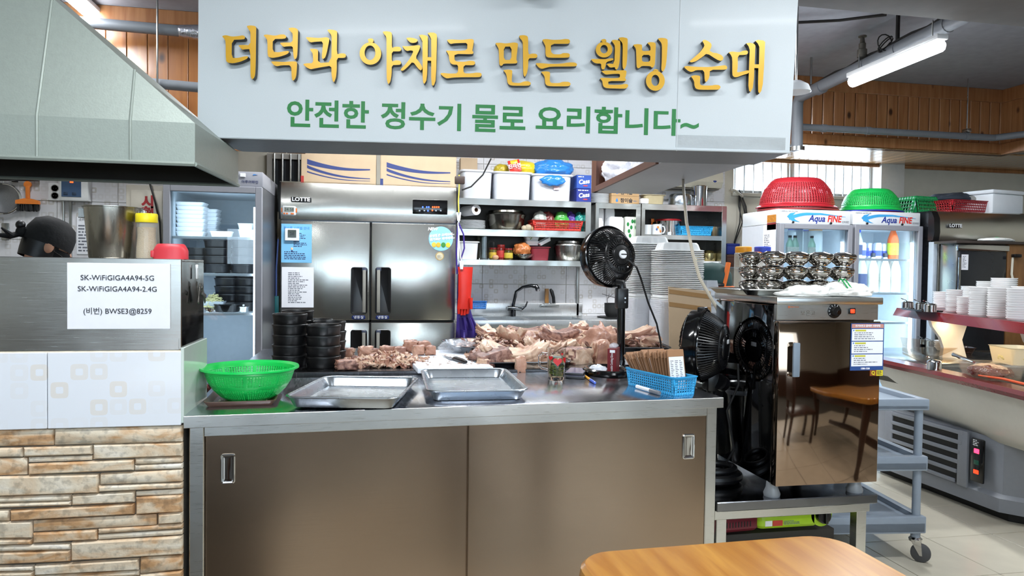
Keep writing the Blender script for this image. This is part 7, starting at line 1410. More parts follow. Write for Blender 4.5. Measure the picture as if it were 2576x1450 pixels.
for k, px in enumerate((2168, 2182, 2196, 2210, 2226, 2240, 2252)):
    bottle('milky rice wine bottle, %s from the left on the middle fridge shelf' % (n_words + ['seventh'])[k], px, YQ + .12 + .07 * (k % 2), z, .30, .037, RICE if k else M('clear_bottle_plastic', 'c6d0d2', .1, 0, 0, alpha=.5), CAPB if k else WHITEP, LBW if k else M('bottle_label_navy', '24345c', .5, 0, .2, 60), 'rice wine bottles in the right display fridge')
z = fs2[0] + .006
CAN = M('soda_can_silver', 'b9c1d2', .25, .5); 
for k, px in enumerate((2168, 2186, 2207, 2222)):
    p = at(px, 640, Y=YQ + .12 + .05 * (k % 2)); t = thing('drink_can', 'silver blue drink can, %s from the left on the upper fridge shelf' % n_words[k], 'can', (p.x, YQ + .12 + .05 * (k % 2), z), 0, 'drink cans'); MB().lathe([(.001, 0), (.024, 0), (.031, .008), (.031, .108), (.025, .12), (.001, .118)], 20).to('can_body', CAN, t); MB().lathe([(.0312, .02), (.0314, .021), (.0314, .06), (.0312, .061)], 20, cap0=False, cap1=False).to('print_band', M('can_blue', '3a4fa8', .3), t)
text('PEPSI', .028, M('pepsi_blue_print', '2a44a0', .4), t, (-.16, -.034, .05), (R(90), R(-90), 0), bold=.001)
bottle('orange juice bottle with a green label on the upper fridge shelf', 2244, YQ + .12, z, .26, .04, M('orange_drink', 'c95a24', .15), M('orange_cap', 'd8642a', .4), M('bottle_label_green', 'b9d23a', .4, 0, .3, 50)); bottle('blue capped water bottle at the left of the upper fridge shelf', 2158, YQ + .12, z, .22, .03, M('clear_bottle_plastic', 'c6d0d2', .1, 0, 0, alpha=.5), M('blue_cap', '2a4fc0', .4), M('bottle_label_navy', '24345c', .5, 0, .2, 60))
z = fs1[0] + .006
for px, Y, w, cl, lab in ((2000, YQ + .12, .05, '4a52c8', 'big jar with a blue violet lid in the left display fridge'), (2024, YQ + .25, .05, '4a52c8', 'second blue lidded jar behind in the left display fridge'), (2050, YQ + .14, .045, 'e89a2a', 'jar with an orange lid in the left display fridge')):
    p = at(px, 640, Y=Y); t = thing('storage_jar', lab, 'jar', (p.x, Y, z)); MB().lathe([(.001, 0), (w * 1.1, 0), (w * 1.15, .01), (w * 1.15, .19), (w * .95, .21), (.001, .21)], 22).to('jar_body', M('cold_jar_plastic', 'bfcdd2', .1, 0, .02, alpha=.55), t); MB().lathe([(w * 1.05, .205), (w * 1.1, .21), (w * 1.1, .24), (.001, .245)], 22).to('lid', M('jarlid_' + cl, cl, .4), t)
for k, px in enumerate((1985, 1998, 2040)): bottle('small labelled soju bottle, %s from the left on the upper shelf' % n_words[k], px, YQ + .06, z, .16, .028, M('green_soju', '9dc3b2', .1, 0, 0, alpha=.8), CAPB, LBW, 'soju bottles in the left display fridge')
# colanders and crates stored on top of the fridges
zft = at(2050, 528, Y=YQ).z
DRED = M('dark_red_plastic', 'a3202a', .35, 0, .06)
def dome(label, px, r, h, m, Y, z, rim2=None):
    p = at(px, 520, Y=Y); t = thing('colander', label, 'colander', (p.x, Y, z)); pf = [(r, .02), (r * .97, h * .35), (r * .88, h * .65), (r * .72, h * .9), (r * .62, h)]; holed(pf, 160, lambda i, j, q: i % 20 < 1 or q[1] < .03 or q[1] > h * .8, 170, m, 'basket_wall', t, .003, sy=.8)
    MB().lathe([(r * .62, h - .001), (r * .6, h + .003), (.001, h + .003)], 40, sy=.8).to('base', m, t); MB().lathe([(r, .0), (r * 1.09, .0), (r * 1.1, .008), (r * 1.02, .02), (r * .99, .02)], 56, sy=.8, cap0=False, cap1=False).to('rim', m, t); return t
z = zft + .004
solo(MB().lathe([(.30, 0), (.312, .004), (.312, .014), (.27, .018), (.001, .02)], 48, sy=.8), 'basin', M('brick_red_plastic', '8e2c2c', .4), 'flat red basin under the red colander on the left display fridge', 'basin', (at(2004, 520, Y=YQ + .28).x, YQ + .26, z))
dome('big dark red colander upside down on the left display fridge', 2004, .285, .225, DRED, YQ + .26, z + .022)
gx = at(2190, 520, Y=YQ + .24).x
solo(MB().lathe([(.23, 0), (.25, .004), (.25, .012), (.001, .014)], 48, sy=.8), 'basin', M('crimson_plastic', 'b02a3a', .4), 'crimson basin at the bottom of the pile on the right display fridge', 'basin', (gx, YQ + .24, z - .008)); solo(MB().lathe([(.235, 0), (.252, .003), (.252, .01), (.001, .012)], 48, sy=.8), 'basin', M('royal_blue_plastic', '2a3fb0', .4), 'blue basin between the crimson one and the green colander', 'basin', (gx, YQ + .24, z + .007))
dome('green colander upside down on the right display fridge', 2190, .225, .165, M('colander_green', '17b34e', .35, 0, .05), YQ + .24, z + .02)
X, Z, w, h = pb(2268, 2352, 484, 530, YQ + .15); GCR = M('crate_green', '148a4a', .4)
basket('plastic_crate', 'green slotted crate upside down beside the green colander', 'crate', (X + .05, YQ + .3, z + h), R(8), w * .72, .3, h, .03, GCR, 14, 5, 12, .38).rotation_euler = (R(180), 0, R(8))
# second freezer at the far right with things on it
LY = 4.6; r0 = at(2362, 570, Y=LY).x; rz1 = at(2420, 531, Y=LY).z; rz0 = at(2420, 607, Y=LY).z; RW = .95
f2z = thing('upright_freezer', 'stainless steel freezer at the far right behind the plates', 'freezer', (r0, LY, 0)); MB().box(-.02, RW, .05, .7, .1, rz1).to('cabinet', MATS['freezer_side'], f2z); pf = [(.05, rz0), (0, rz0), (-.012, rz0 + .06), (-.006, rz1 - .06), (.02, rz1 - .01), (.05, rz1)]; MB().ring([[(0, y, zz) for y, zz in pf], [(RW, y, zz) for y, zz in pf]]).to('header_panel', FST, f2z); MB().ring([[(-.05, y - .002, zz) for y, zz in pf], [(0, y - .002, zz) for y, zz in pf]]).to('header_cap', BLACK, f2z)
MB().rbox(-.04, -.005, .0, .05, .12, rz0 - .01, .003).to('door_edge', M('pale_gasket', 'a9b3bd', .4), f2z); MB().rbox(0, RW / 2 - .005, -.004, .05, .12, rz0 - .01, .005).to('door', FST, f2z); MB().rbox(RW / 2 + .005, RW, -.004, .05, .12, rz0 - .01, .005).to('door', FST, f2z)
p = at(2397, 569, Y=LY); MB().rbox(p.x - r0 - .056, p.x - r0 + .056, -.027, -.002, p.z - .015, p.z + .016, .003).to('nameplate', BLACK, f2z); text('LOTTE', .034, WHITEP, f2z, (p.x - r0, -.0278, p.z), bold=.001, sx=1.05)
X, Z, w, h = pb(2382, 2500, 500, 531, LY + .15); basket('red_crate', 'dark red slotted basket on the far right freezer', 'basket', (X, LY + .3, rz1 + .002), R(6), w - .03, .3, h, .02, DRED, 22, 5, 14, .34)
crumple('dark_cloth', (at(2400, 490, Y=LY + .4).x, LY + .42, rz1 + .13), (.2, .15, .05), M('navy_cloth', '2c3440', .8), 'dark navy cloth spread behind the red basket', 'cloth', 61, .25, 2, 4); crumple('grey_cushion', (at(2460, 492, Y=LY + .3).x, LY + .34, rz1 + .125), (.13, .12, .04), M('grey_cloth', '8d8c88', .8), 'grey bundle lying in the red basket on the freezer', 'cushion', 62, .1, 1.5, 4)
X, Z, w, h = pb(2503, 2600, 475, 536, LY + .05); t = thing('foam_box', 'white polystyrene box at the far right on the freezer', 'box', (X, LY + .3, rz1 + .002), R(10)); MB().rbox(-w / 2, w / 2, -.17, .17, 0, h * .82, .012).to('box_body', FOAM, t); MB().rbox(-w / 2 - .006, w / 2 + .006, -.176, .176, h * .83, h, .012).to('lid', FOAM, t)
# cup steriliser in front of it
SY = 4.40; X0_ = at(2412, 650, Y=SY).x; X1_ = at(2535, 650, Y=SY).x; zz1 = at(2470, 614, Y=SY).z; zz0 = 0
cu = thing('cup_steriliser', 'steel cup cabinet with a dark glass front and a wooden side', 'cabinet', (X0_, SY, 0)); CWd = X1_ - X0_
MB().rbox(0, CWd, .02, .17, .7, zz1, .004).to('body', STEELD, cu); MB().rbox(.01, CWd - .01, 0, .02, .72, zz1 - .055, .003).to('door', M('dark_steriliser_glass', '26282b', .06, 0, .1), cu); MB().rbox(-.01, CWd + .01, -.004, .02, zz1 - .05, zz1 - .005, .003).to('top_band', STEELM, cu); MB().rbox(-.05, CWd + .3, -.03, .18, zz1, zz1 + .02, .004).to('top_board', M('dark_top_board', '3c3430', .4), cu); MB().rbox(CWd, CWd + .25, .0, .17, .7, zz1, .004).to('wooden_side', wood('plywood_side', '8a6238', '6e4824', .5, (6, 6, 1.5), 3), cu); MB().rbox(0, CWd + .25, .03, .17, 0, .7, .004).to('lower_body', STEELD, cu)
MB().cyl((-.004, -.012, .75), (-.004, -.012, zz1 - .1), .008, seg=10).to('handle', STEELM, cu)
p = at(2425, 660, Y=SY); nt_ = thing('receipt_slip', 'white printed slip stuck on the glass of the cup cabinet', 'notice', (p.x + .005, SY - .002, p.z)); MB().box(-.028, .028, -.001, 0, -.055, .055).to('sheet', PAPER, nt_); lines(nt_, INKG, -.02, .02, -.04, .045, 9, -.0015, 12)
MB().tube([at(2548, 645, Y=SY) - cu.location, at(2545, 690, Y=SY - .02) - cu.location, at(2556, 735, Y=SY - .03) - cu.location], .008, 6).to('flex', M('white_hose', 'c9c4b4', .5), cu); MB().rbox(*(lambda q: (q.x - X0_ - .03, q.x - X0_ + .03, -.035, 0, q.z - .012, q.z + .012))(at(2552, 644, Y=SY)), .005).to('plug', BLACK, cu)
t2 = thing('folded_towel', 'white towel with green stripes on the cup cabinet', 'towel', (at(2500, 612, Y=SY + .1).x, SY + .08, zz1 + .034)); crumple('cloth', (0, 0, 0), (.13, .08, .018), TOW, None, None, 63, .1, 2, 4, -.013, parent=t2); MB().tube([(-.0, -.08 + .02 * u, .02 - .004 * abs(u - 4)) for u in range(9)], .004, 5).to('green_stripe', GS, t2)
# ------------------------------------------------------------------ grey utility cart
CRZ2 = R(-7); cn = at(2340, 1005, Z=.72)
ca = thing('utility_cart', 'grey plastic three-tier utility cart between the low table and the salad bar', 'cart', (cn.x, cn.y, 0), CRZ2)
CTM = M('cart_grey_plastic', '8b96a3', .42, 0, .04, 30); cl, cd = .46, .78      # extends to -x and +y from the near right corner
for z, th in ((.72, .05), (.47, .065), (.205, .075)):
    s = bpy.data.objects.new('tray_shelf', None); COL.objects.link(s); s.parent = ca
    MB().rbox(-cl, 0, 0, cd, z - th, z - .022, .008).to('deck', CTM, s)
    for b in ((-cl, 0, 0, .035), (-cl, 0, cd - .035, cd), (-cl, -cl + .035, .035, cd - .035), (-.035, 0, .035, cd - .035)): MB().rbox(*b, z - th, z, .006).to('lip', CTM, s)
for x in (-cl + .03, -.03):
    for y in (.03, cd - .03):
        MB().cyl((x, y, .12), (x, y, .70), .0175, seg=16).to('post', CTM, ca); c = bpy.data.objects.new('caster', None); COL.objects.link(c); c.parent = ca; c.location = (x, y, 0); c.rotation_euler = (0, 0, R(-35 if x > -.1 else 40))
        MB().cyl((0, 0, .10), (0, 0, .145), .02, seg=12).to('stem', CTM, c); MB().lathe([(.026, .09), (.028, .1), (.02, .108), (.001, .108)], 16).to('swivel', CHROME, c)
        for sd in (-1, 1): MB().prism([(-.022, .1), (.022, .1), (.028, .03), (.018, .03)], sd * .014 - .0012, sd * .014 + .0012).to('fork', CHROME, c, rot=(R(90), 0, 0))
        mb = MB(); mb.M = Matrix.Translation((.022, 0, .04)) @ Matrix.Rotation(R(90), 4, 'X'); mb.lathe([(.001, -.012), (.034, -.012), (.04, -.008), (.04, .008), (.034, .012), (.001, .012)], 24); mb.to('wheel', M('grey_rubber_wheel', '4a4a4c', .6), c)
# ------------------------------------------------------------------ salad bar
SBG = M('salad_bar_grey', '8c9098', .4, 0, .04, 40); CRM = M('salad_bar_cream', 'd9d6cc', .35, 0, .03); BUR = M('burgundy_rim', '6b1318', .2, 0, .12, 90, coat=.4)
sb = thing('salad_bar', 'refrigerated salad bar with a white hull, burgundy rim and burgundy overshelf', 'salad bar')
base = [(3.125, 4.0), (3.15, 3.085), (3.22, 3.0), (4.0, 2.9), (4.0, 4.0)]
MB().ring([[(x, y, .05) for x, y in base], [(x + .0, y, .12) for x, y in base], [(x + .02, y, .14) for x, y in base], [(x + .02, y, .42) for x, y in base]]).to('machine_base', SBG, sb, sharp=30)
MB().ring([[(x + .06, y, 0) for x, y in base], [(x + .06, y, .05) for x, y in base]]).to('plinth', RUBBER, sb)
ra, rb = at(2205, 898, Z=.74), at(2576, 985, Z=.74); rb = rb + (rb - ra) * .35; rim = []
for (dx, z) in ((.20, .40), (.10, .46), (.03, .58), (.0, .69)): rim.append([(ra.x + dx + (0 if z > .5 else .0), ra.y, z), (3.07 + dx * .5 - (.07 if z > .6 else 0) * .6, (ra.y + rb.y) / 2, z), (rb.x + dx + .06, rb.y, z), (4.1, rb.y + .1, z), (4.1, ra.y, z)])
MB().ring(rim, True, False).to('hull', CRM, sb, sharp=40)
rimp = [(ra.x - .02, ra.y + .1), ((ra.x + rb.x) / 2 + .01, (ra.y + rb.y) / 2), (rb.x, rb.y)]
MB().ring([[(x - .012, y, .70) for x, y in rimp] + [(x + .12, y, .70) for x, y in rimp[::-1]], [(x - .02, y, .72) for x, y in rimp] + [(x + .12, y, .72) for x, y in rimp[::-1]], [(x - .012, y, .74) for x, y in rimp] + [(x + .12, y, .735) for x, y in rimp[::-1]]]).to('burgundy_rim', BUR, sb, sharp=30)
MB().box(3.12, 4.0, 2.6, 4.0, .60, .63).to('well_floor', STEEL, sb); MB().ring([[(x + .12, y, .63) for x, y in rimp] + [(x + .16, y, .63) for x, y in rimp[::-1]], [(x + .12, y, .73) for x, y in rimp] + [(x + .135, y, .73) for x, y in rimp[::-1]]]).to('well_wall', STEEL, sb)
MB().rbox(3.2, 4.1, 3.66, 4.5, .70, .735, .004).to('far_deck', STEEL, sb)
# louvre panel and controls on the base
gx_ = 3.138
MB().box(gx_ - .003, gx_ + .01, 3.32, 3.84, .13, .40).to('louvre_backing', RUBBER, sb)
for k in range(6): z = .135 + k * .054; MB().rbox(gx_ - .012, gx_ + .004, 3.30 + .01 * (5 - k), 3.86 - .004 * k, z - .009, z + .012, .003).to('louvre', SBG, sb)
for a, b in ((3.835, 3.90), (3.27, 3.335)): MB().rbox(gx_ - .01, gx_ + .006, a, b, .12, .42, .004).to('louvre_frame', SBG, sb)
c = MB().rbox(gx_ - .012, gx_ + .004, 3.165, 3.245, .17, .40, .006).to('control_panel', BLACKG, sb)
for z, h_, m in ((.335, .012, emis('display_red', 'ff2a4a', 5)), (.275, .012, M('switch_green', '1d5a48', .3)), (.225, .010, emis('switch_red', 'ff2a10', 4))): MB().rbox(gx_ - .0145, gx_ - .011, 3.19, 3.222, z - h_, z + h_, .002).to('indicator', m, c)
mb = lines(c, WHITEP, -.025, .025, -.015, .02, 4, 0, 3); mb.matrix_local = Matrix.Translation((gx_ - .0135, 3.205, .375)) @ Matrix.Rotation(R(-90), 4, 'Z')
# overshelf on curved cream brackets
sa, s2_ = at(2256, 775, Z=1.035), at(2576, 813, Z=1.035); sv = s2_ - sa; s2_ = s2_ + sv * .3; sn = Vector((-sv.y, sv.x, 0)).normalized(); sn = sn if sn.x > 0 else -sn; SW = .36
q = [sa, s2_, s2_ + sn * SW, sa + sn * SW]
sh = MB(); sh.ring([[(p.x, p.y, .99) for p in q], [(p.x, p.y, 1.035) for p in q]]); sh.to('overshelf', BUR, sb); fr_ = MB(); fr_.ring([[(p.x - .03, p.y - .0, .985) for p in q[:2]] + [(p.x, p.y, .985) for p in q[1::-1]], [(p.x, p.y, 1.036) for p in q[:2]] + [(p.x + .006, p.y, 1.036) for p in q[1::-1]]]); fr_.to('shelf_lip', BUR, sb)
for t_ in (.16, .86):
    p = sa + sv * t_ * 1.0 + sn * .1; pf = [(0, .99), (.02, .93), (.07, .86), (.09, .80), (.08, .70), (.24, .70), (.2, .85), (.24, .99)]
    br2 = MB(); u_ = sv.normalized(); br2.ring([[tuple(Vector((p.x, p.y, 0)) + sn * a - u_ * .02 + Vector((0, 0, z))) for a, z in pf], [tuple(Vector((p.x, p.y, 0)) + sn * a + u_ * .02 + Vector((0, 0, z))) for a, z in pf]]); br2.to('bracket', CRM, sb)
li = thing('shelf_strip_light', 'warm strip light under the burgundy overshelf', 'light', sa + sv * .55 + sn * .18 - Vector((0, 0, .06)), atan2(sv.y, sv.x)); MB().rbox(-.55, .55, -.02, .02, 0, .015, .004).to('light_bar', emis('warm_strip', 'ffd9a0', 3), li); area('strip_light', (0, 0, -.005), (0, 0, 0), 1.1, .04, 3.2, (1, .78, .5), parent=li)
# plates and bowls on the overshelf
DISH = M('white_melamine', 'eeeeee', .2, 0, .02, coat=.3); dm = {}
def dishes(px, py, n, rpx, lab, lid=False):
    p = at(px, py, Z=1.037); D_ = (p - EYE).dot(FW); r = rpx * D_ / F; k = round(r, 3)
    if k not in dm: dm[k] = MB().lathe([(.001, 0), (k * .86, 0), (k * .9, .003), (k * .98, .009), (k, .0105), (k, .0135), (k * .93, .013), (k * .84, .004), (.001, .003)], 26).mesh('dish', DISH)
    for i in range(n): o = link('dish', dm[k], None, None, (p.x + random.uniform(-.001, .001), p.y, 1.037 + i * .0122)); tag(o, '%s white dish of the stack %s' % ('topmost' if i == n - 1 else ordn[i], lab), 'dish', 'white dishes on the overshelf')
for a in ((2365, 776, 9, 17, 'nearest the sauce pots'), (2399, 786, 11, 19, 'second from the sauce pots'), (2424, 790, 8, 16, 'that is low, third from the sauce pots'), (2463, 796, 13, 24, 'fourth from the sauce pots'), (2512, 800, 13, 26, 'fifth from the sauce pots'), (2560, 806, 13, 26, 'at the right edge of the picture'),
          (2390, 768, 6, 18, 'behind the first two'), (2436, 774, 12, 18, 'behind the third'), (2480, 776, 15, 23, 'behind the fourth'), (2524, 782, 17, 29, 'tallest and widest, at the back'), (2572, 788, 13, 26, 'at the back by the right edge')): dishes(*a)
p = at(2308, 782, Z=1.037); t = thing('black_tray', 'black tray under the sauce pots at the end of the overshelf', 'tray', (p.x + .01, p.y - .02, 1.037), atan2(sv.y, sv.x)); mb = MB(); mb.rtray(.30, .13, [(.006, 0), (0, .01), (.004, .01), (.012, .003)], .015, 3); mb.to('tray_body', BLACK, t)
def sauce(px, py, z, lab, r=.034):
    p = at(px, py, Z=z); t = thing('sauce_pot', lab, 'pot', (p.x, p.y, z)); MB().lathe([(.001, 0), (r, 0), (r, r * 1.2), (r * .95, r * 1.2), (r * .93, .004), (.001, .004)], 20).to('pot_body', STEELM, t); MB().lathe([(r * 1.02, r * 1.2), (r * .8, r * 1.4), (r * .2, r * 1.5), (.001, r * 1.5)], 20).to('lid', STEELM, t); MB().tube([(0, 0, r * .4), (-.01, 0, r * 1.6), (-.05, 0, r * 2.0)], .003, 6).to('ladle_handle', STEELM, t)
for px, py, lab in ((2283, 778, 'small steel sauce pot at the left end of the black tray'), (2316, 782, 'small steel sauce pot in the middle of the black tray'), (2340, 785, 'small steel sauce pot at the right end of the black tray')): sauce(px, py, 1.04, lab)
# food on the bar
def tub(lab, px, py, z, w, d, h, rz, fill, fm, m):
    p = at(px, py, Z=z); t = thing('food_tub', lab, 'tub', (p.x, p.y, z), rz); mb = MB(); mb.rtray(w, d, [(.02, 0), (0, h - .004), (-.006, h), (.004, h), (.024, .004)], .03); mb.to('tub_body', m, t)
    crumple('filling', (0, 0, h * fill * .5), (w * .43, d * .43, h * fill * .55), fm, None, None, int(px), .12, 4, 4, None, parent=t); return t
KIM = M('kimchi', '5c1c0c', .3, 0, .4, 40, .8, bscale=60); CLR = M('amber_clear_plastic', 'd9c4a8', .1, 0, .02, alpha=.12)
tub('clear tub of dark red kimchi on the burgundy rim of the salad bar', 2490, 952, .735, .30, .20, .075, R(70), .9, KIM, CLR)
tub('white tub of pale salad at the right of the kimchi', 2555, 915, .735, .24, .2, .10, R(75), .8, M('pale_salad', 'd8cf9a', .5, 0, .3, 30, .5), M('cream_tub', 'e2d8bd', .35, 0, .02, alpha=.85))
tub('dark soy dish behind the kimchi tub', 2425, 890, .735, .14, .10, .045, R(70), .6, M('soy_food', '3a1c12', .3), M('dark_tub', '3c2a22', .3))
sauce(2350, 930, .742, 'steel ladle cup standing on the burgundy rim', .036)
for px, py, lab in ((2322, 866, 'steel cup with a wooden spoon at the far left of the bar'), (2343, 872, 'steel cup with a tan spoon beside the white bowls')): sauce(px, py, .737, lab, .03)
p = at(2370, 882, Z=.737); me = MB().lathe([(.001, 0), (.03, 0), (.05, .026), (.05, .03), (.046, .029), (.026, .004), (.001, .004)], 22).mesh('small_bowl', DISH)
for i in range(4): o = link('small_bowl', me, None, None, (p.x, p.y, .737 + i * .013)); tag(o, '%s white bowl of the small nested stack on the bar' % ('topmost' if i == 3 else ordn[i]), 'bowl', 'small bowls on the salad bar')
for px, py, lab in ((2376, 848, 'yellow tape roll at the back of the salad bar'), (2430, 862, 'bigger yellow tape roll behind the soy dish')): solo(MB().lathe([(.045, 0), (.045, .045), (.03, .045), (.03, 0), (.045, 0)], 24, cap0=False, cap1=False), 'tape_roll', M('yellow_tape', 'd8a024', .4), lab, 'tape', at(px, py, Z=.737))
a, b = at(2462, 945, Z=.757), at(2590, 970, Z=.757); solo(MB().tube([a, a.lerp(b, .5) + Vector((0, 0, .006)), b], [.004, .006, .007], 8), 'tongs', M('orange_tong', 'd8562a', .35), 'orange tongs lying along the burgundy rim', 'tongs')
a, b = at(2400, 893, Z=.80), at(2450, 912, Z=.80); solo(MB().tube([a, b], [.014, .007], 10), 'spoon', STEELM, 'steel serving spoon with a round end over the kimchi', 'spoon')
c0_, c1_, c2_, c3_ = at(2265, 850, Z=.80), at(2430, 868, Z=.80), at(2345, 905, Z=.78), at(2270, 868, Z=.78)
mb = MB(); mb.ring([[tuple(p) for p in (c0_, c1_, c2_, c3_)], [(p.x, p.y, p.z + .004) for p in (c0_, c1_, c2_, c3_)]]); mb.ring([[tuple(p) for p in (c3_, c2_)] + [(c2_.x, c2_.y, .738), (c3_.x, c3_.y, .738)], [(p.x + .004, p.y, z) for p, z in ((c3_, .78), (c2_, .78), (c2_, .738), (c3_, .738))]]); solo(mb, 'sneeze_guard', glass('guard_glass', 'f0e6da', .02, .12), 'clear bent plastic guard over the left end of the salad bar', 'guard')

# ------------------------------------------------------------------ dining table in the foreground
TBW = wood('honey_table_wood', 'c9903f', 'a86a24', .3, (14, 1.4, 14), 2.2, .5, 0, bump=.05); TBD = wood('dark_table_wood', '4a2a1c', '2f1a12', .4, (8, 8, 1), 3)
def dining(lab, loc, rz, w=.57, d=1.18):
    t = thing('dining_table', lab, 'table', loc, rz, 'wooden dining tables'); mb = MB(); mb.rtray(w, d, [(.025, .664), (.0, .672), (-.004, .69), (.0, .713), (.008, .72), (.02, .7205)], .075, 6); mb.to('tabletop', TBW, t)
    MB().rbox(-w / 2 + .06, w / 2 - .06, -d / 2 + .08, d / 2 - .08, .58, .664, .004).to('apron_frame', TBD, t)
    for sx_ in (-1, 1):
        for sy_ in (-1, 1): MB().lathe([(.02, 0), (.03, .02), (.025, .1), (.04, .3), (.055, .5), (.06, .66), (.001, .66)], 14, (sx_ * (w / 2 - .09), sy_ * (d / 2 - .12), 0)).to('leg', TBD, t)
    MB().rbox(-.02, .02, -d / 2 + .12, d / 2 - .12, .18, .24, .006).to('stretcher', TBD, t); return t
dining('honey coloured wooden dining table in the foreground', (.675, .725, 0), R(1.5))
for lab, x, y in (('added wooden dining table mirrored in the left counter door', -.85, .15), ('added wooden dining table behind the viewer, mirrored in the steel', .5, -1.25), ('added wooden dining table far behind the viewer on the left', -1.0, -1.5), ('wooden dining table beside the viewer, mirrored in the cabinet door', 2.88, 1.15)): dining(lab, (x, y, 0), 0, .75 if x < 2 else 1.0, 1.2 if x < 2 else 1.5)  # first three tables are unseen, added to darken the steel reflections
def chair(lab, x, y, rz):
    t = thing('dining_chair', lab, 'chair', (x, y, 0), rz, 'dark dining chairs'); MB().rbox(-.2, .2, -.2, .2, .42, .46, .01).to('seat', TBD, t); MB().rbox(-.2, .2, .17, .2, .55, .92, .01).to('backrest', TBD, t)
    for sx_ in (-1, 1):
        for sy_ in (-1, 1): MB().rbox(sx_ * .17 - .02, sx_ * .17 + .02, sy_ * .17 - .02, sy_ * .17 + .02, 0, .9 if sy_ > 0 else .42, .004).to('leg', TBD, t)
for i, (x, y, r) in enumerate(((-.3, .1, -90), (-1.45, .3, 90), (-.1, -1.0, 90), (1.1, -1.2, -90), (2.1, .6, 90), (.15, -.45, 0))): chair('added dark wooden chair number %s of those mirrored in the steel fronts' % n_words[i], x, y, R(r))  # unseen chairs, added for dark shapes in the steel reflections
# ------------------------------------------------------------------ things on the tiled wall behind the cook
YK = 5.14
def wk(px, py, d=0): return at(px, py, Y=YK - d)
a, b = wk(-60, 449, .03), wk(98, 451, .03); rl = thing('tool_rail', 'black rail with hooks on the tiled wall', 'rail', a); MB().tube([(0, 0, 0), b - a], .014, 12).to('bar', BLACK, rl); MB().rbox((b - a).x - .16, (b - a).x - .13, 0, .03, -.015, .015, .004).to('mount', BLACK, rl)
p = wk(10, 500, .03); sv_ = thing('sieve', 'round steel sieve hanging on the left wall', 'sieve', p); r = .095; mb = MB(); mb.tube([(r * cos(u), 0, r * sin(u)) for u in [k * 2 * pi / 36 for k in range(36)]], .007, 8, closed=True); mb.to('rim', STEELM, sv_); mb = MB(); mb.M = Matrix.Rotation(R(90), 4, 'X'); mb.lathe([(r, 0), (r * .8, -.02), (r * .4, -.03), (.001, -.032)], 28, cap0=False); mb.to('mesh_disc', M('wire_gauze', '8d8f92', .4, .6, .2, 300, alpha=.8), sv_); MB().tube([(0, 0, r), (-.01, 0, r + .03), (0, 0, r + .05)], .003, 6).to('hook', STEELD, sv_)
p = wk(70, 500, .03); bs = thing('basting_brush', 'orange scrub brush with black bristles hanging on the rail', 'brush', p); OB = M('orange_brush', 'd8782a', .4)
MB().rbox(-.013, .013, -.008, .008, 0, .085, .006).to('handle', OB, bs); MB().lathe([(.001, -.008), (.022, -.006), (.022, .006), (.001, .008)], 18, (0, 0, 0)).to('eyelet', OB, bs, loc=(0, 0, .09), rot=(R(90), 0, 0)); MB().ring([[(x, y, z) for x, z in ((-.068, -.035), (.068, -.035), (.066, -.012), (.02, .0), (-.02, .0), (-.066, -.012))] for y in (-.014, .014)]).to('head', OB, bs)
mb = MB(); rr = random.Random(2)
for k in range(150): x = rr.uniform(-.062, .062); y = rr.uniform(-.012, .012); mb.tube([(x, y, -.034), (x + rr.uniform(-.004, .004), y, -.075 - rr.uniform(0, .008))], .0018, 4)
mb.to('bristles', RUBBER, bs)['kind'] = 'stuff'; MB().tube([(0, 0, .1), (.004, 0, .125), (0, 0, .14)], .002, 6).to('hook', STEELD, bs)
p = wk(140, 483); ou = thing('wall_outlet', 'white double socket on the tiled wall', 'socket', p); MB().rbox(-.04, .04, -.012, 0, -.057, .057, .004).to('plate', WHITEP, ou)
for z in (.022, -.026):
    mb = MB(); mb.M = Matrix.Translation((0, -.012, z)) @ Matrix.Rotation(R(90), 4, 'X'); mb.lathe([(.024, 0), (.024, .002), (.02, .002), (.018, -.006), (.001, -.006)], 22); o = mb.to('socket', M('socket_grey', '9a9a98', .5), ou)
    for dx in (-.008, .008): MB().cyl((dx, -.006, z), (dx, -.014, z), .003, seg=8).to('pin_hole', RUBBER, o)
p = wk(196, 475); th = thing('fridge_controller', 'grey white controller box with a blue panel on the wall', 'controller', p); MB().rbox(-.085, .085, -.07, 0, -.085, .085, .005).to('case', M('controller_case', 'cfd0cf', .4), th); MB().box(-.07, .045, -.073, -.069, -.06, .07).to('panel', M('controller_blue', '39506e', .3), th); MB().box(-.02, .0, -.0745, -.072, .03, .045).to('display', emis('led_red', 'ff4416', 5), th)
for dx in (-.045, .005): MB().rbox(dx - .012, dx + .012, -.075, -.072, -.05, -.03, .002).to('button', M('button_navy', '27384e', .4), th)
MB().tube([wk(160, 440, .02) - p, wk(160, 640, .02) - p], .007, 8).to('conduit', STEELD, th)
X, Z, w, h = pb(310, 410, 466, 640, YK - .05); bx_ = thing('breaker_panel', 'cream metal breaker panel with red Korean lettering', 'panel', (X + .02, YK, Z)); MB().rbox(-w / 2, w / 2, -.06, 0, 0, h, .005).to('case', M('cream_enamel', 'b9b3a6', .4), bx_); MB().rbox(-w / 2 + .03, w / 2 - .02, -.066, -.058, .03, h - .035, .004).to('door', MATS['cream_enamel'], bx_)
rd = M('red_lettering', '9c2228', .5); q = wk(372, 510, .07); text('시', .085, rd, bx_, (q.x - X - .02, -.0672, q.z - Z), bold=.004); q = wk(372, 538, .07); text('험', .085, rd, bx_, (q.x - X - .02, -.0672, q.z - Z), bold=.004)
solo(MB().tube([wk(375, 455, .09), wk(388, 500, .09), wk(402, 560, .09), wk(406, 640, .09)], .006, 6), 'power_cord', RUBBER, 'black cord hanging in front of the breaker panel', 'cord')
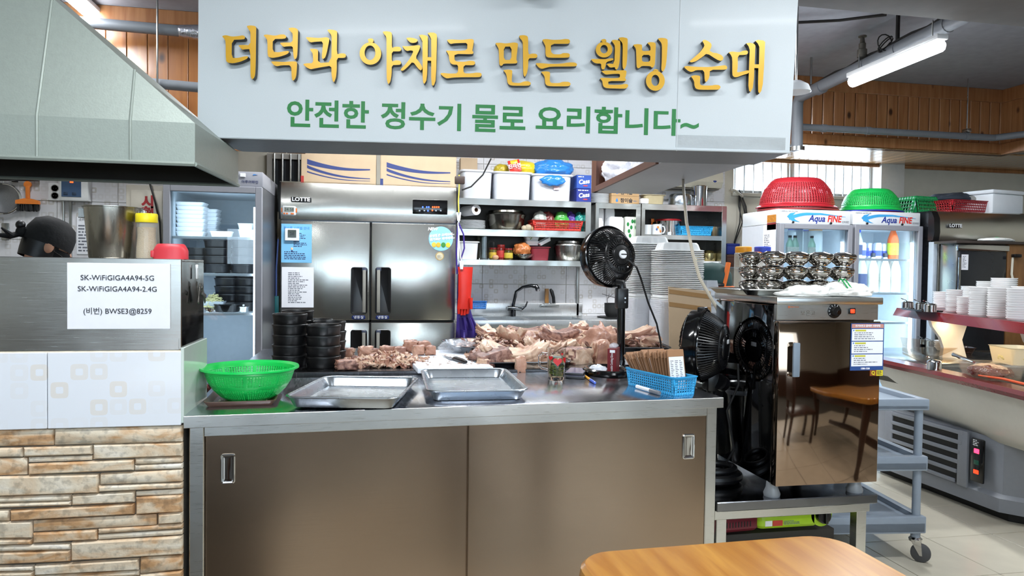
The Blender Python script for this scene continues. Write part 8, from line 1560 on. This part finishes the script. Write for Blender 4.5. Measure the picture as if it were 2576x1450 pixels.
X, Z, w, h = pb(192, 238, 546, 640, YK - .012); pn_ = thing('wall_notice', 'white printed table sheet on the tiled wall behind the pail', 'notice', (X, YK - .001, Z + h / 2)); MB().rbox(-w / 2, w / 2, -.0015, 0, -h / 2, h / 2, .0004, 1).to('sheet', PAPER, pn_); lines(pn_, INKG, -w * .42, w * .42, -h * .45, h * .3, 9, -.002, 17); text('소리의 색', .022, INK, pn_, (0, -.002, h * .42))
p = wk(6, 585, .03); kn = thing('ladle', 'black handled turner hanging at the left edge', 'ladle', p); MB().tube([(-.03, 0, .12), (-.03, 0, .02)], .009, 8).to('handle', BLACK, kn); MB().rbox(-.005, .04, -.003, .003, -.05, .06, .004).to('blade', STEELD, kn)

# ------------------------------------------------------------------ the cook, seen over the guard from behind
hp = at(112, 614, Y=3.6)
pe = thing('person', 'cook in black with a black bandana and mask, bent over behind the guard', 'person', (hp.x, 3.6, 0), R(8))
SKN = M('skin', 'c79478', .5, 0, .05, sss=.15); BLC = M('black_cloth', '0a0a0d', .8, 0, .2, 60, .2); HAIR = M('black_hair', '0e0d10', .45)
hz = hp.z
def skinbody(nodes, edges, name, mat, parent, sub=2):
    me = bpy.data.meshes.new(name); me.from_pydata([n[:3] for n in nodes], edges, []); o = link(name, me, parent); me.materials.append(mat); s = o.modifiers.new('skin', 'SKIN')
    for v, n in zip(me.skin_vertices[0].data, nodes): v.radius = (n[3], n[4] if len(n) > 4 else n[3])
    me.skin_vertices[0].data[0].use_root = True; s.use_smooth_shade = True; o.modifiers.new('sub', 'SUBSURF').levels = sub; o.modifiers['sub'].render_levels = sub; return o
B_ = [(-.12, 0, .80, .13), (-.14, 0, .95, .12), (-.12, 0, 1.10, .13), (-.07, 0, hz - .16, .085), (-.035, 0, hz - .10, .05), (-.02, 0, hz - .04, .06), (-.005, 0, hz + .02, .075), (0, 0, hz + .06, .06),
      (-.12, .09, .72, .085), (-.08, .10, .42, .06), (-.12, .10, .08, .045), (-.02, .11, .03, .04), (-.12, -.09, .72, .085), (-.08, -.10, .42, .06), (-.12, -.10, .08, .045), (-.02, -.11, .03, .04),
      (-.08, .17, 1.12, .055), (.0, .21, .92, .042), (.2, .14, .90, .032), (.27, .10, .90, .03), (-.08, -.17, 1.12, .055), (.0, -.21, .92, .042), (.2, -.14, .90, .032), (.27, -.10, .90, .03)]
E_ = [(0, 1), (1, 2), (2, 3), (3, 4), (4, 5), (5, 6), (6, 7), (0, 8), (8, 9), (9, 10), (10, 11), (0, 12), (12, 13), (13, 14), (14, 15), (2, 16), (16, 17), (17, 18), (18, 19), (2, 20), (20, 21), (21, 22), (22, 23)]
skinbody(B_, E_, 'body', SKN, pe)
def infl(ix, k): return [(B_[i][0], B_[i][1], B_[i][2], B_[i][3] + k) for i in ix]
skinbody([(-.12, 0, .76, .15), (-.14, 0, .95, .145), (-.12, 0, 1.10, .15), (-.085, 0, hz - .18, .10), (-.08, .17, 1.12, .07), (.0, .21, .93, .055), (.1, .18, .91, .048), (-.08, -.17, 1.12, .07), (.0, -.21, .93, .055), (.1, -.18, .91, .048)], [(0, 1), (1, 2), (2, 3), (2, 4), (4, 5), (5, 6), (2, 7), (7, 8), (8, 9)], 'shirt', BLC, pe)
skinbody([(-.12, 0, .80, .14), (-.12, .09, .72, .10), (-.08, .10, .42, .075), (-.12, .10, .10, .06), (-.12, -.09, .72, .10), (-.08, -.10, .42, .075), (-.12, -.10, .10, .06)], [(0, 1), (1, 2), (2, 3), (0, 4), (4, 5), (5, 6)], 'trousers', BLC, pe)
for s in (1, -1):
    for k, (dx, dy, l) in enumerate(((.0, .035, .055), (.03, .022, .075), (.032, .006, .08), (.03, -.01, .075), (.026, -.024, .06))): MB().tube([(.27, s * (.10 - dy * .5), .90), (.29 + dx, s * (.10 - dy), .885), (.27 + dx + l * .7, s * (.10 - dy), .86)], [.012, .010, .007], 8).to('finger', SKN, pe)
hd_ = bpy.data.objects.new('head', None); COL.objects.link(hd_); hd_.parent = pe; hd_.location = (0.015, 0, hz + .0); hd_.rotation_euler = (0, R(22), R(30))
MB().lathe([(.001, -.115), (.035, -.105), (.052, -.08), (.066, -.04), (.078, .0), (.082, .04), (.07, .085), (.04, .108), (.001, .115)], 28, sx=1.1, sy=.92).to('face', SKN, hd_)
for s in (1, -1):
    MB().sphere((-.012, s * .078, -.02), .02, .009, .03, 14, 10).to('ear', SKN, hd_); MB().sphere((.078, s * .03, .0), .010, .012, .007, 10, 8).to('eye', HAIR, hd_); MB().tube([(.0, s * .080, -.03), (.05, s * .07, -.04), (.075, s * .045, -.05)], .002, 5).to('mask_loop', BLACK, hd_)
MB().tube([(.086, 0, .01), (.098, 0, -.02), (.09, 0, -.03)], [.006, .012, .008], 8).to('nose', SKN, hd_)
MB().lathe([(.02, -.10), (.055, -.085), (.07, -.05), (.075, -.018), (.07, -.016), (.06, -.05), (.02, -.095)], 24, (.018, 0, 0), 1.1, .95).to('face_mask', BLC, hd_)
MB().lathe([(.072, -.085), (.078, -.05), (.082, -.01), (.082, .03)], 24, (-.02, 0, 0), 1.02, .98, cap0=False, cap1=False).to('hair', HAIR, hd_)
MB().lathe([(.088, -.012), (.091, .01), (.089, .05), (.075, .092), (.042, .118), (.001, .125)], 30, (-.004, 0, 0), 1.14, .98, cap0=False).to('bandana', BLC, hd_)
kx = -.115; MB().sphere((kx, 0, .01), .024, .022, .026, 14, 10).to('bandana_knot', BLC, hd_)
MB().sphere((kx - .015, .0, .035), .02, .02, .02, 12, 8).to('hair_bun', HAIR, hd_)
for s, l in ((1, .10), (-1, .08)): MB().tube([(kx, 0, .0), (kx - .03, s * .012, -.025), (kx - l, s * .025, -.03 - .02 * s)], [.012, .014, .004], 8).to('bandana_tail', BLC, hd_)
